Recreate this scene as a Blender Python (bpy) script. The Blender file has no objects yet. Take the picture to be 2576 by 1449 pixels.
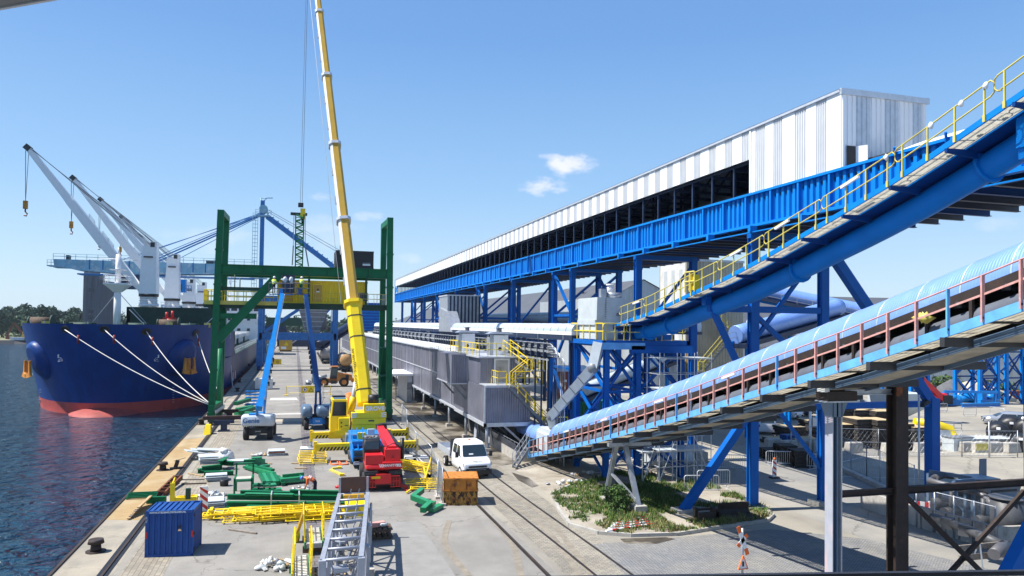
import bpy, bmesh, math, random
from math import sin, cos, tan, pi, radians as R, sqrt, atan2
random.seed(7)
C = bpy.context.scene.collection
# ---------------------------------------------------------------- camera numbers
F, SH = 1850.0, 47.0                 # focal length and vertical shift, in pixels of a 2576 px wide picture
YAW, PITCH, ROLL = R(16.42), R(1.42), R(0.7)
EYE = (0.0, 0.0, 10.3)
def _n(v):
    l = sqrt(sum(a*a for a in v)); return tuple(a/l for a in v)
FWD = (sin(YAW)*cos(PITCH), cos(YAW)*cos(PITCH), sin(PITCH))
R0 = (cos(YAW), -sin(YAW), 0.0)
U0 = (R0[1]*FWD[2]-R0[2]*FWD[1], R0[2]*FWD[0]-R0[0]*FWD[2], R0[0]*FWD[1]-R0[1]*FWD[0])
RGT = tuple(a*cos(ROLL)+b*sin(ROLL) for a, b in zip(R0, U0))
UPV = tuple(b*cos(ROLL)-a*sin(ROLL) for a, b in zip(R0, U0))
def proj(p):
    v = [p[i]-EYE[i] for i in range(3)]
    x = sum(a*b for a, b in zip(v, RGT)); y = sum(a*b for a, b in zip(v, UPV)); z = sum(a*b for a, b in zip(v, FWD))
    return (1288+F*x/z, 724.5-F*y/z+SH)
def ray(px, py):
    a, b = px-1288, 724.5+SH-py
    return tuple(F*FWD[i]+a*RGT[i]+b*UPV[i] for i in range(3))
def at(px, py, x=None, y=None, z=None):      # the point of a plane that the survey saw at px, py
    d = ray(px, py)
    t = (x-EYE[0])/d[0] if x is not None else (y-EYE[1])/d[1] if y is not None else ((z or 0)-EYE[2])/d[2]
    return tuple(EYE[i]+t*d[i] for i in range(3))
# ---------------------------------------------------------------- vectors and mesh builder
def add(a, b): return (a[0]+b[0], a[1]+b[1], a[2]+b[2])
def sub(a, b): return (a[0]-b[0], a[1]-b[1], a[2]-b[2])
def mul(a, s): return (a[0]*s, a[1]*s, a[2]*s)
def lerp(a, b, t): return tuple(x+(y-x)*t for x, y in zip(a, b))
def cross(a, b): return (a[1]*b[2]-a[2]*b[1], a[2]*b[0]-a[0]*b[2], a[0]*b[1]-a[1]*b[0])
def dist(a, b): return sqrt(sum((x-y)**2 for x, y in zip(a, b)))
def frame(p, q, up=(0, 0, 1)):
    d = _n(sub(q, p))
    if abs(sum(x*y for x, y in zip(d, up))) > .999: up = (0, 1, 0)
    s = _n(cross(d, up)); return d, s, cross(s, d)
MATS = {}
class MB:
    def __init__(s, m=None):
        s.v, s.f, s.mi, s.ms, s.sm = [], [], [], [], []; s.k = 0; s.smooth = False
        if m: s.m(m)
    def m(s, name):
        if name not in s.ms: s.ms.append(name)
        s.k = s.ms.index(name); return s
    def face(s, idx): s.f.append(tuple(idx)); s.mi.append(s.k); s.sm.append(s.smooth)
    def poly(s, pts):
        n = len(s.v); s.v += [tuple(p) for p in pts]; s.face(range(n, n+len(pts))); return s
    def hexa(s, p):                          # 8 corners: bottom 0-3 round, top 4-7 round
        n = len(s.v); s.v += [tuple(q) for q in p]
        for q in ((0,3,2,1),(4,5,6,7),(0,1,5,4),(1,2,6,5),(2,3,7,6),(3,0,4,7)): s.face([n+i for i in q])
        return s
    def box(s, x0, y0, z0, x1, y1, z1):
        return s.hexa([(x0,y0,z0),(x1,y0,z0),(x1,y1,z0),(x0,y1,z0),(x0,y0,z1),(x1,y0,z1),(x1,y1,z1),(x0,y1,z1)])
    def cbox(s, c, d, rz=0, rx=0, ry=0):     # centred box, rotated about x, then y, then z
        pts = []
        for sz in (-.5, .5):
            for sx, sy in ((-.5,-.5),(.5,-.5),(.5,.5),(-.5,.5)):
                x, y, z = sx*d[0], sy*d[1], sz*d[2]
                y, z = y*cos(rx)-z*sin(rx), y*sin(rx)+z*cos(rx)
                x, z = x*cos(ry)+z*sin(ry), -x*sin(ry)+z*cos(ry)
                x, y = x*cos(rz)-y*sin(rz), x*sin(rz)+y*cos(rz)
                pts.append(add(c, (x, y, z)))
        return s.hexa(pts)
    def beam(s, p, q, w, h=None, up=(0,0,1)):
        h = h or w; d, a, b = frame(p, q, up); pts = []
        for e in (p, q):
            for i, j in ((-1,-1),(1,-1),(1,1),(-1,1)):
                pts.append(add(e, add(mul(a, i*w/2), mul(b, j*h/2))))
        return s.hexa(pts)
    def ibeam(s, p, q, w, h, t=.03, up=(0,0,1)):
        d, a, b = frame(p, q, up)
        for j in (-1, 1):
            o = mul(b, j*(h-t)/2); s.beam(add(p, o), add(q, o), w, t, up)
        s.beam(p, q, t, h-2*t, up); return s
    def ring(s, c, a, b, r, n, r2=None):
        k = len(s.v); r2 = r2 or r
        for i in range(n):
            t = 2*pi*i/n; s.v.append(add(c, add(mul(a, r*cos(t)), mul(b, r2*sin(t)))))
        return k
    def loft(s, rings, n, cap=True, close=True):
        sm = s.smooth
        for u, w in zip(rings, rings[1:]):
            for i in range(n if close else n-1):
                j = (i+1) % n; s.face((u+i, u+j, w+j, w+i))
        if cap:
            s.smooth = False
            s.face([rings[0]+n-1-i for i in range(n)]); s.face([rings[-1]+i for i in range(n)])
            s.smooth = sm
        return s
    def tube(s, p, q, r, n=8, r2=None, cap=True):
        d, a, b = frame(p, q); sm = s.smooth; s.smooth = n > 5
        s.loft([s.ring(p, a, b, r, n), s.ring(q, a, b, r if r2 is None else r2, n)], n, cap); s.smooth = sm; return s
    def path(s, pts, r, n=6):
        sm = s.smooth; s.smooth = True; rs = []
        for i, p in enumerate(pts):
            d, a, b = frame(pts[max(i-1, 0)], pts[min(i+1, len(pts)-1)])
            rs.append(s.ring(p, a, b, r[i] if isinstance(r, (list, tuple)) else r, n))
        s.loft(rs, n); s.smooth = sm; return s
    def sections(s, secs, cap=True, close=True):   # lists of equally many 3D points
        rs = []
        for q in secs: rs.append(len(s.v)); s.v += [tuple(p) for p in q]
        return s.loft(rs, len(secs[0]), cap, close)
    def prism(s, pts, off):                  # extrude a planar polygon
        return s.sections([pts, [add(p, off) for p in pts]])
    def strip(s, pts, off):                  # open ribbon swept by off
        n = len(s.v); k = len(pts); s.v += [tuple(p) for p in pts]+[add(p, off) for p in pts]
        for i in range(k-1): s.face((n+i, n+i+1, n+k+i+1, n+k+i))
        return s
    def rail(s, pts, h=1.1, r=.025, step=1.6, mid=True, toe=0):   # guard rail along a polyline
        n = 5
        for p, q in zip(pts, pts[1:]):
            L = dist(p, q); k = max(1, round(L/step))
            for i in range(k+1):
                e = lerp(p, q, i/k); s.tube(e, add(e, (0,0,h)), r, n)
            for z in ([h, h*.52] if mid else [h]): s.tube(add(p, (0,0,z)), add(q, (0,0,z)), r, n)
            if toe: s.beam(add(p, (0,0,toe/2)), add(q, (0,0,toe/2)), .02, toe)
        return s
    def blob(s, c, r, seed=0, n=10, m=6, j=.25):   # lumpy closed shape
        rg = random.Random(seed); rs = []
        top = len(s.v); sm = s.smooth; s.smooth = True
        for i in range(m):
            ph = pi*(i+.5)/m; k = len(s.v)
            for q in range(n):
                t = 2*pi*q/n; g = 1+rg.uniform(-j, j)
                s.v.append((c[0]+r[0]*g*sin(ph)*cos(t), c[1]+r[1]*g*sin(ph)*sin(t), c[2]+r[2]*g*cos(ph)))
            rs.append(k)
        s.loft(rs, n); s.smooth = sm; return s
    def text(s, body, o, ux, uz, size, depth=.01, align='CENTER', ext=1.0, bold=0.0):
        cu = bpy.data.curves.new('t', 'FONT'); cu.body = body; cu.size = size; cu.align_x = align; cu.align_y = 'CENTER'; cu.offset = bold
        ob = bpy.data.objects.new('t', cu); C.objects.link(ob)
        bpy.context.view_layer.update()
        me = ob.evaluated_get(bpy.context.evaluated_depsgraph_get()).to_mesh()
        ux, uz = _n(ux), _n(uz); nn = cross(ux, uz); n0 = len(s.v)
        for v in me.vertices: s.v.append(add(o, add(mul(ux, v.co.x*ext), add(mul(uz, v.co.y), mul(nn, depth)))))
        for p in me.polygons: s.face([n0+i for i in p.vertices])
        ob.to_mesh_clear(); bpy.data.objects.remove(ob); bpy.data.curves.remove(cu); return s
    def build(s, name, parent=None, local=False, origin=None):
        me = bpy.data.meshes.new(name)
        v = s.v
        if parent is not None and not local:
            L = parent.location
            rt = parent
            if parent.type == 'MESH' and parent.parent: L = parent.location+parent.parent.location; rt = parent.parent
            a = -rt.rotation_euler.z
            v = [sub(p, L) for p in v]
            if a: v = [(x*cos(a)-y*sin(a), x*sin(a)+y*cos(a), z) for x, y, z in v]
        elif origin is not None: v = [sub(p, origin) for p in v]
        me.from_pydata(v, [], s.f)
        for n in s.ms: me.materials.append(MATS[n])
        me.polygons.foreach_set('material_index', s.mi); me.polygons.foreach_set('use_smooth', s.sm)
        me.update()
        o = bpy.data.objects.new(name, me); C.objects.link(o)
        if parent is not None: o.parent = parent
        elif origin is not None: o.location = origin
        return o
    def fix(s, o):                           # outward normals
        bm = bmesh.new(); bm.from_mesh(o.data); bmesh.ops.recalc_face_normals(bm, faces=bm.faces); bm.to_mesh(o.data); bm.free(); return o
    def base(s):
        xs, ys, zs = zip(*s.v); return ((min(xs)+max(xs))/2, (min(ys)+max(ys))/2, min(zs))
def tag(o, label, cat, group=None):
    o['label'] = label; o['category'] = cat
    if group: o['group'] = group
    return o
def thing(name, label, cat, loc=(0,0,0), rz=0, group=None):
    o = bpy.data.objects.new(name, None); C.objects.link(o); o.location = loc; o.rotation_euler = (0,0,rz); o.empty_display_size = .3
    return tag(o, label, cat, group)
def solo(name, mb, label, cat, group=None): return tag(mb.build(name, origin=mb.base()), label, cat, group)
def struct(name, mb, kind='structure'):
    o = mb.build(name); o['kind'] = kind; return o
def bevel(o, w=.03, n=2):
    m = o.modifiers.new('bevel', 'BEVEL'); m.width = w; m.segments = n; m.limit_method = 'ANGLE'; m.angle_limit = R(40); return o
def dup(root, loc, rz=None, label=None, group=None, scale=None):
    r = root.copy(); C.objects.link(r); r.location = loc
    if rz is not None: r.rotation_euler = (0,0,rz)
    if scale: r.scale = scale
    if label: r['label'] = label
    if group: r['group'] = group
    for ch in list(root.children):
        c = ch.copy(); C.objects.link(c); c.parent = r
        for g in ch.children:
            d = g.copy(); C.objects.link(d); d.parent = c
    return r
# ---------------------------------------------------------------- materials
def mat(name, col, rough=.55, metal=0., var=.12, scale=1.5, col2=None, mix=(.45,.62), bump=0., bscale=40., streak=0., spec=.5, alpha=None):
    """painted or raw surface: base colour with blotches (var), patches of col2, vertical streaks and a fine bump"""
    m = bpy.data.materials.new(name); m.use_nodes = True; nt = m.node_tree; N = nt.nodes; L = nt.links
    b = N['Principled BSDF']; b.inputs['Roughness'].default_value = rough; b.inputs['Metallic'].default_value = metal
    b.inputs['Specular IOR Level'].default_value = spec
    tc = N.new('ShaderNodeTexCoord'); geo = N.new('ShaderNodeNewGeometry')
    n1 = N.new('ShaderNodeTexNoise'); n1.inputs['Scale'].default_value = scale; n1.inputs['Detail'].default_value = 6; n1.inputs['Roughness'].default_value = .62
    L.new(geo.outputs['Position'], n1.inputs['Vector'])
    mp = N.new('ShaderNodeMapRange'); mp.inputs[1].default_value = .3; mp.inputs[2].default_value = .7; mp.inputs[3].default_value = 1-var; mp.inputs[4].default_value = 1+var
    L.new(n1.outputs['Fac'], mp.inputs[0])
    vm = N.new('ShaderNodeVectorMath'); vm.operation = 'SCALE'; vm.inputs[0].default_value = col[:3]; L.new(mp.outputs[0], vm.inputs['Scale'])
    out = vm.outputs[0]
    if col2:
        n2 = N.new('ShaderNodeTexNoise'); n2.inputs['Scale'].default_value = scale*1.7; n2.inputs['Detail'].default_value = 8; n2.inputs['Roughness'].default_value = .7
        if streak:
            mg = N.new('ShaderNodeMapping'); mg.inputs['Scale'].default_value = (1, 1, streak); mg.inputs['Location'].default_value = (3, 7, 1)
            L.new(geo.outputs['Position'], mg.inputs[0]); L.new(mg.outputs[0], n2.inputs['Vector'])
        else: L.new(geo.outputs['Position'], n2.inputs['Vector'])
        r = N.new('ShaderNodeMapRange'); r.inputs[1].default_value = mix[0]; r.inputs[2].default_value = mix[1]; L.new(n2.outputs['Fac'], r.inputs[0])
        mx = N.new('ShaderNodeMix'); mx.data_type = 'RGBA'; L.new(r.outputs[0], mx.inputs[0]); L.new(out, mx.inputs[6]); mx.inputs[7].default_value = (*col2[:3], 1); out = mx.outputs[2]
    L.new(out, b.inputs['Base Color'])
    if bump:
        n3 = N.new('ShaderNodeTexNoise'); n3.inputs['Scale'].default_value = bscale; n3.inputs['Detail'].default_value = 5; L.new(geo.outputs['Position'], n3.inputs['Vector'])
        bp = N.new('ShaderNodeBump'); bp.inputs['Strength'].default_value = bump; bp.inputs['Distance'].default_value = .05; L.new(n3.outputs['Fac'], bp.inputs['Height']); L.new(bp.outputs[0], b.inputs['Normal'])
    if alpha is not None: b.inputs['Alpha'].default_value = alpha
    MATS[name] = m; return m
def ribbed(name, axis='y', pitch=.25, depth=.5, **k):     # sheet with parallel ribs as bump
    m = mat(name, **k); nt = m.node_tree; N = nt.nodes; L = nt.links; b = N['Principled BSDF']; geo = N.new('ShaderNodeNewGeometry')
    sp = N.new('ShaderNodeSeparateXYZ'); L.new(geo.outputs['Position'], sp.inputs[0])
    ma = N.new('ShaderNodeMath'); ma.operation = 'MULTIPLY'; ma.inputs[1].default_value = 2*pi/pitch
    if axis == 'xy':
        ad = N.new('ShaderNodeMath'); ad.operation = 'ADD'; L.new(sp.outputs['X'], ad.inputs[0]); L.new(sp.outputs['Y'], ad.inputs[1]); L.new(ad.outputs[0], ma.inputs[0])
    else: L.new(sp.outputs[axis.upper()], ma.inputs[0])
    sn = N.new('ShaderNodeMath'); sn.operation = 'SINE'; L.new(ma.outputs[0], sn.inputs[0])
    bp = N.new('ShaderNodeBump'); bp.inputs['Strength'].default_value = depth; bp.inputs['Distance'].default_value = .03; L.new(sn.outputs[0], bp.inputs['Height']); L.new(bp.outputs[0], b.inputs['Normal'])
    return m
BLUE = (.0006, .20, .62)
mat('blue', BLUE, .5, var=.1, scale=.8, spec=.22)
mat('blue_light', (.13, .40, .78), .45, var=.18, scale=2, col2=(.2, .17, .2), mix=(.63,.72))
mat('blue_shaded', (.0006, .105, .42), .5, var=.1, scale=.8, spec=.22); mat('dark_steel', (.07,.073,.08), .5, var=.3)  # darker copy of the blue, with shade on the posts put in its colour
mat('blue_dark', (.001, .045, .20), .5, spec=.25)
mat('steel_navy', (.016, .03, .07), .5, var=.25)
mat('lift_blue', (.002, .20, .58), .4); mat('lift_navy', (.008, .06, .22), .35); mat('lift_grey', (.50, .56, .62), .4); mat('lift_slate', (.10, .16, .24), .35)
mat('sts_blue', (.015, .15, .42), .5, var=.2, col2=(.1, .22, .36), mix=(.55,.75)); mat('sts_pale', (.20, .40, .53), .55, var=.2, scale=.6, col2=(.5, .55, .58), mix=(.52,.66))
mat('green', (.004, .135, .052), .5, var=.15, spec=.25); mat('green_dark', (.005, .05, .025), .5); mat('green_bright', (.02, .24, .10), .45, var=.25, scale=4)
mat('yellow', (.86, .62, .006), .42, var=.08); mat('yellow_pale', (.62, .52, .10), .5, var=.15); mat('boom_gold', (.54, .33, .04), .4, var=.12, scale=.7)
mat('white', (.80, .80, .80), .4, var=.04); mat('white_dirty', (.68, .68, .66), .6, var=.12, scale=1.2, col2=(.42,.38,.32), mix=(.6,.75), streak=.15)
mat('cladding_white', (.82, .83, .84), .35, var=.03); mat('cladding_grey', (.60, .62, .64), .4, var=.05)
mat('galv', (.42, .45, .49), .42, metal=.55, var=.2, scale=2.2, streak=.2, col2=(.3,.31,.33), mix=(.5,.7))
mat('galv_bright', (.58, .61, .65), .4, metal=.35, var=.12, scale=3)
mat('galv_dark', (.20, .215, .235), .5, metal=.3, var=.2)
ribbed('building_sheet', 'xy', .2, .5, col=(.215, .22, .275), rough=.34, metal=.45, var=.25, scale=.5, col2=(.36, .32, .36), mix=(.52, .72), streak=.12)
ribbed('shed_sheet', 'xy', .32, .8, col=(.46, .51, .54), rough=.5, metal=.2, var=.1, scale=.4, col2=(.34, .32, .26), mix=(.5, .75), streak=.1)
ribbed('old_sheet', 'xy', .35, .9, col=(.42, .39, .30), rough=.6, var=.2, scale=.5, col2=(.24, .19, .12), mix=(.5, .72), streak=.08)
ribbed('roof_dark', 'x', .4, .35, col=(.085, .09, .10), rough=.6, var=.15, scale=.2)
ribbed('hood_blue', 'y', .105, .30, col=(.21, .37, .78), rough=.36, metal=.15, var=.07, scale=.9, col2=(.36,.52,.74), mix=(.55,.8))
mat('hood_band', (.55, .64, .84), .35, metal=.3)
mat('black', (.012, .012, .014), .5); mat('rubber', (.018, .018, .02), .8); mat('dark', (.035, .037, .042), .6, var=.3); mat('belt', (.03, .028, .028), .8, var=.4, scale=3)
mat('glass', (.02, .035, .045), .08, spec=.8)
mat('rust', (.20, .065, .022), .8, var=.4, scale=3, col2=(.06,.03,.02), mix=(.45,.65)); mat('rust_black', (.030, .019, .015), .7, var=.4, scale=2, col2=(.10,.04,.02), mix=(.58,.72))
mat('rust_orange', (.52, .19, .025), .75, var=.2, scale=2, col2=(.14,.05,.015), mix=(.52,.66), streak=.5); mat('rust_yellow', (.42, .21, .035), .75, var=.25, scale=3, col2=(.04,.018,.01), mix=(.47,.56), streak=.6)
mat('pan_grey', (.11,.125,.155), .6, var=.2, scale=.8, col2=(.10,.065,.065), mix=(.52,.68))
mat('under_pan', (.42,.38,.30), .8, var=.3, scale=2)
mat('rail_red', (.60, .30, .26), .65, var=.2, scale=5, col2=(.55,.45,.42), mix=(.55,.7)); mat('ochre_rust', (.55, .22, .03), .75, var=.25, scale=2)
mat('grating', (.46, .44, .37), .7, var=.2, scale=8); mat('grating_old', (.40, .37, .29), .75, var=.3, scale=4)
mat('red', (.62, .015, .02), .4, var=.08); mat('red_dark', (.25, .012, .012), .55, var=.2); mat('orange', (.85, .16, .02), .6); mat('truck_white', (.82, .83, .84), .25, var=.02)
mat('navy', (.01, .013, .03), .8); mat('skin', (.5, .26, .17), .6); mat('wood', (.45, .31, .16), .8, var=.3, scale=6); mat('wood_dark', (.11, .075, .05), .85, var=.4, scale=5); mat('wood_grey', (.26, .22, .18), .85, var=.35, scale=5)
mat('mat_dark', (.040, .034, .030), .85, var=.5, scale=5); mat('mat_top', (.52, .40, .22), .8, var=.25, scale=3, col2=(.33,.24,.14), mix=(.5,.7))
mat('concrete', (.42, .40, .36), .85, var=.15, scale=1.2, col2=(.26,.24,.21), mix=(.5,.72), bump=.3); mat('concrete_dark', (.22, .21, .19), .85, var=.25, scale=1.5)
mat('sheet_grey', (.50, .55, .57), .5, var=.1); mat('plastic_white', (.62, .62, .61), .5, var=.25, scale=8, bump=.6, bscale=12)
mat('maroon', (.085, .042, .040), .55, var=.15); mat('letter_white', (.85, .85, .85), .5, var=0.0); mat('letter_black', (.01, .01, .01), .6); mat('letter_blue', (.02, .13, .36), .5, var=0.0)
mat('hull_blue', (.001, .036, .19), .42, var=.2, scale=.25, col2=(.002,.055,.24), mix=(.48,.66), streak=.25, spec=.3); mat('hull_red', (.52, .085, .07), .55, var=.15, scale=.4, col2=(.36,.06,.05), mix=(.5,.7)); mat('bulb_red', (.36,.065,.055), .65, var=.18, scale=.6, col2=(.26,.05,.045), mix=(.5,.7)); mat('hull_sky_sheen', (.025, .04, .11), .5, var=.25, scale=.3, col2=(.09,.09,.13), mix=(.52,.7), streak=.2)  # quay-side flank copy: sky reflection on the shaded side put into its colour
mat('deck_green', (.012, .045, .03), .7, var=.3); mat('rope', (.75, .72, .66), .9); mat('silo', (.16, .15, .16), .85, var=.12, scale=.1, col2=(.10,.095,.105), mix=(.5,.7), streak=.05)
mat('truss_grey', (.36, .385, .44), .45, metal=.3, var=.15, scale=3); mat('silo_dark', (.085, .088, .115), .85, var=.15, scale=.1); mat('window_dark', (.03, .035, .05), .25); mat('sand', (.52, .45, .32), .95, var=.2, scale=.8, bump=.6, bscale=3); mat('gravel_dark', (.12, .125, .13), .95, var=.3, scale=2, bump=.6, bscale=5)
mat('tank_grey', (.40, .38, .35), .6, var=.25, scale=.8, col2=(.2,.17,.14), mix=(.5,.7)); mat('tank_rust', (.52, .30, .12), .75, var=.2); mat('tank_black', (.014, .015, .018), .45)
mat('loader_orange', (.55, .20, .035), .6, var=.25, scale=2); mat('hivis', (.65, .85, .06), .6, var=.2); mat('hivis_orange', (.90, .17, .03), .6, var=.15); mat('helmet_blue', (.05, .16, .55), .4)
mat('mobile_red', (.55, .02, .02), .5); mat('container_blue', (.002, .06, .26), .55, var=.12, col2=(.006,.08,.31), mix=(.5,.7)); mat('brown_shed', (.20, .065, .045), .8, var=.2); mat('galv_post', (.36,.38,.43), .5, var=.1, scale=1.5, col2=(.62,.42,.42), mix=(.52,.72), streak=.2); mat('pipe_grey', (.12, .12, .13), .45, metal=.1, var=.2); mat('felt', (.16, .17, .19), .95, var=.5, scale=60, bump=1, bscale=90)
mat('silver_car', (.45, .48, .52), .25, metal=.5, var=.03); mat('black_car', (.015, .016, .022), .2, var=.05); mat('blue_car', (.02, .03, .06), .25)
mat('pipe_white', (.50, .58, .64), .4, var=.06); mat('stripe_black', (.03, .03, .03), .6); mat('lift_white', (.75, .76, .78), .4)
# ---------------------------------------------------------------- camera, sun, sky
import mathutils
sc = bpy.context.scene
cd = bpy.data.cameras.new('camera'); cam = bpy.data.objects.new('camera', cd); C.objects.link(cam)
cd.sensor_width = 36; cd.lens = F/2576*36; cd.shift_y = SH/2576; cd.clip_start = .1; cd.clip_end = 6000
cam.matrix_world = mathutils.Matrix(((RGT[0], UPV[0], -FWD[0], EYE[0]), (RGT[1], UPV[1], -FWD[1], EYE[1]), (RGT[2], UPV[2], -FWD[2], EYE[2]), (0,0,0,1)))
sc.camera = cam
SUN_EL, SUN_AZ = R(56), atan2(.16, -.987)          # azimuth as a plane angle from +X
sd = (cos(SUN_AZ)*cos(SUN_EL), sin(SUN_AZ)*cos(SUN_EL), sin(SUN_EL))
ld = bpy.data.lights.new('sun', 'SUN'); ld.energy = 4.8; ld.angle = R(.5); ld.color = (1, .955, .89)
lo = bpy.data.objects.new('sun', ld); C.objects.link(lo); lo.rotation_euler = mathutils.Vector(sd).to_track_quat('Z', 'Y').to_euler(); lo.location = (0, 0, 200)
w = bpy.data.worlds.new('World'); sc.world = w; w.use_nodes = True; N = w.node_tree.nodes; L = w.node_tree.links
bg = N['Background']; bg.inputs[1].default_value = .088
sky = N.new('ShaderNodeTexSky'); sky.sky_type = 'NISHITA'; sky.sun_disc = False; sky.sun_elevation = SUN_EL; sky.sun_rotation = pi/2-SUN_AZ
sky.air_density = 1.0; sky.dust_density = .6; sky.ozone_density = 2.2; sky.altitude = 0
tc = N.new('ShaderNodeTexCoord')
sx = N.new('ShaderNodeSeparateXYZ'); L.new(tc.outputs['Generated'], sx.inputs[0])
rp = N.new('ShaderNodeValToRGB'); L.new(sx.outputs['Z'], rp.inputs[0]); e = rp.color_ramp.elements
SKY = [(0., (5.6,7.1,8.3)), (.06, (4.6,6.5,8.3)), (.18, (2.75,4.95,7.9)), (.36, (1.5,3.4,7.0)), (.7, (.9,2.0,4.8))]
e[0].position = 0; e[0].color = (*[q/10 for q in SKY[0][1]], 1); e[1].position = .7; e[1].color = (*[q/10 for q in SKY[4][1]], 1)
for p_, c_ in SKY[1:4]: q = e.new(p_); q.color = (*[k/10 for k in c_], 1)
vm = N.new('ShaderNodeVectorMath'); vm.operation = 'SCALE'; L.new(rp.outputs[0], vm.inputs[0]); vm.inputs['Scale'].default_value = 10*.9
mx = N.new('ShaderNodeMix'); mx.data_type = 'RGBA'; mx.inputs[0].default_value = .75; L.new(sky.outputs[0], mx.inputs[6]); L.new(vm.outputs[0], mx.inputs[7])
out = mx.outputs[2]
def cloud(px, py, rx, ry, amt, scale, sd_):
    global out
    d = _n(ray(px, py)); s_ = _n(cross(d, (0,0,1))); u_ = cross(s_, d)
    def dotn(v, k):
        n = N.new('ShaderNodeVectorMath'); n.operation = 'DOT_PRODUCT'; L.new(tc.outputs['Generated'], n.inputs[0]); n.inputs[1].default_value = mul(v, k); return n.outputs['Value']
    def mth(op, a, b):
        n = N.new('ShaderNodeMath'); n.operation = op
        for i, q in enumerate((a, b)):
            if isinstance(q, (int, float)): n.inputs[i].default_value = q
            else: L.new(q, n.inputs[i])
        return n.outputs[0]
    a, b = dotn(s_, F/rx), dotn(u_, F/ry)
    r2 = mth('ADD', mth('MULTIPLY', a, a), mth('MULTIPLY', b, b))
    fr = dotn(d, 1)
    nz = N.new('ShaderNodeTexNoise'); nz.inputs['Scale'].default_value = scale; nz.inputs['Detail'].default_value = 7; nz.inputs['Roughness'].default_value = .6
    mp = N.new('ShaderNodeMapping'); mp.inputs['Location'].default_value = (sd_, sd_*2, 0); mp.inputs['Scale'].default_value = (1, 1, 1.9); L.new(tc.outputs['Generated'], mp.inputs[0]); L.new(mp.outputs[0], nz.inputs['Vector'])
    v = mth('SUBTRACT', mth('MULTIPLY', nz.outputs['Fac'], 2.2), mth('ADD', mth('MULTIPLY', r2, .62), .52))
    mr = N.new('ShaderNodeMapRange'); mr.interpolation_type = 'SMOOTHSTEP'; mr.inputs[1].default_value = 0; mr.inputs[2].default_value = .8; mr.inputs[3].default_value = 0; mr.inputs[4].default_value = amt; L.new(v, mr.inputs[0])
    g = mth('MULTIPLY', mr.outputs[0], mth('GREATER_THAN', fr, .5))
    mx = N.new('ShaderNodeMix'); mx.data_type = 'RGBA'; L.new(g, mx.inputs[0]); L.new(out, mx.inputs[6]); mx.inputs[7].default_value = (7.9, 7.7, 8.3, 1); out = mx.outputs[2]
cloud(1432, 415, 78, 34, .75, 24, .3); cloud(1372, 468, 74, 26, .65, 26, 1.7); cloud(1385, 395, 30, 12, .3, 40, 2.2)
cloud(820, 585, 110, 50, .3, 16, 3.1); cloud(925, 545, 40, 16, .25, 30, 4.4); cloud(560, 600, 120, 40, .2, 18, 5.2); cloud(805, 495, 30, 14, .22, 40, 6.2); cloud(2530, 565, 60, 18, .22, 24, 7.7); cloud(1030, 650, 40, 16, .2, 30, 1.1)
L.new(out, bg.inputs[0])
sc.view_settings.view_transform = 'Standard'; sc.view_settings.look = 'None'; sc.view_settings.exposure = .72; sc.view_settings.gamma = 1
sc.cycles.max_bounces = 6; sc.cycles.diffuse_bounces = 3; sc.cycles.glossy_bounces = 3; sc.cycles.transparent_max_bounces = 12
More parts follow.
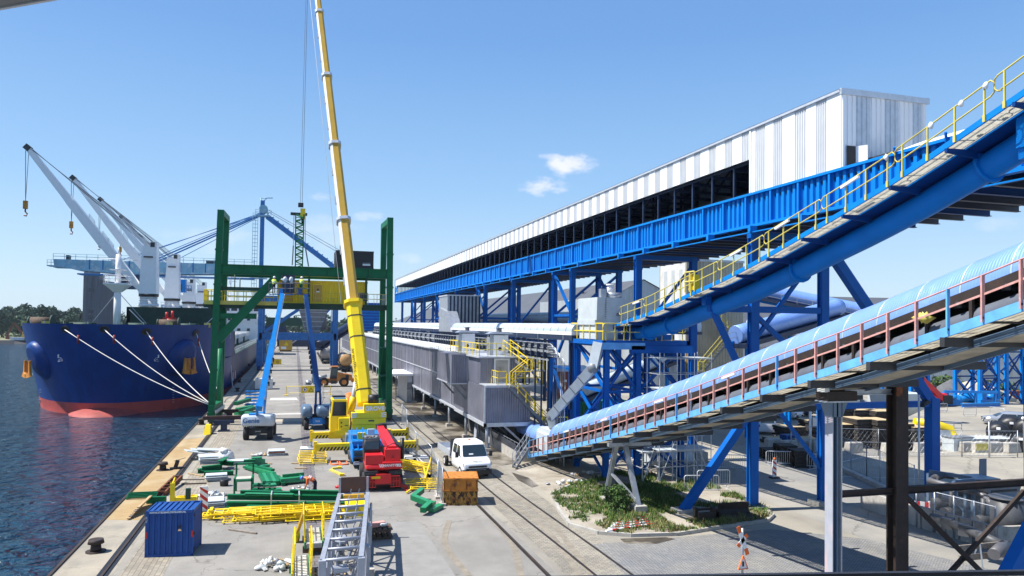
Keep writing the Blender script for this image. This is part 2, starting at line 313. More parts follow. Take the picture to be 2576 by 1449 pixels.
# ---------------------------------------------------------------- ground, quay, water
def ground_mat(name, c1, c2, dust, scale=.12, dustmix=(.42,.66), crack=0., rough=.9, tile=None, stain=.5, rot=0.):
    m = bpy.data.materials.new(name); m.use_nodes = True; nt = m.node_tree; N = nt.nodes; L = nt.links; b = N['Principled BSDF']; b.inputs['Roughness'].default_value = rough; b.inputs['Specular IOR Level'].default_value = .3
    geo = N.new('ShaderNodeNewGeometry'); P = geo.outputs['Position']
    def noise(s, det=6, ro=.6, loc=(0,0,0), sc_=(1,1,1)):
        mp = N.new('ShaderNodeMapping'); mp.inputs['Location'].default_value = loc; mp.inputs['Scale'].default_value = sc_; L.new(P, mp.inputs[0])
        n = N.new('ShaderNodeTexNoise'); n.inputs['Scale'].default_value = s; n.inputs['Detail'].default_value = det; n.inputs['Roughness'].default_value = ro; L.new(mp.outputs[0], n.inputs['Vector']); return n.outputs['Fac']
    def rng(v, a, z, lo=0., hi=1.):
        r = N.new('ShaderNodeMapRange'); r.inputs[1].default_value = a; r.inputs[2].default_value = z; r.inputs[3].default_value = lo; r.inputs[4].default_value = hi; L.new(v, r.inputs[0]); return r.outputs[0]
    def mixc(f, a, z, mode='MIX'):
        x = N.new('ShaderNodeMix'); x.data_type = 'RGBA'; x.blend_type = mode
        if isinstance(f, float): x.inputs[0].default_value = f
        else: L.new(f, x.inputs[0])
        for i, q in ((6, a), (7, z)):
            if isinstance(q, tuple): x.inputs[i].default_value = (*q, 1)
            else: L.new(q, x.inputs[i])
        return x.outputs[2]
    col = mixc(rng(noise(scale*4, 8, .65), .35, .65), c1, c2)
    col = mixc(rng(noise(scale, 7, .6, (13, 5, 0)), *dustmix), col, dust)
    k = mixc(rng(noise(scale*9, 9, .75, (3, 40, 0)), .60, .72, 0, stain), (1.,1.,1.), (.45,.42,.38)); col = mixc(1., col, k, 'MULTIPLY')
    k = mixc(rng(noise(.35, 5, .6, (9, 0, 0), (1, .06, 1)), .5, .68, 0, .35), (1.,1.,1.), (.55,.53,.5)); col = mixc(1., col, k, 'MULTIPLY')
    g = mixc(rng(noise(14, 4, .7), .3, .7), (.90,.90,.90), (1.08,1.08,1.08)); col = mixc(1., col, g, 'MULTIPLY')
    if crack:
        vo = N.new('ShaderNodeTexVoronoi'); vo.feature = 'DISTANCE_TO_EDGE'; vo.inputs['Scale'].default_value = crack
        dn = N.new('ShaderNodeTexNoise'); dn.inputs['Scale'].default_value = 1.2; dn.inputs['Detail'].default_value = 5; L.new(P, dn.inputs['Vector'])
        ad = N.new('ShaderNodeVectorMath'); ad.operation = 'MULTIPLY_ADD'; L.new(dn.outputs['Color'], ad.inputs[0]); ad.inputs[1].default_value = (1.6,1.6,0); L.new(P, ad.inputs[2]); L.new(ad.outputs[0], vo.inputs['Vector'])
        k = mixc(rng(vo.outputs['Distance'], .0, .004, .55, 0), (1.,1.,1.), (.3,.29,.28)); col = mixc(1., col, k, 'MULTIPLY')
    if tile:
        br = N.new('ShaderNodeTexBrick'); br.inputs['Scale'].default_value = 1; br.inputs['Brick Width'].default_value = tile[0]; br.inputs['Row Height'].default_value = tile[1]; br.inputs['Mortar Size'].default_value = tile[2]
        br.inputs['Color1'].default_value = (1,1,1,1); br.inputs['Color2'].default_value = (.72,.74,.78,1); br.inputs['Mortar'].default_value = (.42,.40,.36,1)
        mp = N.new('ShaderNodeMapping'); mp.inputs['Rotation'].default_value = (0,0,rot); L.new(P, mp.inputs[0]); L.new(mp.outputs[0], br.inputs['Vector']); col = mixc(1., col, br.outputs['Color'], 'MULTIPLY')
    L.new(col, b.inputs['Base Color'])
    n3 = noise(25, 5, .7); bp = N.new('ShaderNodeBump'); bp.inputs['Strength'].default_value = .25; bp.inputs['Distance'].default_value = .02; L.new(n3, bp.inputs['Height']); L.new(bp.outputs[0], b.inputs['Normal'])
    MATS[name] = m
ground_mat('g_yard', (.25,.232,.20), (.31,.288,.24), (.38,.35,.28), .10, crack=.07)
ground_mat('g_quay', (.215,.205,.185), (.27,.258,.235), (.35,.33,.29), .11, (.5,.72), crack=.12)
ground_mat('g_apron', (.31,.28,.225), (.23,.215,.18), (.41,.36,.275), .22, crack=.25, stain=.8)
ground_mat('g_ochre', (.35,.23,.10), (.40,.29,.15), (.45,.36,.22), .3, crack=.3, stain=.7)
ground_mat('g_brick', (.30,.26,.20), (.35,.31,.24), (.38,.34,.27), .3, tile=(.42,.21,.012), rot=pi/2)
ground_mat('g_track', (.26,.24,.20), (.33,.30,.24), (.38,.345,.28), .25, tile=(.3,.15,.012), stain=.7)
ground_mat('g_cobble', (.25,.26,.275), (.31,.31,.305), (.36,.345,.31), .25, tile=(.22,.11,.018), stain=.6, rot=.9)
ground_mat('g_dirt', (.25,.215,.165), (.35,.315,.255), (.42,.38,.31), .35, stain=.9)
ground_mat('g_wet', (.11,.092,.068), (.05,.042,.032), (.30,.27,.22), .35, dustmix=(.44,.56), rough=.3)
ground_mat('g_road', (.225,.22,.205), (.275,.262,.235), (.35,.325,.275), .13, (.46,.68), crack=.05)
ground_mat('g_strip', (.14,.125,.14), (.19,.175,.18), (.25,.235,.22), .5, tile=(.5,.5,.03))
ground_mat('g_wall', (.20,.19,.17), (.28,.26,.22), (.14,.14,.12), .4)
ground_mat('g_shore', (.07,.11,.03), (.14,.16,.06), (.30,.27,.18), .03, stain=.6)
g = MB('g_yard'); g.poly([(-9.2,-80,0),(2500,-80,0),(2500,2600,0),(-9.2,2600,0)]); g.m('g_wall').poly([(-9.2,-80,0),(-9.2,2600,0),(-9.2,2600,-8),(-9.2,-80,-8)]); struct('ground', g)
def sheet(name, m, pts, z=.004): return struct(name, MB(m).poly([(x, y, z) for x, y in pts]))
def rect(name, m, x0, y0, x1, y1, z=.004): return sheet(name, m, [(x0,y0),(x1,y0),(x1,y1),(x0,y1)], z)
rect('quay_pavement', 'g_quay', -4.9, -60, 10.6, 900)
rect('quay_apron', 'g_apron', -9.19, -60, -6.9, 900)
sheet('ochre_apron', 'g_ochre', [(-9.18,42.5),(-7.5,42),(-7.3,70.5),(-9.18,69.5)], .008)
rect('brick_strip', 'g_brick', -6.6, -60, -4.92, 900, .008)
rect('duct_strip', 'g_strip', .75, 20, 1.5, 400, .008)
rect('track_pavement', 'g_track', 11.0, -60, 14.4, 420, .006)
sheet('wet_ground', 'g_wet', [(14.6,52),(16.2,52.6),(16.6,66),(18,90),(18,140),(12.0,140),(12.2,100),(13.0,78),(12.5,66),(13.1,58)], .010)
sheet('dirt_ground', 'g_dirt', [(14.8,38),(20,41),(26,47),(30,58),(28,120),(16.3,120),(16.2,60),(15.3,52)], .008)
sheet('cobble_pavement', 'g_cobble', [(12,8),(34,8),(30,22),(27,30),(23.5,32.6),(16,32.4),(13.6,32.4)], .012)
# the yellow sandy edge and lighter road surface
sheet('access_road', 'g_road', [(26,8),(34,8),(37,26),(37.5,38),(37,46),(60,52),(60,57),(33,50),(29,44),(27,38),(27,30)], .005)
# quay edge coping, crane rails, railway rails
q = MB('rust_black'); q.box(-9.32,-60,-.5,-9.19,600,.07); struct('quay_coping', q)
def crane_rail(name, x, w_=.22):
    b = MB('black'); b.box(x-w_,-60,.0,x+w_,500,.016); b.m('rust_black').box(x-.05,-60,.016,x+.05,500,.06); struct(name, b)
crane_rail('crane_rail_seaside', -7.25); crane_rail('crane_rail_landside', 10.2, .1)
def smooth_line(pts):
    o = []
    for i in range(len(pts)-1):
        p0, p1, p2, p3 = pts[max(i-1,0)], pts[i], pts[i+1], pts[min(i+2,len(pts)-1)]
        for k in range(6):
            t = k/6; o.append(tuple(.5*((2*b)+(c-a)*t+(2*a-5*b+4*c-d)*t*t+(3*b-a-3*c+d)*t**3) for a,b,c,d in zip(p0,p1,p2,p3)))
    return o+[pts[-1]]
for nm, off in (('rail_track_near', -.75), ('rail_track_far', .75)):
    ln = smooth_line([(12.9+off,5,0),(12.85+off,28,0),(12.5+off,46,0),(12.5+off,70,0),(12.4+off,140,0),(12.4+off,420,0)])
    b = MB('black')
    for p, r in zip(ln, ln[1:]): b.beam(add(p,(0,0,.008)), add(r,(0,0,.008)), .13, .024)
    b.m('rust_black')
    for p, r in zip(ln, ln[1:]): b.beam(add(p,(-.04,0,.02)), add(r,(-.04,0,.02)), .05, .03)
    struct(nm, b)
mat('paint_line', (.62,.62,.58), .8, var=.3, scale=3)
for i, (a, z) in enumerate((((36,45.5),(44,49)), ((44,49),(56,49.5)), ((36.4,43.0),(42,41.0)))):
    d = _n((z[0]-a[0], z[1]-a[1], 0)); s_ = (-d[1]*.06, d[0]*.06)
    sheet('road_marking', 'paint_line', [(a[0]-s_[0],a[1]-s_[1]),(z[0]-s_[0],z[1]-s_[1]),(z[0]+s_[0],z[1]+s_[1]),(a[0]+s_[0],a[1]+s_[1])], .012)
mat('patch_grey', (.245,.238,.222), .9, var=.12); mat('patch_white', (.50,.48,.45), .9, var=.2, scale=3); mat('patch_tan', (.40,.35,.27), .9, var=.2)
for (x0,y0,x1,y1,m_) in ((-3.5,86,3.,87.2,'patch_white'),(-2.6,80,1.2,82,'patch_tan'),(-3,102,.6,105,'patch_white'),(-5.5,128,1,128.5,'concrete'),(-4,150,9,150.5,'concrete'),(-7,98,-3.8,100,'patch_white')):
    nrm = [(x0,y0),(x1,y0+random.uniform(-.3,.3)),(x1-random.uniform(0,.5),y1),(x0+random.uniform(0,.6),y1)]
    sheet('pavement_patch', m_, nrm, .011)
for i, (pts, m_) in enumerate(((((14.9,60),(15.8,62),(15.6,70),(14.9,76),(14.2,70),(14.4,62)),'g_wet'), (((14.6,44.6),(15.2,45),(15.3,47.5),(14.7,49.5),(14.4,47)),'g_wet'), (((15.3,32.9),(17.6,32.6),(17.9,32.2),(16.6,31.7),(15.2,32.1)),'g_wet'), (((13.4,52),(14.5,53),(14.6,60),(13.5,62),(13.2,57)),'g_wet'))):
    sheet('puddle', m_, pts, .016)
mat('tyre_mark', (.235,.205,.16), .9, var=.25, scale=2); mat('tyre_dark', (.155,.148,.14), .9, var=.25, scale=2)
def curve_sheet(name, m_, pts, w_, z=.013):
    ln = smooth_line([(x, y, 0) for x, y in pts]); b = MB(m_)
    for p, r in zip(ln, ln[1:]):
        d = _n((r[0]-p[0], r[1]-p[1], 0)); s_ = (-d[1]*w_/2, d[0]*w_/2); b.poly([(p[0]-s_[0],p[1]-s_[1],z),(r[0]-s_[0],r[1]-s_[1],z),(r[0]+s_[0],r[1]+s_[1],z),(p[0]+s_[0],p[1]+s_[1],z)])
    struct(name, b)
for i, px_ in enumerate(([(1490,1449),(1400,1330),(1330,1270),(1250,1225)],[(1460,1449),(1385,1345),(1310,1285),(1180,1235)],[(1310,1449),(1290,1370),(1240,1310)],[(1180,1449),(1120,1370),(1130,1310)])):
    curve_sheet('tyre_track', 'tyre_mark', [at(x, y, z=0)[:2] for x, y in px_], .30, .0135+.0008*i)
for i, (x0, y0, x1, y1) in enumerate(((-3.2,26.5,-1.0,31.5),(3.4,29,6.5,38.5),(-4.4,43,-.4,43.3),(5.2,76,9,86),(2.2,52,4.0,58))):
    sheet('asphalt_patch', 'patch_grey', [(x0,y0),(x1,y0+.2),(x1-.15,y1),(x0+.1,y1-.15)], .0095+.0005*i)
# island with kerb
isl = [(15.2,42.4),(14.2,38.5),(13.75,35.6),(14.6,33.9),(16,33.1),(18.3,32.75),(21.5,33.4),(24.3,33.9),(25.3,34.8),(25.7,36.2),(25.9,38.5),(26.3,41),(24.5,45.5),(22,47.5),(19,45.5),(17,44.2)]
struct('island', MB('g_dirt').poly([(x,y,.13) for x,y in isl]))
kb = MB('concrete')
for a, z in zip(isl, isl[1:]+isl[:1]): kb.beam((*a,.08), (*z,.08), .18, .18)
struct('island_kerb', kb)
# water
m = bpy.data.materials.new('water'); m.use_nodes = True; nt = m.node_tree; N = nt.nodes; L = nt.links; b = N['Principled BSDF']
b.inputs['Base Color'].default_value = (.006,.05,.10,1); b.inputs['Roughness'].default_value = .10; b.inputs['IOR'].default_value = 1.33; b.inputs['Specular IOR Level'].default_value = .4
geo = N.new('ShaderNodeNewGeometry'); hs = []
for sc_, st in ((.7,1.), (1.9,.4), (.18,1.2)):
    mp = N.new('ShaderNodeMapping'); mp.inputs['Scale'].default_value = (.8, 1.15, 1); mp.inputs['Rotation'].default_value = (0,0,.28); L.new(geo.outputs['Position'], mp.inputs[0])
    n = N.new('ShaderNodeTexNoise'); n.inputs['Scale'].default_value = sc_; n.inputs['Detail'].default_value = 4; n.inputs['Distortion'].default_value = .6; L.new(mp.outputs[0], n.inputs['Vector'])
    q = N.new('ShaderNodeMath'); q.operation = 'MULTIPLY'; q.inputs[1].default_value = st; L.new(n.outputs['Fac'], q.inputs[0]); hs.append(q.outputs[0])
a1 = N.new('ShaderNodeMath'); L.new(hs[0], a1.inputs[0]); L.new(hs[1], a1.inputs[1]); a2 = N.new('ShaderNodeMath'); L.new(a1.outputs[0], a2.inputs[0]); L.new(hs[2], a2.inputs[1])
bp = N.new('ShaderNodeBump'); bp.inputs['Strength'].default_value = 1.; bp.inputs['Distance'].default_value = 2.4; L.new(a2.outputs[0], bp.inputs['Height']); L.new(bp.outputs[0], b.inputs['Normal'])
MATS['water'] = m
struct('water', MB('water').poly([(-3000,-300,-2.2),(-9.0,-300,-2.2),(-9.0,2600,-2.2),(-3000,2600,-2.2)]))
# far bank
bk = [(-1500,300),(-500,372),(-150,404),(-132,418),(-60,440),(-9.3,470),(-9.3,2600),(-2900,2600),(-2900,300)]
fb = MB('g_shore'); fb.poly([(x,y,-.2) for x,y in bk]); fb.m('dark')
for a, z in zip(bk[:5], bk[1:6]): fb.poly([(*a,-.2),(*z,-.2),(z[0],z[1]-5,-3.3),(a[0],a[1]-5,-3.3)])
struct('far_bank', fb)
# ---------------------------------------------------------------- the ship
SX, SB = -23.7, 13.75
def hull(t, z):                                  # t -1 (port, water side) .. 1 (quay side); bow outline at height z
    k = max(0., min(1., (z+2.2)/11.9))
    y0 = 108.5-3.5*k**1.3; ln = 27-6.5*k**1.2; n = 1.98+.12*k
    a = t*pi/2; s_, c_ = abs(sin(a)), abs(cos(a))
    fl = SB*(.97+.03*min(1, k*1.5))
    return (SX+math.copysign(fl*s_**(2/n), t), y0+ln*(1-c_**(2/n)), z)
def hull_at(px, py, lo=-.97, hi=.97):            # t, z whose hull point is seen at px, py (front-most)
    best = None
    for i in range(80):
        t = lo+(hi-lo)*i/79
        for j in range(30):
            z = -2.6+12.3*j/29; q = proj(hull(t, z)); e = (q[0]-px)**2+(q[1]-py)**2
            if best is None or e < best[0]: best = (e, t, z)
    st, sz = (hi-lo)/79, 12.6/29
    for _ in range(5):
        st *= .45; sz *= .45; e0, t0, z0 = best
        for i in (-2,-1,0,1,2):
            for j in (-2,-1,0,1,2):
                t, z = max(-1, min(1, t0+i*st)), z0+j*sz; q = proj(hull(t, z)); e = (q[0]-px)**2+(q[1]-py)**2
                if e < best[0]: best = (e, t, z)
    return best[1], best[2]
def hull_n(t, z):
    a, b, c = hull(t, z), hull(t+.01, z), hull(t, z+.1); v = _n(cross(sub(b, a), sub(c, a))); return v if v[1] < 0 or abs(v[0]) > .5 else mul(v, -1)
ship = thing('bulk_carrier', 'large cargo ship with dark blue bow and red underside moored along the quay', 'ship', (SX, 200, -3))
h = MB('hull_blue'); zs = [-3.6,-2.2,-1.4,-.65,0.3,1.2,2.5,4,5.5,7,8.4,9.75]; nt_ = 60; ids = []
for z in zs:
    row = []
    for i in range(nt_+1):
        h.v.append(hull(-1+2*i/nt_, z)); row.append(len(h.v)-1)
    ids.append(row)
h.smooth = True
for j in range(len(zs)-1):
    h.m('hull_red' if zs[j+1] <= -.64 else 'hull_blue')
    for i in range(nt_): h.face((ids[j][i], ids[j][i+1], ids[j+1][i+1], ids[j+1][i]))
h.smooth = False; D0, STERN = 4.6, 284
for sgn in (1, -1):
    for z0, z1, m_ in ((-3.6,-.65,'hull_red'), (-.65,D0,'hull_sky_sheen' if sgn > 0 else 'hull_blue')):
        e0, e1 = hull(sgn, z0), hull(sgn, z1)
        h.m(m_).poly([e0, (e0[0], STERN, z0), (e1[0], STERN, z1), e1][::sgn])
    e = hull(sgn, D0); e2 = hull(sgn, 9.75); h.m('hull_sky_sheen' if sgn > 0 else 'hull_blue'); h.poly([e, (e[0], 138, D0), (e2[0], 132, 9.75), e2])
h.m('deck_green').poly([hull(-1+2*i/nt_, 8.6) for i in range(nt_+1)]).poly([(SX-SB,121,8.6),(SX+SB,121,8.6),(SX+SB,136,8.6),(SX-SB,136,8.6)])
h.poly([(SX-SB,122,D0),(SX+SB,122,D0),(SX+SB,STERN,D0),(SX-SB,STERN,D0)]).poly([(SX-SB,STERN,-3.6),(SX+SB,STERN,-3.6),(SX+SB,STERN,D0),(SX-SB,STERN,D0)]).poly([(SX-SB,136,D0),(SX+SB,136,D0),(SX+SB,136,8.6),(SX-SB,136,8.6)])
h.build('hull', ship)
b = MB('bulb_red'); b.smooth = True; rs = []
for i in range(1, 12):
    ph = pi*i/12; k = len(b.v)
    for q in range(24): b.v.append((SX-.4+4.9*sin(ph)*cos(2*pi*q/24), 112.2-7.2*cos(ph), -2.65+1.6*sin(ph)*sin(2*pi*q/24)))
    rs.append(k)
b.loft(rs, 24); b.build('bulbous_bow', ship)
# flared anchor recesses and anchors
for px, py in ((103,912),(455,905)):
    t, z = hull_at(px, py); c = hull(t, z); nv = hull_n(t, z)
    if nv[1] > 0: nv = mul(nv, -1)
    b = MB('hull_blue'); d, a_, b_ = frame((0,0,0), nv); rs = []; b.smooth = True
    for k, (e, r) in enumerate(((-1.2,2.6),(.3,2.35),(.9,1.9),(1.25,1.2))): rs.append(b.ring(add(c, add(mul(nv, e), (0,0,.35*k))), a_, b_, r, 18, r*1.15))
    b.loft(rs, 18); b.build('anchor_bolster', ship)
    an = MB('ochre_rust'); o = add(c, add(mul(nv, 1.5), (0,0,-.3))); s_ = a_
    an.beam(add(o,(0,0,1.0)), add(o,(0,0,-.9)), .42, .3)
    for q in (-1, 1):
        an.hexa([add(o, add(mul(s_, q*u*.75), (0,0,w_*.75))) if k < 4 else add(o, add(add(mul(s_, q*u*.75), (0,0,w_*.75)), mul(nv,.4))) for k in range(8) for u, w_ in [((.15,-1.5),(1.7,-1.25),(1.1,-.5),(.2,-.8))[k%4]]])
        an.hexa([add(o, add(mul(s_, q*u*.75), (0,0,w_*.75))) if k < 4 else add(o, add(add(mul(s_, q*u*.75), (0,0,w_*.75)), mul(nv,.3))) for k in range(8) for u, w_ in [((.8,-1.2),(1.5,-1.2),(1.15,1.5),(.95,1.5))[k%4]]])
    an.build('anchor', ship)
# fairleads in the bulwark
holes = [(165,828),(263,828),(368,834),(492,838)]; HP = []
for px, py in holes:
    t, z = hull_at(px, py); c = hull(t, z); nv = hull_n(t, z); nv = nv if nv[1] < 0 else mul(nv, -1); d, a_, b_ = frame((0,0,0), nv); HP.append(add(c, mul(nv, .15)))
    f = MB('black'); k0 = f.ring(add(c, mul(nv, .05)), a_, b_, .48, 14, .36); k1 = f.ring(add(c, mul(nv, .14)), a_, b_, .48, 14, .36); f.loft([k0, k1], 14)
    f.m('dark'); k0 = f.ring(add(c, mul(nv, .03)), a_, b_, .62, 14, .5); k1 = f.ring(add(c, mul(nv, .1)), a_, b_, .62, 14, .5); f.loft([k0, k1], 14); f.build('fairlead', ship)
f = MB('black'); t, z = hull_at(78, 836); c = hull(t, z); f.cbox(c, (1.6,1.2,.5)); f.build('fairlead', ship)
# white marks on the bow
def hull_line(mb, pts, w_):                      # white strokes laid on the plating
    P = []
    for px, py in pts:
        t, z = hull_at(px, py); nv = hull_n(t, z); nv = nv if nv[1] < 0 else mul(nv, -1); P.append(add(hull(t, z), mul(nv, .08)))
    for p, r in zip(P, P[1:]):
        if dist(p, r) > .01: mb.beam(p, r, w_, .03)
for ox, s_ in ((148,1),(398,-1)):
    mk = MB('letter_white'); hull_line(mk, [(ox,892),(ox,899),(ox+7*s_,900),(ox+10*s_,904),(ox+9*s_,908),(ox,908)], .16); hull_line(mk, [(ox+2*s_,904),(ox+6*s_,904)], .14); mk.build('bow_mark', ship)
for i in range(7):
    for x_ in (103-i*.6, 434): mk = MB('letter_white'); hull_line(mk, [(x_,974+i*6.2),(x_+2,974+i*6.2)], .22); mk.build('draught_mark', ship)
mk = MB('letter_white'); mk.text('S', (SX+SB+.05, 126, 8.2), (0,1,0), (0,0,1), 2.0, .03); mk.build('name_letter', ship)
for i in (0, 1):
    q = MB('red_dark'); q.tube((SX+SB-.02,132+i*4.5,1.1),(SX+SB+.06,132+i*4.5,1.1),.75,14); q.m('letter_white').beam((SX+SB+.08,132+i*4.5,1.8),(SX+SB+.08,132+i*4.5,.4),.3,.03); q.build('hull_mark', ship)
# forecastle gear
def px_on(px, py, y): return at(px, py, y=y)
for (x, y) in ((-33,116),(-28,114),(-21,113),(-15,116),(-18,120),(-30,120)):
    g = MB('deck_green'); g.tube((x-1.2,y,9.2),(x+1.2,y,9.2),.75,12); g.box(x-1.5,y-.6,8.6,x-1.2,y+.6,9.9); g.box(x+1.2,y-.6,8.6,x+1.5,y+.6,9.9); g.build('mooring_winch', ship)
for (x, y, r) in ((-32.6,113.5,1.15),(-16.8,113.5,1.0)):
    q = MB('rope'); q.m('wood_dark'); q.tube((x-1.6,y,9.75),(x+.9,y,9.75),r*.75,14); q.m('deck_green'); q.tube((x+.9,y,9.75),(x+1.1,y,9.75),r,16); q.tube((x-1.8,y,9.75),(x-1.6,y,9.75),r*.8,16); q.build('rope_drum', ship)
for i in range(14):
    q = MB('galv'); t = -.9+1.8*i/13; c = hull(t, 9.7)
    if i in (2, 4, 9, 11): q.m('yellow_pale').box(c[0]-.4, c[1]+.6, 9.4, c[0]+.4, c[1]+1.2, 10.05)
    q.m('galv').tube((c[0],c[1]+.3,9.7),(c[0],c[1]+.3,10.1),.05,5); q.build('bulwark_bracket', ship)
fm = MB('white'); mx = at(294, 815, y=116)[0]
fm.tube((mx,116,8.6),(mx,116,15.6),.5,14,.45); fm.tube((mx,116,15.6),(mx,116,19.6),.42,12,.34)
fm.box(mx-1.55,114.4,15.3,mx+1.55,117.6,15.5).box(mx-1.0,115.3,17.4,mx+1.0,116.7,17.52)
fm.hexa([(mx-.5,115.5,14.3),(mx+.5,115.5,14.3),(mx+.5,116.5,14.3),(mx-.5,116.5,14.3),(mx-1.5,114.5,15.3),(mx+1.5,114.5,15.3),(mx+1.5,117.5,15.3),(mx-1.5,117.5,15.3)])
fm.rail([(mx-1.5,114.4,15.5),(mx+1.5,114.4,15.5),(mx+1.5,117.6,15.5),(mx-1.5,117.6,15.5),(mx-1.5,114.4,15.5)], 1.1, .04, 1.2)
fm.hexa([(mx-2.4,115.9,19.0),(mx-2.3,115.9,19.0),(mx-2.3,116.1,19.0),(mx-2.4,116.1,19.0),(mx-.1,115.9,18.2),(mx,115.9,18.2),(mx,116.1,18.2),(mx-.1,116.1,18.2)]); fm.tube((mx-2.4,116,19),(mx+2.4,116,18.9),.06); fm.tube((mx,116,19.6),(mx,116,20.6),.1)
fm.m('galv')
for e in ((mx-4.5,118,8.6),(mx+4.5,118,8.6)): fm.tube((mx,116,14.4), e, .05, 5)
fm.build('foremast', ship)
bw = MB('deck_green'); x0, x1 = at(318,790,y=127)[0], -11.2
bw.box(x0,127,8.4,x1,127.6,12.4).box(x0,127.6,11.9,x1,134,12.3).box(x0,127,4.6,x0+.5,134,12.2).box(x1-.5,127,4.6,x1,134,12.2).m('lift_white').beam((x0+.4,126.9,12),(x0+3.6,126.9,8.6),.35,.1).beam((x1-.4,126.9,12),(x1-3.6,126.9,8.6),.35,.1)
bw.build('breakwater', ship)
q = MB('mobile_red'); q.tube((-18.3,122,8.6),(-18.3,122,10.6),.55,10); q.box(-19.2,121.6,10.4,-17.4,122.4,10.8); q.tube((-18.7,122,10.8),(-18.7,122,11.6),.2); q.tube((-17.9,122,10.8),(-17.9,122,11.8),.2); q.build('vent', ship)
for (y0, y1) in ((139,157),(164,182),(189,205),(212,232)):
    q = MB('deck_green'); q.box(-35,y0,D0,-13,y1,6.3); q.m('white_dirty')
    for k in range(int((y1-y0)/2.2)): q.box(-35.2,y0+k*2.2,6.3,-12.8,y0+k*2.2+1.9,7.1+.25*(k%2))
    q.m('letter_white')
    for k in range(int((y1-y0)/1.1)): q.box(-12.98,y0+k*1.1,5.2,-12.9,y0+k*1.1+.35,6.3)
    q.build('hatch', ship)
q = MB('white'); q.rail([(SX+SB-.3,138,D0),(SX+SB-.3,243,D0)], 1.1, .04, 3.); q.build('deck_rail', ship)
# accommodation block
ac = MB('white'); ac.box(-36,244,D0,-11,262,9.5).box(-35.5,244,9.5,-12,260,12.8).box(-39,243,12.8,-9.6,256,15.2).box(-31,246,15.2,-17,254,16.2).m('window_dark')
for z in (7.4,10.6):
    for k in range(8): ac.box(-34+k*2.8,243.9,z,-33.1+k*2.8,244,z+.8)
for k in range(12): ac.box(-36.6+k*2.2,242.9,13.6,-34.9+k*2.2,243,14.7)
ac.m('white').tube((-20,250,16.2),(-20,250,26),.5,8,.25).tube((-22.5,250,20.2),(-17.5,250,20.2),.12).tube((-22,250,23),(-18,250,23),.12).tube((-22,250,25),(-18,250,25),.12).rail([(-39,243,15.2),(-9.6,243,15.2)],1.1,.05,3).rail([(-36,243.8,9.5),(-11,243.8,9.5)],1.1,.05,3)
ac.box(-29,256,12,-24,261,17); ac.build('superstructure', ship)
# four deck cranes
def deck_crane(y, tip, hookpx, zt=23.4, s=1.):
    p = MB('white'); X = SX; p.tube((X,y,D0),(X,y,14.3),1.42,20,1.35); p.tube((X,y,12.6),(X,y,13.1),1.6,20)
    for k in range(3): p.tube((X,y,13.2+k*.4),(X,y,13.28+k*.4),1.5,20)
    p.m('black').tube((X,y,14.3),(X,y,14.75),1.55,20); cr = p.build('deck_crane', ship)
    q = MB('white'); zt_ = zt
    q.hexa([(X-1.35,y-1.4,14.75),(X+1.35,y-1.4,14.75),(X+1.35,y+1.7,14.75),(X-1.35,y+1.7,14.75),(X-1.0,y-1.0,zt_-1.6),(X+1.2,y-1.0,zt_-1.6),(X+1.2,y+1.3,zt_-1.6),(X-1.0,y+1.3,zt_-1.6)])
    q.box(X+.2,y-1.0,zt_-1.6,X+1.2,y+1.3,zt_).box(X-1.0,y-1.0,zt_-1.6,X+.2,y+1.3,zt_-.7).m('window_dark').box(X-.7,y-1.3,zt_-2.7,X+.7,y-1.12,zt_-2.45).m('dark').box(X+.25,y-1.06,zt_-.9,X+.9,y-.99,zt_-.1).box(X-1.05,y-.6,15.2,X-1.6,y+.6,16.2)
    q.build('crane_house', cr)
    T = at(*tip, y=y); J = MB('white'); A0 = (X-1.2, y-.2, 15.4); d, a, u = frame(A0, T, (0,1,0))
    k = len(J.v); rs = []
    for f, w_, hh in ((0,1.0,.5),(.06,1.5,.8),(.35,1.9,1.1),(.62,1.6,.95),(.66,1.2,.85),(1,.75,.6)):
        c = lerp(A0, T, f); q4 = []
        for i, j in ((-1,-1),(1,-1),(1,1),(-1,1)): q4.append(add(c, add(mul(a, i*hh/2*1.35), mul(u, j*w_/2))))
        rs.append(len(J.v)); J.v += q4
    J.loft(rs, 4); J.m('dark').cbox(T, (.9,1.0,.9), 0, 0, .7)
    up_ = _n(cross(d, (0,1,0))); up_ = up_ if up_[2] > 0 else mul(up_, -1)
    for f in (.28,.33,.45): c = lerp(A0, T, f); J.m('galv').rail([add(c, mul(up_,.7)), add(lerp(A0, T, f+.05), mul(up_,.7))], .6, .04, 1.)
    J.build('jib', cr)
    W = MB('galv_dark'); top = (X+.4, y, zt_-.2)
    for k in range(6): W.tube(add(T, (.25,(k-2.5)*.16,.1*(k%3))), add(top, (-.3*(k%2),(k-2.5)*.3,-.5*(k%3))), .035, 4)
    W.build('luffing_ropes', cr)
    hx = at(*hookpx, y=y); H = MB('dark'); H.tube((T[0]+.2,y-.15,T[2]-.4),(T[0]-.05,y-.15,hx[2]+1.9),.04,4); H.tube((T[0]-.35,y+.15,T[2]-.4),(T[0]-.15,y+.15,hx[2]+1.9),.05,4)
    H.m('ochre_rust').box(T[0]-.4,y-.25,hx[2]+.6,T[0]+.2,y+.25,hx[2]+1.9); H.m('red_dark').tube((T[0]-.1,y,hx[2]+.6),(T[0]-.1,y,hx[2]+.1),.12); H.path([(T[0]-.1,y,hx[2]+.1),(T[0]+.2,y,hx[2]-.2),(T[0]+.1,y,hx[2]-.55),(T[0]-.3,y,hx[2]-.5)], .11, 6)
    H.build('hook', cr)
deck_crane(136, (70,372), (73,535), 23.5); deck_crane(160.6, (184,448), (185,582), 23.6); deck_crane(185, (253,502), (256,622), 20.0); deck_crane(208, (306,545), (309,640), 20.5)
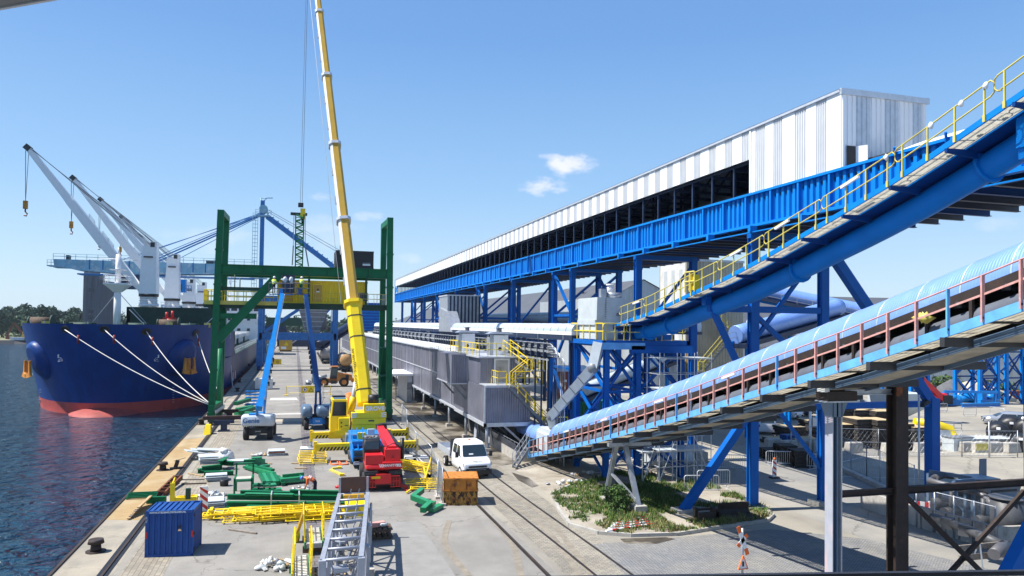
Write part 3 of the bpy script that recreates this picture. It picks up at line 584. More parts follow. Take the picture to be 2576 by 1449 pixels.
# mooring lines
BL = g0 = at(526, 1018, z=.4)
for i, (p, e) in enumerate(zip(HP, (BL, (BL[0]+.15,BL[1]+.3,.4), (BL[0]+.3,BL[1]-.2,.4), (-8.6,100,.4)))):
    q = MB('rope'); n_ = 14; q.path([add(lerp(p, e, k/n_), (0,0,-.7*4*(k/n_)*(1-k/n_))) for k in range(n_+1)], .06, 5)
    c = lerp(p, e, .1); q.m('red_dark').tube(add(c,(0,0,-.9)), add(c,(0,0,.2)), .14, 6); q.m('rope')
    lab = ['longest white mooring rope, from the water-side fairlead to the quay', 'white mooring rope from the fairlead at the very stem', 'white mooring rope starting above the right-hand bow marking', 'short steep white mooring rope nearest the green gantry leg'][i]
    tag(q.build('mooring_rope', origin=e), lab, 'rope', 'mooring ropes of the ship')
for i, (y, lab) in enumerate(((103,'short slack mooring rope hanging from hull to quay, behind the gantry leg'),)):
    q = MB('rope'); p, e = (SX+SB+.1,128,3.2), (-8.7,118,.4); q.path([add(lerp(p,e,k/8),(0,0,-.8*4*(k/8)*(1-k/8))) for k in range(9)], .05, 4); tag(q.build('mooring_rope', origin=e), lab, 'rope', 'mooring ropes of the ship')
# ---------------------------------------------------------------- green portal crane under assembly
YF, YR = 79.0, 83.4
def fy(px, py, y=YF): return at(px, py, y=y)
G = thing('gantry_crane', 'unfinished green portal crane frame straddling the quay, yellow cabin slung under its top beam', 'crane', (1, 81, 0))
def col(px_b, px_t, py_t, y, dz=0, w_=.62, name='column'):
    b0 = at(px_b, 1015, y=y); t = at(px_t, py_t, y=y); b0 = (b0[0], y, 1.95)
    q = MB('green'); q.ibeam(b0, t, w_, w_*.95, .06, (0,1,0)); q.beam(b0, t, w_-.04, .5, (0,1,0))
    for f in (.18,.42,.62,.8): c = lerp(b0, t, f); q.beam(add(c,(0,0,-.08)), add(c,(0,0,.08)), w_+.12, w_+.1, (0,1,0))
    q.build(name, G); return b0, t
lb, lt = col(533, 556, 531, YF); rb, rt = col(978, 981.5, 548, YF)
ZT = (lt[2]+rt[2])/2
lrb = (lb[0]+.35, YR, 1.95); lrt = (lt[0]+.15, YR, ZT); rrb = (rb[0]-.35, YR, 1.95); rrt = (rt[0]-.15, YR, ZT)
for a, z in ((lrb, lrt), (rrb, rrt)): q = MB('green'); q.beam(a, z, .6, .6, (0,1,0)); q.build('column', G)
for a, z in ((lt, lrt), (rt, rrt)): q = MB('green'); q.beam((a[0],YF-.3,ZT-.3), (z[0],YR+.3,ZT-.3), .62, .6); q.build('top_tie', G)
for a, z in ((lb, lrb), (rb, rrb)):
    q = MB('green'); q.beam((a[0],YF-.5,1.6), (z[0],YR+.5,1.6), .6, .7); q.m('galv_bright').beam((a[0]+(.4 if a[0] < 0 else -.4),YF-.5,1.3), (z[0]+(.4 if a[0] < 0 else -.4),YR+.5,1.3), .12, .35); q.build('sill_beam', G)
    for e in (a, z):
        q = MB('green_dark'); y = e[1]; x = e[0]; q.m('green').box(x-.38,y-.55,.75,x+.38,y+.55,1.25); q.m('green_dark').box(x-.28,y-.9,.35,x+.28,y+.9,.8); q.m('rust_black')
        for s_ in (-.55,.55): q.tube((x-.15,y+s_,.34),(x+.15,y+s_,.34),.27,14)
        q.build('bogie', G)
# main beams
zb = at(760, 683, y=YF)[2]
for y in (YF+.05, YR-.05):
    q = MB('green'); q.ibeam((lt[0]-.1,y,zb),(rt[0]+.1,y,zb),.7,1.0,.06); q.beam((lt[0],y,zb),(rt[0],y,zb),.3,.9)
    for k in range(9): x = lt[0]+(rt[0]-lt[0])*k/8; q.box(x-.05,y-.34,zb-.46,x+.05,y+.34,zb+.46)
    q.build('top_beam', G)
zl = at(760, 771, y=YF)[2]; xl = at(512, 771, y=YF)[0]; xr = at(976, 775, y=YF)[0]
q = MB('green_dark'); q.ibeam((xl,YF+.4,zl),(xr,YF+.4,zl),.4,.5,.05); q.ibeam((xl,YR-.4,zl),(xr,YR-.4,zl),.4,.5,.05); q.box(xl,YF+.2,zl+.26,xr,YR-.2,zl+.32)
for k in range(12): x = xl+(xr-xl)*k/11; q.box(x-.08,YF+.4,zl-.2,x+.08,YR-.4,zl+.2)
q.build('platform', G)
zq = at(600, 795, y=YF)[2]; xq = at(645, 795, y=YF)[0]
q = MB('green'); q.beam((lt[0]-.3,YF+.1,zq),(xq,YF+.1,zq),.35,.55); q.build('cross_beam', G)
q = MB('green_dark'); z_ = at(600, 726, y=YF)[2]; x_ = at(655, 726, y=YF)[0]; q.beam((lt[0]+.2,YF+.6,z_),(x_,YF+.6,z_),.5,.35); q.tube((x_-2.5,YF+.6,z_),(x_-2.5,YF+.6,z_+1.5),.05).tube((x_-2,YF+.6,z_),(x_-2,YF+.6,z_+1.1),.05); q.build('cross_beam', G)
for y in (YF-.1, YR): a, z = at(703, 690, y=y), at(549, 855, y=y); q = MB('green'); q.beam(a, z, .85 if y < YR else .5, .6, (0,1,0)); q.build('diagonal_brace', G)
for px in (777, 921): x = at(px, 740, y=YF)[0]; q = MB('green_dark'); q.beam((x,YF+.1,zl),(x,YF+.1,zb-.4),.22,.25,(0,1,0)); q.build('hanger', G)
q = MB('green_bright'); q.path([(lb[0]+.45,YF+1.6,7.5),(lb[0]+.55,YF+1.8,2.2)], .28, 8); q.build('cable_guide', G)
# ladder-like access on the right legs
q = MB('green'); x = rb[0]-.25; ym = (YF+YR)/2
for z in (4.6, 7.6): q.box(x-.5,YF+.4,z,x+.5,YR-.4,z+.08)
q.beam((x,YF+.6,2.2),(x,YR-.6,4.6),.7,.12); q.beam((x,YR-.6,4.6),(x,YF+.6,7.6),.7,.12)
q.build('stair', G)
# cabin
hz0, hz1 = zl+.34, at(800, 707, y=YF+.7)[2]; hx0, hx1 = at(698, 740, y=YF+.7)[0], at(924, 740, y=YF+.7)[0]
q = MB('yellow'); y0, y1 = YF+.75, YR-.5
n_ = 30; prof = []
for k in range(n_):
    x0 = hx0+(hx1-hx0)*k/n_; x1 = hx0+(hx1-hx0)*(k+1)/n_; w_ = x1-x0
    prof += [(x0,y0,hz0),(x0+w_*.4,y0,hz0),(x0+w_*.5,y0+.09,hz0),(x0+w_*.9,y0+.09,hz0)]
prof.append((hx1,y0,hz0)); q.strip(prof, (0,0,hz1-hz0)); q.poly([(hx0,y0,hz1),(hx1,y0,hz1),(hx1,y1,hz1),(hx0,y1,hz1)]).poly([(hx0,y0,hz0),(hx0,y1,hz0),(hx0,y1,hz1),(hx0,y0,hz1)]).poly([(hx1,y0,hz0),(hx1,y1,hz0),(hx1,y1,hz1),(hx1,y0,hz1)]).poly([(hx0,y1,hz0),(hx1,y1,hz0),(hx1,y1,hz1),(hx0,y1,hz1)])
q.box(hx0-.05,y0-.06,hz0,hx1+.05,y0-.02,hz0+.18).box(hx0-.05,y0-.06,hz1-.12,hx1+.05,y0-.02,hz1+.04); H = q.build('cabin', G)
dx0, dx1 = at(787,740,y=y0)[0], at(812,740,y=y0)[0]
q = MB('yellow'); q.box(dx0,y0-.10,hz0+.15,dx1,y0-.03,hz1-.3); q.m('boom_gold').box(dx0+.08,y0-.13,hz0+.2,dx1-.08,y0-.10,hz1-.4); d_ = q.build('cabin_door', H)
xm = (dx0+dx1)/2; q = MB('letter_black'); q.poly([(xm-.14,y0-.14,hz1-1.0),(xm+.14,y0-.14,hz1-1.0),(xm,y0-.14,hz1-.75)]); q.m('letter_white').poly([(xm-.16,y0-.14,hz1-1.18),(xm+.16,y0-.14,hz1-1.18),(xm+.16,y0-.14,hz1-1.05),(xm-.16,y0-.14,hz1-1.05)]); q.build('warning_sign', H)
q = MB('galv_dark'); vx = at(895,750,y=y0)[0]; q.box(vx,y0-.08,hz0+.35,vx+1.25,y0-.03,hz0+1.25); q.m('dark')
for k in range(6): q.box(vx+.06+k*.2,y0-.1,hz0+.42,vx+.18+k*.2,y0-.08,hz0+1.18)
q.build('vent_grille', H)
q = MB('boom_gold'); dx = at(707,740,y=y0)[0]; q.box(dx,y0-.12,hz0+.2,dx+1.1,y0-.06,hz1-.3); q.build('cabin_door', H)
q = MB('yellow_pale'); q.rail([(hx0-5.2,YF-.05,hz0),(xr,YF-.05,hz0)], 1.1, .022, 1.5); q.build('guard_rail', G)
q = MB('galv_bright'); q.rail([(hx1+.1,YF+.5,hz0),(xr-.2,YF+.5,hz0),(xr-.2,YR-.5,hz0)], 1.1, .03, 1.2); q.build('guard_rail', G)
q = MB('yellow'); q.rail([(xl,YF+.3,hz0),(lt[0]-.1,YF+.3,hz0)], 1.2, .045, .6); q.rail([(xl,YF+.3,hz0),(xl,YR-.3,hz0),(lt[0]-.1,YR-.3,hz0)], 1.2, .045, .8); q.rail([(lt[0]+.5,YF+.5,hz0),(hx0-1.5,YF+.5,hz0)], 1.2, .04, 1.); q.rail([(lt[0]+.5,YR-.5,hz0),(hx0-.5,YR-.5,hz0)], 1.2, .04, 1.); q.m('yellow_pale').box(xl,YF+.15,hz0-.28,hx0,YF+.2,hz0+.12)
q.build('guard_rail', G)
# black machine house on the beam
bx0, bx1 = at(844,655,y=YF+.4)[0], at(939.5,655,y=YF+.4)[0]; bz0 = zb+.52; bz1 = at(890,632,y=YF+.4)[2]
q = MB('black'); q.box(bx0,YF+.2,bz0,bx1,YR-.6,bz1); q.m('dark').box(bx0-.02,YF+.17,bz0,bx1+.02,YF+.2,bz0+.12).box(bx0-.02,YF+.17,bz1-.1,bx1+.02,YF+.2,bz1+.03).m('letter_white').box(bx1-1.15,YF+.15,bz1-1.5,bx1-.35,YF+.19,bz1-1.35).m('galv_dark').box(bx1-1.15,YF+.15,bz1-1.33,bx1-.35,YF+.19,bz1-1.2)
q.build('machine_house', G)
# stored beams on trestles by the quay-side leg
def trestle(name, c, m_, label):
    q = MB(m_); x, y, _ = c; q.box(x-.9,y-.2,.75,x+.9,y+.2,1.05); q.box(x-.28,y-.2,.12,x+.28,y+.2,.75); q.box(x-.5,y-.4,0,x+.5,y+.4,.12); q.box(x-.5,y-.25,.68,x+.5,y+.25,.75)
    return solo(name, q, label, 'stand', 'steel stands by the gantry leg')
c = at(577, 1055, z=0); trestle('steel_stand', c, 'rust_black', 'dark rusty steel stand beside the left gantry foot, farther of the pair')
c = at(563, 1085, z=0); trestle('steel_stand', c, 'steel_navy', 'bluish steel stand carrying the brown beam by the left gantry foot')
q = MB('maroon'); a = at(500,1072,z=.9); z = at(600,1072,z=.9); q.ibeam((a[0],c[1]+.2,1.25),(c[0]+1.6,c[1]+.2,1.25),.3,.35,.04); solo('steel_beam', q, 'brown steel beam lying across the stand at the left gantry foot', 'beam')
q = MB('yellow'); c = at(522, 1092, z=0); q.hexa([(c[0]-.3,c[1]-.6,0),(c[0]+.3,c[1]-.6,0),(c[0]+.3,c[1]+.6,0),(c[0]-.3,c[1]+.6,0),(c[0]-.2,c[1]-.1,.85),(c[0]+.25,c[1]-.1,.85),(c[0]+.25,c[1]+.5,.85),(c[0]-.2,c[1]+.5,.85)]); q.m('rust').box(c[0]-.35,c[1]+.6,.3,c[0]+.3,c[1]+.7,.6); solo('rail_stop', q, 'yellow crane rail end stop on the quay edge', 'rail stop')
# hook, lattice mast lifted by the mobile crane
YL = 81.2
hk = at(757, 533, y=YL)
LM = thing('lattice_mast', 'green lattice mast standing on the gantry beam under the crane hook', 'mast', (hk[0], YL, zb+.5))
q = MB('green'); x0, zt_ = hk[0]-.1, hk[2]-.3
for sx in (-.42,.42):
    for sy in (-.35,.35): q.beam((x0+sx*.85,YL+sy,zb+.5),(x0+sx,YL+sy,zt_),.12,.12)
q.m('green_bright'); n_ = 16
for k in range(n_):
    z0 = zb+.5+(zt_-zb-.5)*k/n_; z1 = zb+.5+(zt_-zb-.5)*(k+1)/n_; s_ = .4 if k % 2 else -.4
    for y in (YL-.35,YL+.35): q.tube((x0+s_,y,z0),(x0-s_,y,z1),.04,4)
    q.tube((x0-.4,YL-.35,z0),(x0+.4,YL-.35,z0),.035,4)
q.build('lattice', LM)
q = MB('dark'); q.beam((x0-.95,YL,zt_+.05),(x0+.75,YL,zt_+.05),.3,.28); q.build('head_beam', LM)
for a, z in (((x0-.6,YL,zt_),(at(735,668,y=YL))), ((x0+.55,YL,zt_),(at(776,671,y=YL)))):
    q = MB('galv_dark'); m_ = (a[0]+(z[0]-a[0])*.12, YL-.5, a[2]+(z[2]-a[2])*.62); q.tube(a, m_, .03, 4); q.tube(m_, (z[0],YL-.5,z[2]), .07, 5); tag(q.build('lifting_sling', origin=z), ['left lifting sling from the hook beam to the green gantry', 'right lifting sling from the hook beam to the green gantry'][z[0] > a[0]], 'sling', 'lifting slings at the hook')
# ---------------------------------------------------------------- mobile crane
MC = thing('mobile_crane', 'big yellow mobile crane with blue carrier and long raised telescopic boom', 'crane', (5.4, 60, 0))
cx = 5.35
def wheel(mb, x, y, r, w_, hub='rubber', n=18):
    mb.m('rubber').tube((x-w_/2,y,r),(x+w_/2,y,r),r,n); mb.m(hub).tube((x-w_/2-.02,y,r),(x+w_/2+.02,y,r),r*.5,12)
q = MB('sts_blue'); q.m('lift_blue'); q.box(cx-1.3,54.6,.75,cx+1.3,57.4,2.15).box(cx-1.3,53.4,1.55,cx+1.25,54.6,1.9).m('blue').hexa([(cx-1.3,52.8,.55),(cx+.15,52.8,.55),(cx+.15,54.6,.55),(cx-1.3,54.6,.55),(cx-1.3,53.0,1.35),(cx+.15,53.0,1.35),(cx+.15,54.6,1.6),(cx-1.3,54.6,1.6)])
q.m('blue').box(cx-1.3,57.4,1.0,cx+1.3,67.5,1.65).m('galv').box(cx-1.45,57.4,1.65,cx-.9,67.5,1.8).box(cx-1.45,58,1.0,cx-1.3,67,1.65); q.m('dark').box(cx-1.25,52.74,.6,cx+.1,52.8,.9).box(cx-1.35,53.2,.35,cx+1.3,55,.6); q.m('lift_grey').box(cx-.15,54.3,1.9,cx+.35,54.6,2.6).m('yellow').box(cx-.85,54.3,1.9,cx-.3,54.6,2.35)
q.m('lift_blue')
for x in (cx-1.28,cx-.9,cx-.5): q.beam((x,53.1,1.4),(x,54.5,2.7),.06,.06)
q.m('glass').hexa([(cx-1.2,52.80,.98),(cx+.05,52.80,.98),(cx+.05,52.9,.98),(cx-1.2,52.9,.98),(cx-1.2,52.9,1.32),(cx+.05,52.9,1.32),(cx+.05,53.0,1.32),(cx-1.2,53.0,1.32)]); q.m('lift_grey').box(cx-1.25,52.7,.36,cx+.1,52.8,.52).m('dark').box(cx+.2,53.3,.6,cx+1.25,53.4,1.5).m('galv').box(cx-1.3,54.55,2.15,cx+1.3,54.65,2.22); q.m('letter_white').box(cx-1.2,52.76,.55,cx-.85,52.8,.62)
CB = q.build('carrier', MC)
q = MB('yellow_pale'); q.box(cx-.55,54.57,1.78,cx+.85,54.6,2.03); q.m('letter_black').text('AMELI BVD', (cx+.15,54.56,1.9),(1,0,0),(0,0,1),.2,.005,ext=1.2); q.build('name_plate', CB)
q = MB('yellow'); q.box(cx-1.2,52.74,.62,cx-.75,52.78,.76); q.build('number_plate', CB)
for y in (55.4,57.1,61.5,63.2,64.9,66.6):
    for s_ in (-1,1): q = MB(); wheel(q, cx+s_*1.05, y, .62, .48, 'galv_dark'); q.build('wheel', MC)
# outriggers
for y, z in ((56.2,1.12),(62.2,1.12)):
    for s_ in (-1,1):
        x1 = cx+s_*3.75 if y < 60 else cx+s_*3.9; q = MB('yellow'); q.beam((cx+s_*1.2,y,z),(x1,y,z),.5,.5); 
        if y > 60: q.beam((cx+s_*1.2,y-.03,z+.03),(cx+s_*2.5,y-.03,z+.03),.6,.62)
        q.m('stripe_black'); n_ = 9
        for k in range(n_):
            a = cx+s_*1.5+(x1-cx-s_*1.5)*k/n_; q.poly([(a,y-.265,z-.24),(a+.14,y-.265,z-.24),(a+.30,y-.265,z+.02),(a+.16,y-.265,z+.02)])
        q.m('yellow').box(x1-.12,y-.14,z-.5,x1+.12,y+.14,z+.42).m('galv').tube((x1,y,.2),(x1,y,z-.3),.08,8).m('galv_dark').tube((x1,y,.16),(x1,y,.24),.3,12); q.build('outrigger', MC)
        p = MB('lift_white'); p.box(x1-.85,y-.55,0,x1+.85,y+.55,.15); tag(p.build('outrigger_mat', origin=(x1,y,0)), '%s grey mat under the mobile crane outrigger, on the %s' % (('nearer','farther')[y > 60], ('water side','building side')[s_ > 0]), 'mat', 'mats under the outriggers')
# superstructure: cab, counterweight, machinery
ys = 58.6
q = MB('yellow')
q.box(cx-1.0,ys,1.85,cx+1.6,ys+1.6,2.35).box(cx-.95,ys-.05,2.38,cx+1.65,ys+1.6,2.85).box(cx-1.0,ys-.1,2.88,cx+1.7,ys+1.6,3.3).box(cx-.05,ys,3.3,cx+1.55,ys+.8,3.95).box(cx-.9,ys+1.6,1.9,cx+1.2,ys+5.5,2.9)
q.m('stripe_black').box(cx+.3,ys-.06,2.6,cx+.75,ys-.05,2.72).m('galv_dark').box(cx-.9,ys+.2,1.62,cx+1.2,ys+5,1.9)
for k in range(3):
    for xx in (cx-.98, cx+1.28): q.m('lift_white').poly([(xx,ys-.11,2.9+k*.14),(xx+.38,ys-.11,2.98+k*.14),(xx+.38,ys-.11,3.05+k*.14),(xx,ys-.11,2.97+k*.14)])
q.m('black').tube((cx+.75,ys+.9,3.95),(cx+.75,ys+.9,4.6),.42,12).box(cx+.35,ys+.5,3.95,cx+1.15,ys+1.3,4.25)
CW = q.build('counterweight', MC)
q = MB('letter_white'); q.text('GROVE', (cx+.78,ys-.03,3.6),(1,0,0),(0,0,1),.46,.01,ext=1.0,bold=.012); q.build('lettering', CW)
q = MB('yellow'); X0, X1, Yc = cx-2.55, cx-1.25, ys+.7
q.hexa([(X0,Yc,1.75),(X1,Yc,1.75),(X1,Yc+2.4,1.75),(X0,Yc+2.4,1.75),(X0,Yc,3.0),(X1,Yc,3.0),(X1,Yc+2.4,3.0),(X0,Yc+2.4,3.0)]); q.box(X0+.6,Yc-.7,1.6,X1+.1,Yc,2.9).box(X0+.1,Yc,4.1,X1,Yc+2.2,4.25).box(X0+.35,Yc-.75,1.6,X1+.9,Yc-.65,2.0)
for x in (X0+.05,X1-.05): 
    for y in (Yc+.05,Yc+2.3): q.beam((x,y,3.0),(x+(.1 if x < cx-2 else 0),y-.1,4.15),.1,.1)
q.m('stripe_black'); q.box(X0+.75,Yc-.71,2.5,X0+.85,Yc-.70,2.62).box(X0+.75,Yc-.71,2.2,X0+.85,Yc-.70,2.3).box(X0+.75,Yc-.71,1.9,X0+.85,Yc-.70,2.0).box(X0+1.05,Yc-.71,2.3,X0+1.3,Yc-.70,2.36)
q.m('glass').box(X0+.03,Yc+.06,3.0,X1-.03,Yc+2.3,4.1); q.m('lift_slate').box(X0+.25,Yc+.4,4.25,X1-.1,Yc+1.9,4.3); q.m('black').box(X0+.2,Yc+1.7,4.3,X1-.05,Yc+2.1,4.42)
q.build('cab', MC)
q = MB('orange'); q.blob((cx-.9,ys+4.2,3.6),(.55,.8,.9),3,12,8,.06); q.build('winch_cover', MC)
# boom
P0 = at(918, 1018, y=ys+1.6); TIP = at(776, -205, y=81.2)
d0, a0, u0 = frame(P0, TIP, (0,1,0))
def bpt(px, py):                                  # boom point at that height in view
    lo, hi = 0., 1.
    for _ in range(40):
        m_ = (lo+hi)/2
        if proj(lerp(P0, TIP, m_))[1] > py: lo = m_
        else: hi = m_
    return lerp(P0, TIP, lo)
def octo(c, w_, h_): return [add(c, add(mul(a0, i*w_/2), mul(u0, j*h_/2))) for i, j in ((-.55,-1),(.55,-1),(1,-.6),(1,.7),(.8,1),(-.8,1),(-1,.7),(-1,-.6))]
secs = [(1016,760,1.20,'yellow','yellow'),(775,552,.98,'boom_gold','white_dirty'),(565,362,.88,'boom_gold','white_dirty'),(372,190,.78,'boom_gold','white_dirty'),(198,30,.68,'boom_gold','white_dirty'),(36,-205,.58,'boom_gold','white_dirty')]
for i, (y0, y1, w_, m1, m2) in enumerate(secs):
    A, B = bpt(0, y0), bpt(0, y1); q = MB(m1); k = len(q.v); q.v += octo(A, w_, w_*1.15)+octo(B, w_, w_*1.15)
    # lower faces carry the section colour, one side and the back take the paler second colour
    for j in range(8):
        q.m(m2 if j in (1, 2, 3, 4) else m1); q.face((k+j, k+(j+1)%8, k+8+(j+1)%8, k+8+j))
    q.m(m1); q.face([k+7-j for j in range(8)]); q.face([k+8+j for j in range(8)])
    q.m('galv_bright' if i else 'yellow'); cc = bpt(0, y1); e = mul(d0, .28); 
    k0 = len(q.v); q.v += octo(sub(cc, e), w_*1.28, w_*1.4)+octo(cc, w_*1.28, w_*1.4); q.loft([k0, k0+8], 8)
    if i == 0:
        q.m('stripe_black')
        for yy in (800, 852, 984): c = bpt(0, yy); k0 = len(q.v); q.v += octo(sub(c, mul(d0,.05)), w_*1.03, w_*1.18)+octo(add(c, mul(d0,.05)), w_*1.03, w_*1.18); q.loft([k0, k0+8], 8)
    else:
        q.m('galv')
        for f in (.25,.6): c = add(lerp(A, B, f), mul(a0, w_*.55)); q.beam(c, add(c, mul(d0, .8)), .1, .18)
    q.build('boom_section', MC)
q = MB('letter_black'); c = bpt(0, 930); w_ = 1.2
uz = _n(add(mul(a0, -.45), mul(u0, -.46)))
q.text('arenllks.com', add(c, add(mul(a0, w_*.40), mul(u0, -w_*.47))), mul(d0, -1), uz, .46, .03, ext=1.5); q.build('boom_lettering', MC)
q = MB('galv_bright'); c1 = bpt(0, 905); s0 = (P0[0]-1.0, ys+3.4, 2.9); q.tube(s0, lerp(s0, c1, .62), .17, 10); q.m('yellow').tube(s0, lerp(s0, c1, .3), .26, 10); q.build('luffing_cylinder', MC)
q = MB('galv_dark')
for off in (-.06, .10): q.tube((TIP[0]+off,TIP[1],TIP[2]), (hk[0]+off*1.2,YL,hk[2]+.9), .022, 4)
q.tube(add(bpt(0,-190), mul(a0,.7)), add(bpt(0,760), mul(a0,1.0)), .02, 4); q.build('hoist_rope', MC)
q = MB('yellow'); q.box(hk[0]-.05,YL-.2,hk[2]-.75,hk[0]+.45,YL+.2,hk[2]+.35); q.m('dark').box(hk[0]-.3,YL-.15,hk[2]+.5,hk[0]+.25,YL+.15,hk[2]+.95).tube((hk[0]+.2,YL,hk[2]-1.3),(hk[0]+.2,YL,hk[2]-.7),.14); q.build('hook_block', MC)
# ---------------------------------------------------------------- blue unloading crane behind
YS0 = 167.0
S = thing('ship_unloader', 'tall blue harbour crane behind the green one, pale boom over the ship', 'crane', (1, YS0, 0))
def sy(px, py, y=YS0): return at(px, py, y=y)
for i, (pb, pt_, pyt) in enumerate(((652,661,505),(843,846,775))):
    for y in (YS0, YS0+14):
        a = at(pb, 925, y=YS0); z = at(pt_, pyt, y=YS0); t_ = (z[0], y, z[2] if (i == 0 and y == YS0) else 15.5)
        q = MB('sts_blue'); q.beam((a[0],y,.8),(lerp(a,z,.3)[0],y,6.5),1.25 if i == 0 else 1.1,1.2,(0,1,0)); q.beam((lerp(a,z,.3)[0],y,6.4),t_,.85,1.0,(0,1,0)); q.m('blue_dark').box(a[0]-.4,y-2.2,.1,a[0]+.4,y+2.2,.8); q.build('leg', S)
z1 = sy(750, 847)[2]; xl_, xr_ = sy(652,847)[0], sy(846,847)[0]
for y in (YS0, YS0+14):
    q = MB('sts_blue'); q.beam((xl_,y,z1),(xr_,y,z1),1.0,1.5); q.build('portal_beam', S)
q = MB('sts_blue'); q.beam(sy(668,833), sy(752,778), .7, .7); q.build('brace', S)
q = MB('sts_blue'); q.beam(at(775,838,y=YS0+14), at(836,770,y=YS0+14), .5, .5); q.build('brace', S)
for y in (YS0+.5,): q = MB('sts_blue'); q.beam((xl_,y,15.2),(xr_+1,y,15.2),1.0,1.6); q.build('portal_beam', S)
# mast head and back stay
mt = sy(661, 520); bs = sy(845, 676)
q = MB('sts_blue'); q.beam(sy(672,545), bs, 1.25, 1.0); 
for f in [k/14 for k in range(15)]: c = lerp(sy(672,545), bs, f); q.beam(add(c,(0,0,.5)), add(c,(.3,0,.75)), .5, .2)
q.build('back_stay', S)
q = MB('sts_pale'); mx_ = mt[0]
q.box(mx_-1.0,YS0-1,mt[2]-2.2,mx_+1.6,YS0+1,mt[2]-1.9).rail([(mx_-1.4,YS0-1,mt[2]-1.9),(mx_+1.8,YS0-1,mt[2]-1.9)],1.1,.05,.8); q.tube((mx_+.2,YS0-1,mt[2]-.6),(mx_+.2,YS0+1,mt[2]-.6),.9,14); q.tube((mx_-.4,YS0,mt[2]-2),(mx_-.4,YS0,mt[2]+1.9),.12).tube((mx_-.4,YS0,mt[2]+1.9),(mx_+2.0,YS0,mt[2]+2.0),.12).tube((mx_-.4,YS0,mt[2]+.5),(mx_+.8,YS0,mt[2]+1.9),.08)
for k in range(11):
    z_ = 16+k*1.6
    if z_ < mt[2]-3: q.rail([(mx_-1.9,YS0-.8,z_),(mx_-.9,YS0-.8,z_)],1.6,.05,.5)
q.box(mx_-2.3,YS0-1,19.5,mx_+1.2,YS0+1,19.7).rail([(mx_-2.3,YS0-1,19.7),(mx_-.6,YS0-1,19.7)],1.1,.05,.8); q.build('mast_head', S)
# boom out over the ship
b0 = sy(131, 664); b1 = sy(640, 676)
q = MB('sts_pale'); zt_ = (sy(180,651)[2]+sy(560,664)[2])/2
A = [sy(140,653),sy(640,668),sy(640,691),sy(330,692),sy(200,681),sy(142,668)]
for y in (YS0-1.6, YS0+1.6): q.prism([(p[0],y,p[2]) for p in A], (0,.5,0))
q.box(A[0][0],YS0-1.5,A[2][2]+.2,A[1][0],YS0+1.5,A[2][2]+.5); q.m('sts_blue').box(A[4][0],YS0-1.7,A[3][2]-.25,A[2][0],YS0+2.2,A[3][2])
q.m('sts_pale').rail([(A[0][0],YS0-1.6,A[0][2]),(A[1][0],YS0-1.6,A[1][2])],1.1,.05,2.); q.rail([(A[0][0]-1.2,YS0-1,A[0][2]-1.2),(A[0][0]+.2,YS0-1,A[0][2]-1.2)],1.1,.05,.6); q.box(A[0][0]-1.2,YS0-1.2,A[0][2]-1.4,A[0][0]+.2,YS0+1.2,A[0][2]-1.2)
q.m('dark').box(sy(170,655)[0],YS0-1.2,A[0][2],sy(178,655)[0],YS0+.2,A[0][2]+.9).box(sy(520,660)[0],YS0-1.2,A[1][2],sy(548,660)[0],YS0+.2,A[1][2]+.7)
for k in range(14): x = A[2][0]-k*2.4; q.m('sts_blue').box(x-.12,YS0-1.68,A[2][2],x+.12,YS0-1.6,A[1][2])
q.build('boom', S)
q = MB('blue'); x0 = sy(444,716)[0]; q.box(x0,YS0-2.5,sy(444,736)[2],x0+2.0,YS0-.3,sy(444,704)[2]); q.m('glass').box(x0+.2,YS0-2.55,sy(444,733)[2],x0+1.4,YS0-2.5,sy(444,716)[2]); q.m('sts_blue').rail([(x0+2,YS0-2.5,sy(444,734)[2]),(x0+3.2,YS0-2.5,sy(444,734)[2])],1.2,.06,.6); q.build('operator_cabin', S)
q = MB('steel_navy'); x0 = sy(308,712)[0]; q.box(x0,YS0-2,sy(310,727)[2],x0+4.6,YS0+1.5,sy(310,694)[2]+.1); q.build('trolley', S)
q = MB('sts_blue'); tgt = [(395,646),(395,652),(400,657),(330,649),(300,655),(430,660)]
for i, (px, py) in enumerate(tgt): e = sy(px, py); q.tube((mx_,YS0-.6+.25*i,mt[2]-1.2-.25*(i%3)), (e[0],YS0-.6+.25*i,e[2]), .16 if i in (1,2) else .07, 5)
q.build('fore_stays', S)
q = MB('galv_dark'); q.tube((mx_+.5,YS0,mt[2]-.3),(xr_+4,YS0,bs[2]+2.2),.05,4); q.tube((mx_+.5,YS0+1,mt[2]-.6),(xr_+4,YS0+1,bs[2]+1.6),.05,4); q.build('hoist_rope', S)
# machinery under the portal: grating hopper, silo pipe
hp = [(at(752,778,y=YS0+5)), (at(838,778,y=YS0+5))]
q = MB('galv_dark'); xa, xb = at(752,790,y=YS0+5)[0], at(823,790,y=YS0+5)[0]; zt_, zb_ = at(780,780,y=YS0+5)[2], at(780,838,y=YS0+5)[2]
q.hexa([(xa+1.6,YS0+3,zb_),(xb-1.8,YS0+3,zb_),(xb-1.8,YS0+7,zb_),(xa+1.6,YS0+7,zb_),(xa,YS0+2,zt_),(xb,YS0+2,zt_),(xb,YS0+9,zt_),(xa,YS0+9,zt_)]); q.m('galv')
for k in range(5): z_ = zb_+(zt_-zb_)*(k+.5)/5; f = (k+.5)/5; q.box(xa+1.6*(1-f)-.05,YS0+3-f-.1,z_-.08,xb-1.8*(1-f)+.05,YS0+3-f,z_+.08)
q.build('hopper', S)
q = MB('silo'); p = at(810,830,y=YS0+4); q.tube((p[0],YS0+4,p[2]),(p[0],YS0+4,at(810,787,y=YS0+4)[2]),1.0,16); q.build('dust_filter', S)
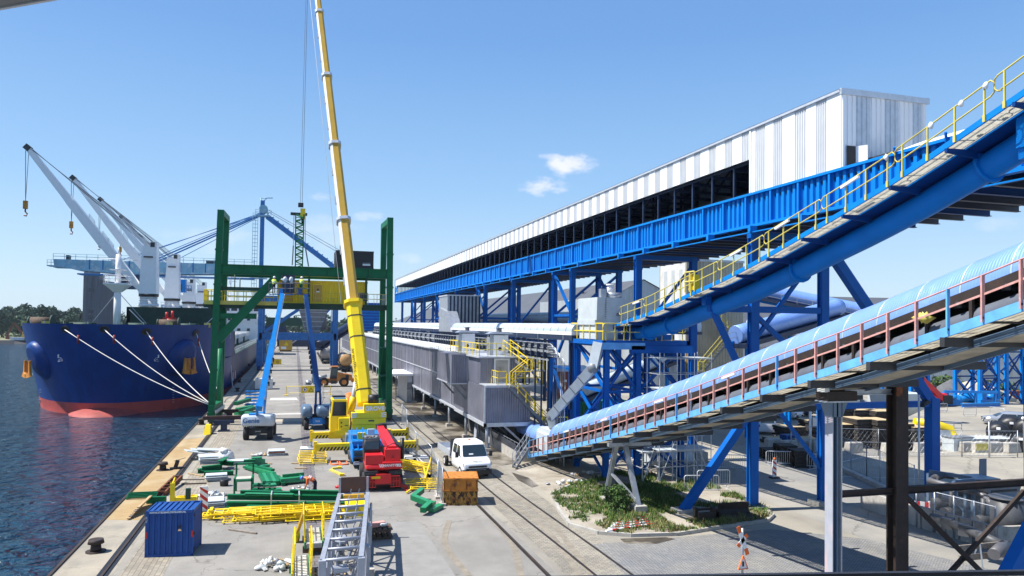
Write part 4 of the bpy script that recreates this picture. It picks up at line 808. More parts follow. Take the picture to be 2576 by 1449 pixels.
q = MB('letter_white'); x = at(838,800,y=YS0-.6)[0]; q.box(x-.5,YS0-.7,at(838,808,y=YS0)[2],x-.1,YS0-.66,at(838,778,y=YS0)[2]); q.build('ladder', S)
# ---------------------------------------------------------------- high covered gallery
GX0, GX1, GY0, GY1 = 24.8, 29.86, 29.0, 192.0
ZB, ZG, ZM, ZR = 15.95, 17.97, 19.95, 21.65
GA = thing('conveyor_gallery', 'long white clad conveyor gallery raised on blue girders, running off to the distance', 'conveyor', (27, 100, 0))
q = MB('cladding_white'); y = GY0; k = 0
while y < GY1:
    st = [1.0,.78,.72,.92][k % 4] if y < 36 else (.95 if k % 2 == 0 else .85); y2 = min(y+st, GY1)
    if y < 36.3 < y2: y2 = 36.3
    z0 = ZG if y < 36.25 else ZM
    if k % 2 == 0: q.m('cladding_white').poly([(GX0,y,z0),(GX0,y2,z0),(GX0,y2,ZR),(GX0,y,ZR)][::-1])
    else:
        q.m('cladding_grey'); n_ = 5 if y < 110 else 2; w_ = (y2-y)/n_
        pr_ = [(GX0,y,z0)]
        for j in range(n_): a = y+j*w_; pr_ += [(GX0,a+w_*.2,z0),(GX0+.05,a+w_*.35,z0),(GX0+.05,a+w_*.75,z0),(GX0,a+w_*.9,z0)]
        pr_.append((GX0,y2,z0)); q.strip(pr_, (0,0,ZR-z0))
    y = y2; k += 1
q.m('galv_bright'); q.beam((GX0-.03,GY0-.05,ZR+.02),(GX0-.03,GY1,ZR+.02),.14,.12)
q.m('cladding_white'); q.box(GX0-.06,36.2,ZG-.15,GX0+.02,36.32,ZR-.1)
q.build('side_cladding', GA)
q = MB('cladding_white'); n_ = 18; w_ = (GX1-GX0)/n_; dk = [0,0,0,1,1,1,0,0,0,1,1,1,0,0,0,1,1,0]
for j in range(n_):
    a = GX0+j*w_; z0 = ZG; q.m('galv_bright' if dk[j] else 'cladding_white')
    q.strip([(a,GY0,z0),(a+w_*.12,GY0,z0),(a+w_*.2,GY0-.05,z0),(a+w_*.32,GY0-.05,z0),(a+w_*.4,GY0,z0),(a+w_,GY0,z0)], (0,0,ZR-z0))
q.m('galv_bright').beam((GX0-.1,GY0-.06,ZR-.02),(GX1+.1,GY0-.06,ZR-.02),.12,.28); E = q.build('end_wall', GA)
q = MB('black'); a, b_ = at(2131,400,y=GY0-.08), at(2153,368,y=GY0-.08); q.box(a[0],GY0-.075,ZG+.05,b_[0],GY0-.06,b_[2]); q.m('cladding_white').hexa([(b_[0],GY0-.08,ZG+.3),(b_[0]+.3,GY0-.5,ZG+.3),(b_[0]+.34,GY0-.48,ZG+.3),(b_[0]+.04,GY0-.06,ZG+.3),(b_[0],GY0-.08,b_[2]),(b_[0]+.3,GY0-.5,b_[2]),(b_[0]+.34,GY0-.48,b_[2]),(b_[0]+.04,GY0-.06,b_[2])]); q.build('end_door', E)
q = MB('roof_dark'); q.poly([(GX0-.1,GY0-.1,ZR+.1),(GX1+.1,GY0-.1,ZR+.1),(GX1+.1,GY1,ZR+.1),(GX0-.1,GY1,ZR+.1)]); q.build('roof', GA)
q = MB('steel_navy'); q.m('galv_dark'); yy = 36
while yy < GY1:
    q.m('galv' if int(yy/2.4) % 2 else 'steel_navy').poly([(GX1,yy,ZG-.4),(GX1,yy+2.4,ZG-.4),(GX1,yy+2.4,ZR),(GX1,yy,ZR)]); yy += 2.4  # dark panels carry the shade inside the gallery in their colour
q.m('galv').poly([(GX1,GY0,ZB),(GX1,36,ZB),(GX1,36,ZR),(GX1,GY0,ZR)]); q.build('far_wall', GA)
q = MB('steel_navy'); yy = 38.4
while yy < GY1:
    q.beam((GX0+.35,yy,ZG),(GX0+.35,yy,ZR),.14,.14); q.beam((GX0+.35,yy,ZM-.1),(GX0+.35,yy+2.4,ZR-.1),.09,.09); q.beam((GX0+.35,yy,ZM-.2),(GX1-.2,yy,ZM-.2),.16,.2); q.beam((GX1-.2,yy,ZG),(GX1-.2,yy,ZR),.14,.14); q.beam((GX1-.25,yy,ZR),(GX1-1.5,yy,ZM-.2),.1,.1); yy += 2.4
q.beam((GX0+.35,36,ZM-.05),(GX0+.35,GY1,ZM-.05),.12,.14); q.build('roof_frame', GA)
q = MB('belt'); q.box(GX0+1.3,12,ZG+.1,GX0+3.0,GY1,ZG+.5); q.m('steel_navy').box(GX0+.1,10,ZG-.5,GX1-.05,GY1,ZG-.35); q.build('belt', GA)
q = MB('blue'); y = 8.; 
pr_ = []
while y < GY1:
    s_ = .46 if y < 90 else .92; pr_ += [(GX0,y,ZB+.2),(GX0,y+s_*.4,ZB+.2),(GX0+.13,y+s_*.5,ZB+.2),(GX0+.13,y+s_*.9,ZB+.2)]; y += s_
q.strip(pr_, (0,0,ZG-ZB-.35))
q.box(GX0-.16,8,ZG-.15,GX0+.2,GY1,ZG-.02).box(GX0-.16,8,ZB+.05,GX0+.2,GY1,ZB+.2); y = 9
while y < GY1: q.box(GX0-.13,y-.07,ZB+.2,GX0+.0,y+.07,ZG-.15); y += 2.3
q.m('blue_dark').box(GX1-.2,8,ZB+.05,GX1+.15,GY1,ZG); q.build('girder', GA)
q = MB('blue_dark'); y = 9.5; k = 0
while y < GY1-2:
    q.m('steel_navy' if k % 3 else 'blue_dark').ibeam((GX0-.5 if k % 3 == 0 else GX0,y,ZB-.1),(GX1+1.6,y,ZB-.1),.22,.3,.03)
    if k % 3 == 0: q.m('blue').box(GX0-.55,y-.12,ZB-.28,GX0-.1,y+.12,ZB+.05)
    y += 1.45; k += 1
q.m('blue').beam((GX0-.35,9,ZB-.3),(GX0-.35,GY1,ZB-.3),.14,.06)
for x in (GX0+1.2,GX0+2.6,GX0+4): q.m('steel_navy').beam((x,9,ZB+.12),(x,GY1,ZB+.12),.2,.12)
q.build('floor_beams', GA)
q = MB('grating'); q.box(GX1+.1,9,ZB+.03,GX1+1.6,GY1,ZB+.05); q.build('walkway', GA)
q = MB('white'); secs_ = []
for y, s_ in ((28.6,.25),(27.2,.7),(25.5,1),(8,1)):
    secs_.append([(GX0+.5+2.0*(1-cos(t)), y, ZG-.05+(.75*s_)*sin(t)) for t in [pi*i/10 for i in range(11)]])
q.smooth = True; q.sections(secs_, True, False); q.smooth = False
q.m('blue')
for k in range(7): y = 10+k*2.6; q.tube((GX0-.12,y,ZG-.2),(GX0-.3,y-.15,ZG+.15),.06,5)
q.build('belt_hood', GA)
q = MB('blue'); 
for a, z in (((GX0,GY1-.3,ZB),(GX0,GY1-.3,ZR)),((GX0,GY1-5,ZG),(GX0,GY1-.3,ZM)),((GX0,GY1-5,ZM),(GX0,GY1-.3,ZG))): q.beam(a, z, .18, .18)
q.build('end_frame', GA)
# trestles
def post(q, x, y, z1=15.75, w_=.5): q.ibeam((x,y,0),(x,y,z1), w_, w_*.9, .07, (0,1,0)); q.beam((x,y,0),(x,y,z1),.3,w_*.8,(0,1,0))
def trestle_pair(y, label, first=False):
    t = thing('support_trestle', label, 'support', (27, y, 0), 0, 'blue trestles under the high gallery')
    for x in (GX0+.3, GX1): q = MB('blue_shaded'); post(q, x, y); q.m('concrete').box(x-.6,y-.6,0,x+.6,y+.6,.25); q.build('post', t)
    q = MB('blue_shaded'); q.beam((GX0,y,15.6),(GX1+.3,y,15.6),.4,.35); q.beam((GX0+.3,y,8.4),(GX1,y,8.4),.22,.22); q.beam((GX0+.3,y,9.5),(GX1,y,15.2),.2,.2); q.beam((GX0+.3,y,7.5),(GX1,y,2.0),.2,.2); q.build('bracing', t)
    return t
def tower4(y, dy, label):
    t = thing('support_tower', label, 'support', (27, y+dy/2, 0), 0, 'blue trestles under the high gallery')
    for x in (GX0+.3, GX1):
        for yy in (y, y+dy): q = MB('blue_shaded'); post(q, x, yy, 15.75, .48); q.build('post', t)
    q = MB('blue_shaded')
    for x in (GX0+.3, GX1):
        for (a, z) in (((y,11.3),(y+dy,15.4)),((y,11.3),(y+dy,11.3)),((y,11.3),(y+dy,6.3)),((y+dy,6),(y,1.0)),((y,6.2),(y+dy,6.2))): q.beam((x,a[0],a[1]),(x,z[0],z[1]),.24,.24)
    for yy in (y, y+dy):
        q.beam((GX0+.3,yy,11.3),(GX1,yy,15.3),.22,.22); q.beam((GX0+.3,yy,11.2),(GX1,yy,11.2),.22,.22); q.beam((GX0+.3,yy,11),(GX1,yy,6.5),.2,.2); q.beam((GX0,yy,15.6),(GX1+.3,yy,15.6),.4,.35)
    q.build('bracing', t); return t
T1 = trestle_pair(36.4, 'nearest tall blue trestle under the gallery, standing on the grass island')
q = MB('blue_shaded'); q.beam((20.66,36.4,.15),(24.95,36.4,5.6),.42,.42,(0,1,0)); q.m('concrete').box(20.2,36,.13,21.2,36.9,.3); q.build('strut', T1)
q = MB('blue_shaded'); q.beam((37.9,36.4,0),(37.9,36.4,6.1),.62,.6,(0,1,0)); q.beam((37.75,36.4,5.9),(30.0,36.4,15.3),.55,.5,(0,1,0)); q.beam((25.2,36.4,5.75),(37.8,36.4,5.75),.4,.36); q.build('outrigger_leg', T1)
q = MB('blue_shaded'); bz = 11.35; q.beam((22.2,36.4,bz),(30,36.4,bz),.36,.36); q.box(21.9,36.15,bz+.18,22.25,36.65,bz+.9); q.box(23.1,36.2,bz+.18,23.3,36.6,bz+.7); q.beam((22.5,36.4,bz-.1),(24.95,36.4,6.6),.3,.3); q.beam((25.2,36.4,bz+.3),(27.4,36.4,14.4),.25,.25); q.beam((25.2,36.4,bz-.3),(29,36.4,8.),.25,.25); q.build('conveyor_bracket', T1)
trestle_pair(51.2, 'blue trestle second from the camera, behind the corrugated transfer chute')
tower4(65, 5, 'four-legged blue tower under the gallery, nearer of the towers, with a K brace')
trestle_pair(84.6, 'blue trestle between the two nearest four-legged towers under the gallery')
tower4(98, 4.5, 'four-legged blue tower under the gallery right of the ribbed grey tower block')
trestle_pair(117, 'slender blue trestle just beyond the ribbed grey tower block')
tower4(130, 4.5, 'far four-legged blue tower under the gallery, third one along')
trestle_pair(148, 'far blue trestle under the gallery next to last'); tower4(160, 4.5, 'farthest four-legged blue tower under the gallery'); trestle_pair(180, 'blue trestle at the far end of the gallery')
t18 = thing('support_trestle', 'blue trestle closest to the camera at the right edge, only its slanting strut in view', 'support', (25.1, 18.7, 0), 0, 'blue trestles under the high gallery')
for x in (GX0+.3, GX1): q = MB('blue_shaded'); post(q, x, 18.7); q.build('post', t18)
q = MB('blue_shaded'); q.beam((20.9,18.7,0),(24.95,18.7,5.6),.42,.42,(0,1,0)); q.build('strut', t18)
# ---------------------------------------------------------------- inclined blue pipe conveyor with walkway
def interp(tab, y):
    for (a, b), (c, d) in zip(tab, tab[1:]):
        if c <= y <= a or a <= y <= c: return b+(d-b)*(y-a)/(c-a)
    return tab[0][1] if abs(y-tab[0][0]) < abs(y-tab[-1][0]) else tab[-1][1]
UP = [(47.5,10.25),(44.8,10.68),(41,11.2),(37,12.05),(33,12.84),(30.25,13.5),(27.5,14.25),(24.75,14.98),(22.15,15.74),(20,16.46),(17.3,17.42),(14,18.6),(8,20.8)]
def zu(y): return interp(UP, y)
UC = thing('pipe_conveyor', 'steep blue pipe conveyor with yellow handrails climbing to the upper right', 'conveyor', (22, 30, 0))
ys_ = [47.2-i*1.0 for i in range(38)]
for x_ in (20.98, 21.75):
    q = MB('blue')
    for a, b_ in zip(ys_, ys_[1:]): q.beam((x_,a,zu(a)-.1),(x_,b_,zu(b_)-.1),.06,.2)
    q.build('stringer', UC)
q = MB('blue_dark')
for a, b_ in zip(ys_, ys_[1:]): q.hexa([(21.8,a,zu(a)-.2),(23.7,a,zu(a)-.2),(23.7,b_,zu(b_)-.2),(21.8,b_,zu(b_)-.2),(21.8,a,zu(a)-.15),(23.7,a,zu(a)-.15),(23.7,b_,zu(b_)-.15),(21.8,b_,zu(b_)-.15)])
q.build('shade_plate', UC)  # plate added to keep sunlight off the pipe below
q = MB('grating')
for a, b_ in zip(ys_, ys_[1:]):
    for k in range(16): x = 21.03+k*.045; q.poly([(x,a,zu(a)-.16),(x,b_,zu(b_)-.16),(x,b_,zu(b_)-.125),(x,a,zu(a)-.125)])
    for f in (0,.5): y = a+(b_-a)*f; q.poly([(21.02,y,zu(y)-.15),(21.74,y,zu(y)-.15),(21.74,y,zu(y)-.12),(21.02,y,zu(y)-.12)])
q.build('walkway_grating', UC)
y = 46.5
while y > 9.5: q = MB('blue_dark'); q.hexa([(20.95,y-.05,zu(y)-.32),(22.3,y-.05,zu(y)-.45),(22.3,y+.05,zu(y)-.45),(20.95,y+.05,zu(y)-.32),(20.95,y-.05,zu(y)-.19),(22.3,y-.05,zu(y)-.15),(22.3,y+.05,zu(y)-.15),(20.95,y+.05,zu(y)-.19)]); q.build('walkway_bracket', UC); y -= 2.45
q = MB('blue'); q.path([(22.75,y,zu(y)-.72) for y in ys_], .48, 18); q.m('blue')
for y in (44.5,41.5,29.3,19.5): d = _n((0,-1,zu(y-1)-zu(y))); c = (22.75,y,zu(y)-.72); q.tube(add(c,mul(d,-.06)), add(c,mul(d,.06)), .6, 18)
q.build('pipe', UC)
q = MB('steel_navy')
for a, b_ in zip(ys_, ys_[1:]): q.beam((22.1,a,zu(a)+.08),(22.1,b_,zu(b_)+.08),.05,.14); q.beam((23.4,a,zu(a)+.08),(23.4,b_,zu(b_)+.08),.05,.14)
y = 46.
while y > 9: 
    q.m('blue').path([(21.95,y,zu(y)-.05),(21.9,y,zu(y)+.2),(21.95,y,zu(y)+.34),(22.0,y,zu(y)+.42)],.035,5); q.path([(23.5,y,zu(y)-.05),(23.55,y,zu(y)+.2),(23.5,y,zu(y)+.34)],.035,5); q.m('steel_navy').tube((22.1,y,zu(y)+.12),(23.4,y,zu(y)+.12),.06,6); y -= 1.05
q.build('idler_frame', UC)
def looprail(q, x, y0, y1, zf, h, r, n=3):          # rail section with rounded loop ends
    pts = []
    for k in range(9): y = y0+(y1-y0)*k/8; pts.append((x,y,zf(y)+h))
    lo = [(x,y,z-h*.52) for x,y,z in pts]
    sg = 1 if y1 > y0 else -1; c = .13*sg
    q.path([add(lo[0],(0,c,0)), add(lo[0],(0,0,.0)), add(lo[0],(0,-c*.9,.1)), add(pts[0],(0,-c*.9,-.1)), pts[0]]+pts[1:]+[add(pts[-1],(0,c*.9,-.1)), add(lo[-1],(0,c*.9,.1)), lo[-1]]+lo[::-1][1:], r, 6)
    for k in range(n+1):
        y = y0+(y1-y0)*(.06+.88*k/n); q.beam((x,y,zf(y)-.15),(x,y,zf(y)+h-.02),.05,.05); q.beam((x,y,zf(y)-.2),(x,y,zf(y)+.02),.08,.09)
y = 45.3
for i, L_ in enumerate([3.6,4.2,4.2,3.9,3.9,3.9,4.0,3.9]):
    q = MB('yellow_pale'); looprail(q, 20.93, y, y-L_+.25, zu, .98, .026, 3)
    q.build('handrail', UC); y -= L_
for y in (43.2,32.2,28.6,24.4): q = MB('white'); q.beam((20.86,y,zu(y)+.86),(20.86,y-.95,zu(y-.95)+.86),.1,.09); q.build('strip_lamp', UC)
for y in (22.1,20.1,18.9,18.0): q = MB('white'); q.blob((20.9,y,zu(y)+.92),(.08,.1,.12),int(y),6,4); q.build('wrapped_fitting', UC)
q = MB('yellow'); q.box(21.0,35.9,zu(36)+.1,21.35,36.5,zu(36)+.95); q.m('yellow_pale').rail([(20.9,36.7,zu(36)),(20.9,35.7,zu(36))],1.1,.05,.5); q.build('control_box', UC)
q = MB('blue'); y = 17.6; q.beam((22,y,zu(y)-1.35),(30,y,zu(y)-1.35),.4,.4); q.box(21.9,y-.2,zu(y)-1.2,22.2,y+.2,zu(y)+.1); q.box(23.4,y-.2,zu(y)-1.2,23.6,y+.2,zu(y)-.2); q.beam((22.3,y,zu(y)-1.4),(25,y,11.0),.35,.35,(0,1,0)); q.m('galv').beam((22,y,zu(y)-1.1),(26,y,zu(y)-1.1),.3,.1); q.build('conveyor_bracket', t18)
# ---------------------------------------------------------------- old low conveyor with light blue hood
LO = [(62,.1),(55,.25),(53,.55),(46,2.25),(40,3.72),(35,5.05),(30,6.35),(24,8.05),(20,9.15),(17,10.05),(14.8,10.7),(10,12.2),(5,13.7)]
def zl_(y): return interp(LO, y)
LC = thing('belt_conveyor', 'old conveyor under light blue ribbed hood, pink and blue railing', 'conveyor', (18.5, 30, 0))
ly = [53-i*1.0 for i in range(46)]
q = MB('hood_blue'); q.smooth = True; sec = []
hy = [51.2-i*.5 for i in range(90)]
def hood(y, r, dz): return [(19.0-r*cos(t), y, zl_(y)+1.15+dz+r*sin(t)*1.02) for t in [pi*(i/14*1.1-.05) for i in range(15)]]
for y in hy: sec.append(hood(y, .95, 0))
q.sections(sec, True, False); q.m('hood_blue'); q.sections([hood(y,.8,.1) for y in (62,60,58,55.5,54)], True, False); q.smooth = False
HD = q.build('hood', LC)
y = 50.5
while y > 6.5: q = MB('hood_band'); q.smooth = True; q.sections([hood(y, .95, .0), hood(y, .965, .0), hood(y-.05, .965, 0), hood(y-.05, .95, 0)], False, False); q.build('hood_band', HD); y -= 1.55
for yy in (61,59.5,58,56.5,55): q = MB('galv'); q.smooth = True; q.sections([hood(yy, .82, .1), hood(yy-.06, .82, .1)], False, False); q.build('hood_band', HD)
q = MB('sheet_grey'); q.box(18.0,51.2,.9,19.8,54,2.15).box(18.2,51.2,2.15,19.6,54,2.5); q.build('inlet_box', LC)
for x_ in (17, 20.6):
    q = MB('blue_light')
    for a, b_ in zip(ly, ly[1:]): q.beam((x_,a,zl_(a)-.14),(x_,b_,zl_(b_)-.14),.07,.26)
    q.build('stringer', LC)
q = MB('grating_old')
for a, b_ in zip(ly, ly[1:]):
    for k in range(22): x = 17.05+k*.043; q.poly([(x,a,zl_(a)-.23),(x,b_,zl_(b_)-.23),(x,b_,zl_(b_)-.195),(x,a,zl_(a)-.195)])
    q.poly([(19.8,a,zl_(a)-.2),(20.55,a,zl_(a)-.2),(20.55,b_,zl_(b_)-.2),(19.8,b_,zl_(b_)-.2)])
    q.m('under_pan').poly([(18.0,a,zl_(a)-.42),(19.75,a,zl_(a)-.42),(19.75,b_,zl_(b_)-.42),(18.0,b_,zl_(b_)-.42)]); q.m('grating_old')
q.build('walkway_grating', LC)
q = MB('rust_black'); q.m('dark'); y = 51.
while y > 6: q.beam((16.9,y,zl_(y)-.40),(21.5,y,zl_(y)-.40),.16,.26); q.beam((17.0,y-1.3,zl_(y-1.3)-.24),(18.2,y-1.3,zl_(y-1.3)-.24),.05,.08); y -= 2.7
for x in (17.95,19.8):
    for a, b_ in zip(ly, ly[1:]): q.m('lift_slate').beam((x,a,zl_(a)-.46),(x,b_,zl_(b_)-.46),.1,.2)
q.build('cross_beams', LC)
q = MB('rust_black')
for a, b_ in zip(ly, ly[1:]): q.m('rust_black').beam((18.05,a,zl_(a)+.98),(18.05,b_,zl_(b_)+.98),.08,.26); q.m('belt').poly([(18.1,a,zl_(a)+.98),(19.7,a,zl_(a)+.98),(19.7,b_,zl_(b_)+.98),(18.1,b_,zl_(b_)+.98)]); q.poly([(19.72,a,zl_(a)-.1),(19.72,b_,zl_(b_)-.1),(19.72,b_,zl_(b_)+1.1),(19.72,a,zl_(a)+1.1)])
y = 52
while y > 6:
    q.m('rust_black').beam((18.05,y,zl_(y)-.2),(18.05,y,zl_(y)+.9),.1,.1); q.m('dark').tube((18.05,y+.4,zl_(y+.4)+.85),(18.0,y+.4,zl_(y+.4)+.75),.09,6); q.m('belt').tube((18.1,y+.6,zl_(y+.6)+.85),(19.7,y+.6,zl_(y+.6)+.85),.09,8); y -= 1.5
q.build('belt_frame', LC)
q = MB('pan_grey'); q.path([(18.36,y,zl_(y)+.26) for y in ly], .34, 12); q.build('return_pan', LC)
y = 52.6; nseg = 0
while y > 6.5:
    q = MB('rail_red'); y2 = y-3.15
    q.m('rail_red' if y < 41 else 'blue_light')
    pts = [(16.96,y-(y-y2)*k/6,zl_(y-(y-y2)*k/6)+1.0) for k in range(7)]
    q.path(pts, .024, 6); q.m('rail_red'); 
    for a, b_ in zip(pts, pts[1:]): q.beam(add(a,(0,0,-.5)), add(b_,(0,0,-.5)), .02, .055)
    for k in range(3): yy = y-.1-k*1.05; q.m('rail_red' if (k+nseg*3) % 7 else 'blue_light').beam((16.94,yy,zl_(yy)-.22),(16.94,yy,zl_(yy)+1.0),.10,.05); q.beam((16.90,yy,zl_(yy)-.1),(17.02,yy,zl_(yy)-.1),.05,.05)
    q.build('handrail', LC); y = y2; nseg += 1
for y in (26.6,32.5,39.,45.): q = MB('white'); q.beam((16.9,y,zl_(y)+.9),(16.9,y-.9,zl_(y-.9)+.9),.1,.09); q.build('strip_lamp', LC)
q = MB('plastic_white'); q.blob((17.1,29.6,zl_(29.6)+.85),(.1,.12,.13),5,8,5); q.tube((17.05,29.4,zl_(29.4)-.4),(17.05,29.4,zl_(29.4)+.8),.045); q.build('lamp_pole', LC)
q = MB('plastic_white'); q.m('yellow_pale').blob((17.75,17.35,zl_(17.35)+.72),(.18,.3,.14),8,8,5,.4); q.build('wrapped_fitting', LC)
# stair and pit wall at the foot of the conveyor
ST = thing('access_stair', 'short grey steel stair at the foot of the old conveyor', 'stairs', (16.4, 53, 0))
q = MB('galv_dark')
for x in (15.2, 16.1): pass
a0_, a1_ = at(1297,1180,z=0.05), (17.0, 52.6, 1.15)
for w_ in (0, .8):
    o = (0, w_, 0); q.beam(add(a0_,o), add(a1_,o), .05, .2)
for k in range(6): c = lerp(a0_, a1_, (k+.5)/6); q.box(c[0]-.13,c[1],c[2]-.02,c[0]+.13,c[1]+.8,c[2]+.02)
q.build('flight', ST); q = MB('galv')
for w_ in (0, .8): o = (0,w_,0); q.rail([add(a0_,o), add(a1_,o)], 1.0, .025, .8)
q.build('stair_rail', ST)
q = MB('concrete'); q.box(16.6,53.1,0,20.8,53.4,.7).box(16.2,53.4,0,16.5,66,.75); q.m('galv').rail([(16.35,53.4,.75),(16.35,66,.75)],.6,.02,1.0); q.m('window_dark').poly([(16.19,53.5,.8),(16.19,62,.8),(16.19,62,1.3),(16.19,53.5,1.3)]); solo('pit_wall', q, 'low concrete wall around the foot of the old conveyor', 'wall')
# supports of the low conveyor
AF = thing('conveyor_support', 'grey A-shaped steel support standing in the weeds under the old conveyor', 'support', (18.4, 38.5, 0))
zt_ = zl_(39)-.6; f1, f2 = at(1524,1250,z=.35), at(1606,1272,z=.45)
q = MB('galv_bright'); q.m('galv'); tp = at(1550,1140,y=(f1[1]+f2[1])/2); t2 = (tp[0]+.55, tp[1], tp[2])
q.build('base', AF) if False else None
for a, z in ((f1, tp), (f2, t2)): q = MB('galv'); q.ibeam(a, (z[0],z[1],zt_+.2), .24, .24, .03, (0,1,0)); q.build('leg', AF)
q = MB('galv'); q.beam(lerp(f1, tp, .55), lerp(f2, t2, .08), .14, .14); q.build('brace', AF); q = MB('galv'); q.beam((tp[0]-.5,tp[1],zt_+.25),(t2[0]+1.6,t2[1],zt_+.25),.26,.26); q.build('brace', AF)
q = MB('concrete'); q.box(f2[0]-.35,f2[1]-.4,.1,f2[0]+.35,f2[1]+.4,.5); q.build('footing', AF); q = MB('concrete'); q.box(f1[0]-.3,f1[1]-.3,.1,f1[0]+.3,f1[1]+.3,.35); q.build('footing', AF)
gp = at(2097, 1000, y=21.8); 
PO = thing('conveyor_post', 'tall pale grey steel post with a bracket head under the old conveyor', 'support', (gp[0], 21.8, 0))
q = MB('galv_bright'); w_ = .42; zt_ = zl_(21.8)-.55
q.m('galv_post').box(gp[0]-.2,21.6,0,gp[0]-.17,22.0,zt_-.4); q.m('lift_slate').box(gp[0]-.03,21.6,0,gp[0]+.03,22.0,zt_-.4).m('galv_bright').box(gp[0]+.17,21.6,0,gp[0]+.2,22.0,zt_-.4); q.m('lift_slate').box(gp[0]-.17,21.78,0,gp[0]+.17,21.83,zt_-.4)
q.build('column', PO); q = MB('lift_slate'); q.hexa([(gp[0]-.22,21.6,zt_-.9),(gp[0]+.22,21.6,zt_-.9),(gp[0]+.22,22,zt_-.9),(gp[0]-.22,22,zt_-.9),(gp[0]-.42,21.6,zt_-.35),(gp[0]+.45,21.6,zt_-.35),(gp[0]+.45,22,zt_-.35),(gp[0]-.42,22,zt_-.35)]); q.m('rust_black').box(gp[0]-.5,21.5,zt_-.35,gp[0]+.75,22.1,zt_+.0).m('galv').box(gp[0]-.55,21.45,zt_-.38,gp[0]+.8,22.1,zt_-.33).m('white_dirty').box(gp[0]-.62,21.5,zt_-.02,gp[0]-.42,21.9,zt_+.22); q.build('head', PO)
bp_ = at(2257, 1000, y=21.8)
BF = thing('cross_braced_steelwork', 'black rusty steel frame with cross bracing at the lower right', 'steelwork', (bp_[0], 21.8, 0))
q = MB('rust_black'); q.ibeam((bp_[0],21.8,0),(bp_[0],21.8,zl_(21.8)-.05),.52,.5,.06,(0,1,0)); q.m('rust').box(bp_[0]-.28,21.5,zl_(21.8)-.75,bp_[0]-.05,21.56,zl_(21.8)-.2); q.m('rust_black').blob((bp_[0]+.3,21.8,4.0),(.12,.2,.4),4,8,6,.3); q.build('post', BF)
xe = bp_[0]+6.6; zh = at(2300,1231,y=21.8)[2]; zlw = at(2420,1385,y=21.8)[2]
q = MB('rust_black'); q.ibeam((xe,21.8,0),(xe,21.8,9.3),.52,.5,.06,(0,1,0)); q.build('post', BF)
q = MB('rust_black'); q.m('rust_black').ibeam((gp[0]+.2,21.8,zh),(bp_[0]-.2,21.8,zh),.18,.22,.03); q.build('tie_beam', BF)
q = MB('rust'); q.m('rust_black').ibeam((bp_[0]+.2,21.8,zh),(xe,21.8,zh),.2,.26,.03); q.build('tie_beam', BF)
q = MB('rust_black'); a = at(2275,1245,y=21.7); z = at(2470,1440,y=21.7); q.beam(a, add(a, mul(sub(z,a),1.8)), .12, .16); q.build('diagonal', BF)
q = MB('rust_black'); a = at(2576,1235,y=21.95); z = at(2390,1440,y=21.95); q.beam(a, add(a, mul(sub(z,a),1.6)), .12, .16); q.build('diagonal', BF)
q = MB('galv'); q.ibeam((gp[0]+.5,21.9,zl_(21.8)-.62),(bp_[0]-.2,21.9,zl_(21.8)-.62),.16,.2,.03); q.build('tie_beam', BF)
# ---------------------------------------------------------------- ribbed grey loading building on legs
BX0, BX1 = 15.0, 18.6
B = thing('loading_building', 'long ribbed grey metal building raised on steel legs beside the railway track', 'building', (16.8, 100, 0))
q = MB('building_sheet'); ZB0, ZB1, ZT_ = 2.35, 5.3, 7.5
q.box(BX0,60,ZB1-.02,BX1,250,ZT_).box(BX0+.02,69,ZB0,BX1-.02,250,ZB1-.03); q.build('wall', B)
q = MB('building_sheet'); q.box(BX0-.12,57.8,ZB0,BX1+.1,69.4,ZB1-.05); q.build('lower_block', B)
q = MB('building_sheet'); q.box(13.4,64.4,5.05,BX0-.003,71,ZT_+.12); bay = q.build('bay', B)
q = MB('galv_dark'); 
for y in (65,70.3): q.beam((13.6,y,5.0),(14.9,y,3.6),.16,.16); q.beam((14.3,y,5.0),(14.9,y,4.3),.14,.14)
q.m('galv_bright').box(13.36,64.36,4.95,BX0,71.04,5.05).box(13.36,64.34,5.05,13.44,64.42,ZT_).box(BX0-.1,64.34,5.05,BX0-.02,64.4,ZT_); q.build('bay_frame', bay)
q = MB('galv_bright')
q.box(BX0-.25,59.7,ZT_,BX1+.2,250,ZT_+.12)
for x in (BX0-.15,): q.rail([(x,72,ZT_+.1),(x,250,ZT_+.1)],.3,.03,1.2,False)
q.m('white_dirty').box(BX0-.1,72,ZT_+.12,BX1,250,ZT_+.16); q.build('roof', B)
q = MB('galv_bright'); q.beam((BX0-.1,69,ZB0-.1),(BX0-.1,250,ZB0-.1),.14,.22); q.box(BX0-.2,57.7,ZB0-.32,BX1+.15,57.95,ZB0).box(BX0-.2,57.7,ZB0-.32,BX0,69.5,ZB0-.02).box(BX0-.22,57.74,ZB0,BX0-.1,57.86,ZB1)
q.box(BX0-.22,57.72,ZB1-.1,BX1+.12,57.84,ZB1+.02).beam((BX0-.06,69,5.0),(BX0-.06,250,5.0),.05,.12); y = 72
while y < 250:
    q.box(BX0-.06,y-.06,ZB0,BX0-.01,y+.06,ZT_); q.box(BX0-.25,y+2-.1,ZB0-.32,BX0+.4,y+2.1,ZB0-.12); q.box(BX0-.3,y+4-.1,ZB0-.32,BX0+.4,y+4.1,ZB0-.12); y += 6
q.build('trim', B)
q = MB('galv'); y = 58
while y < 200:
    for x in (BX0+.1, BX1-.1): q.tube((x,y,.3),(x,y,ZB0-.1),.13,8)
    q.beam((BX0+.1,y,ZB0-.2),(BX1,y,ZB0-.2),.15,.2)
    q.build('leg_pair', B); q = MB('galv'); y += 7.6
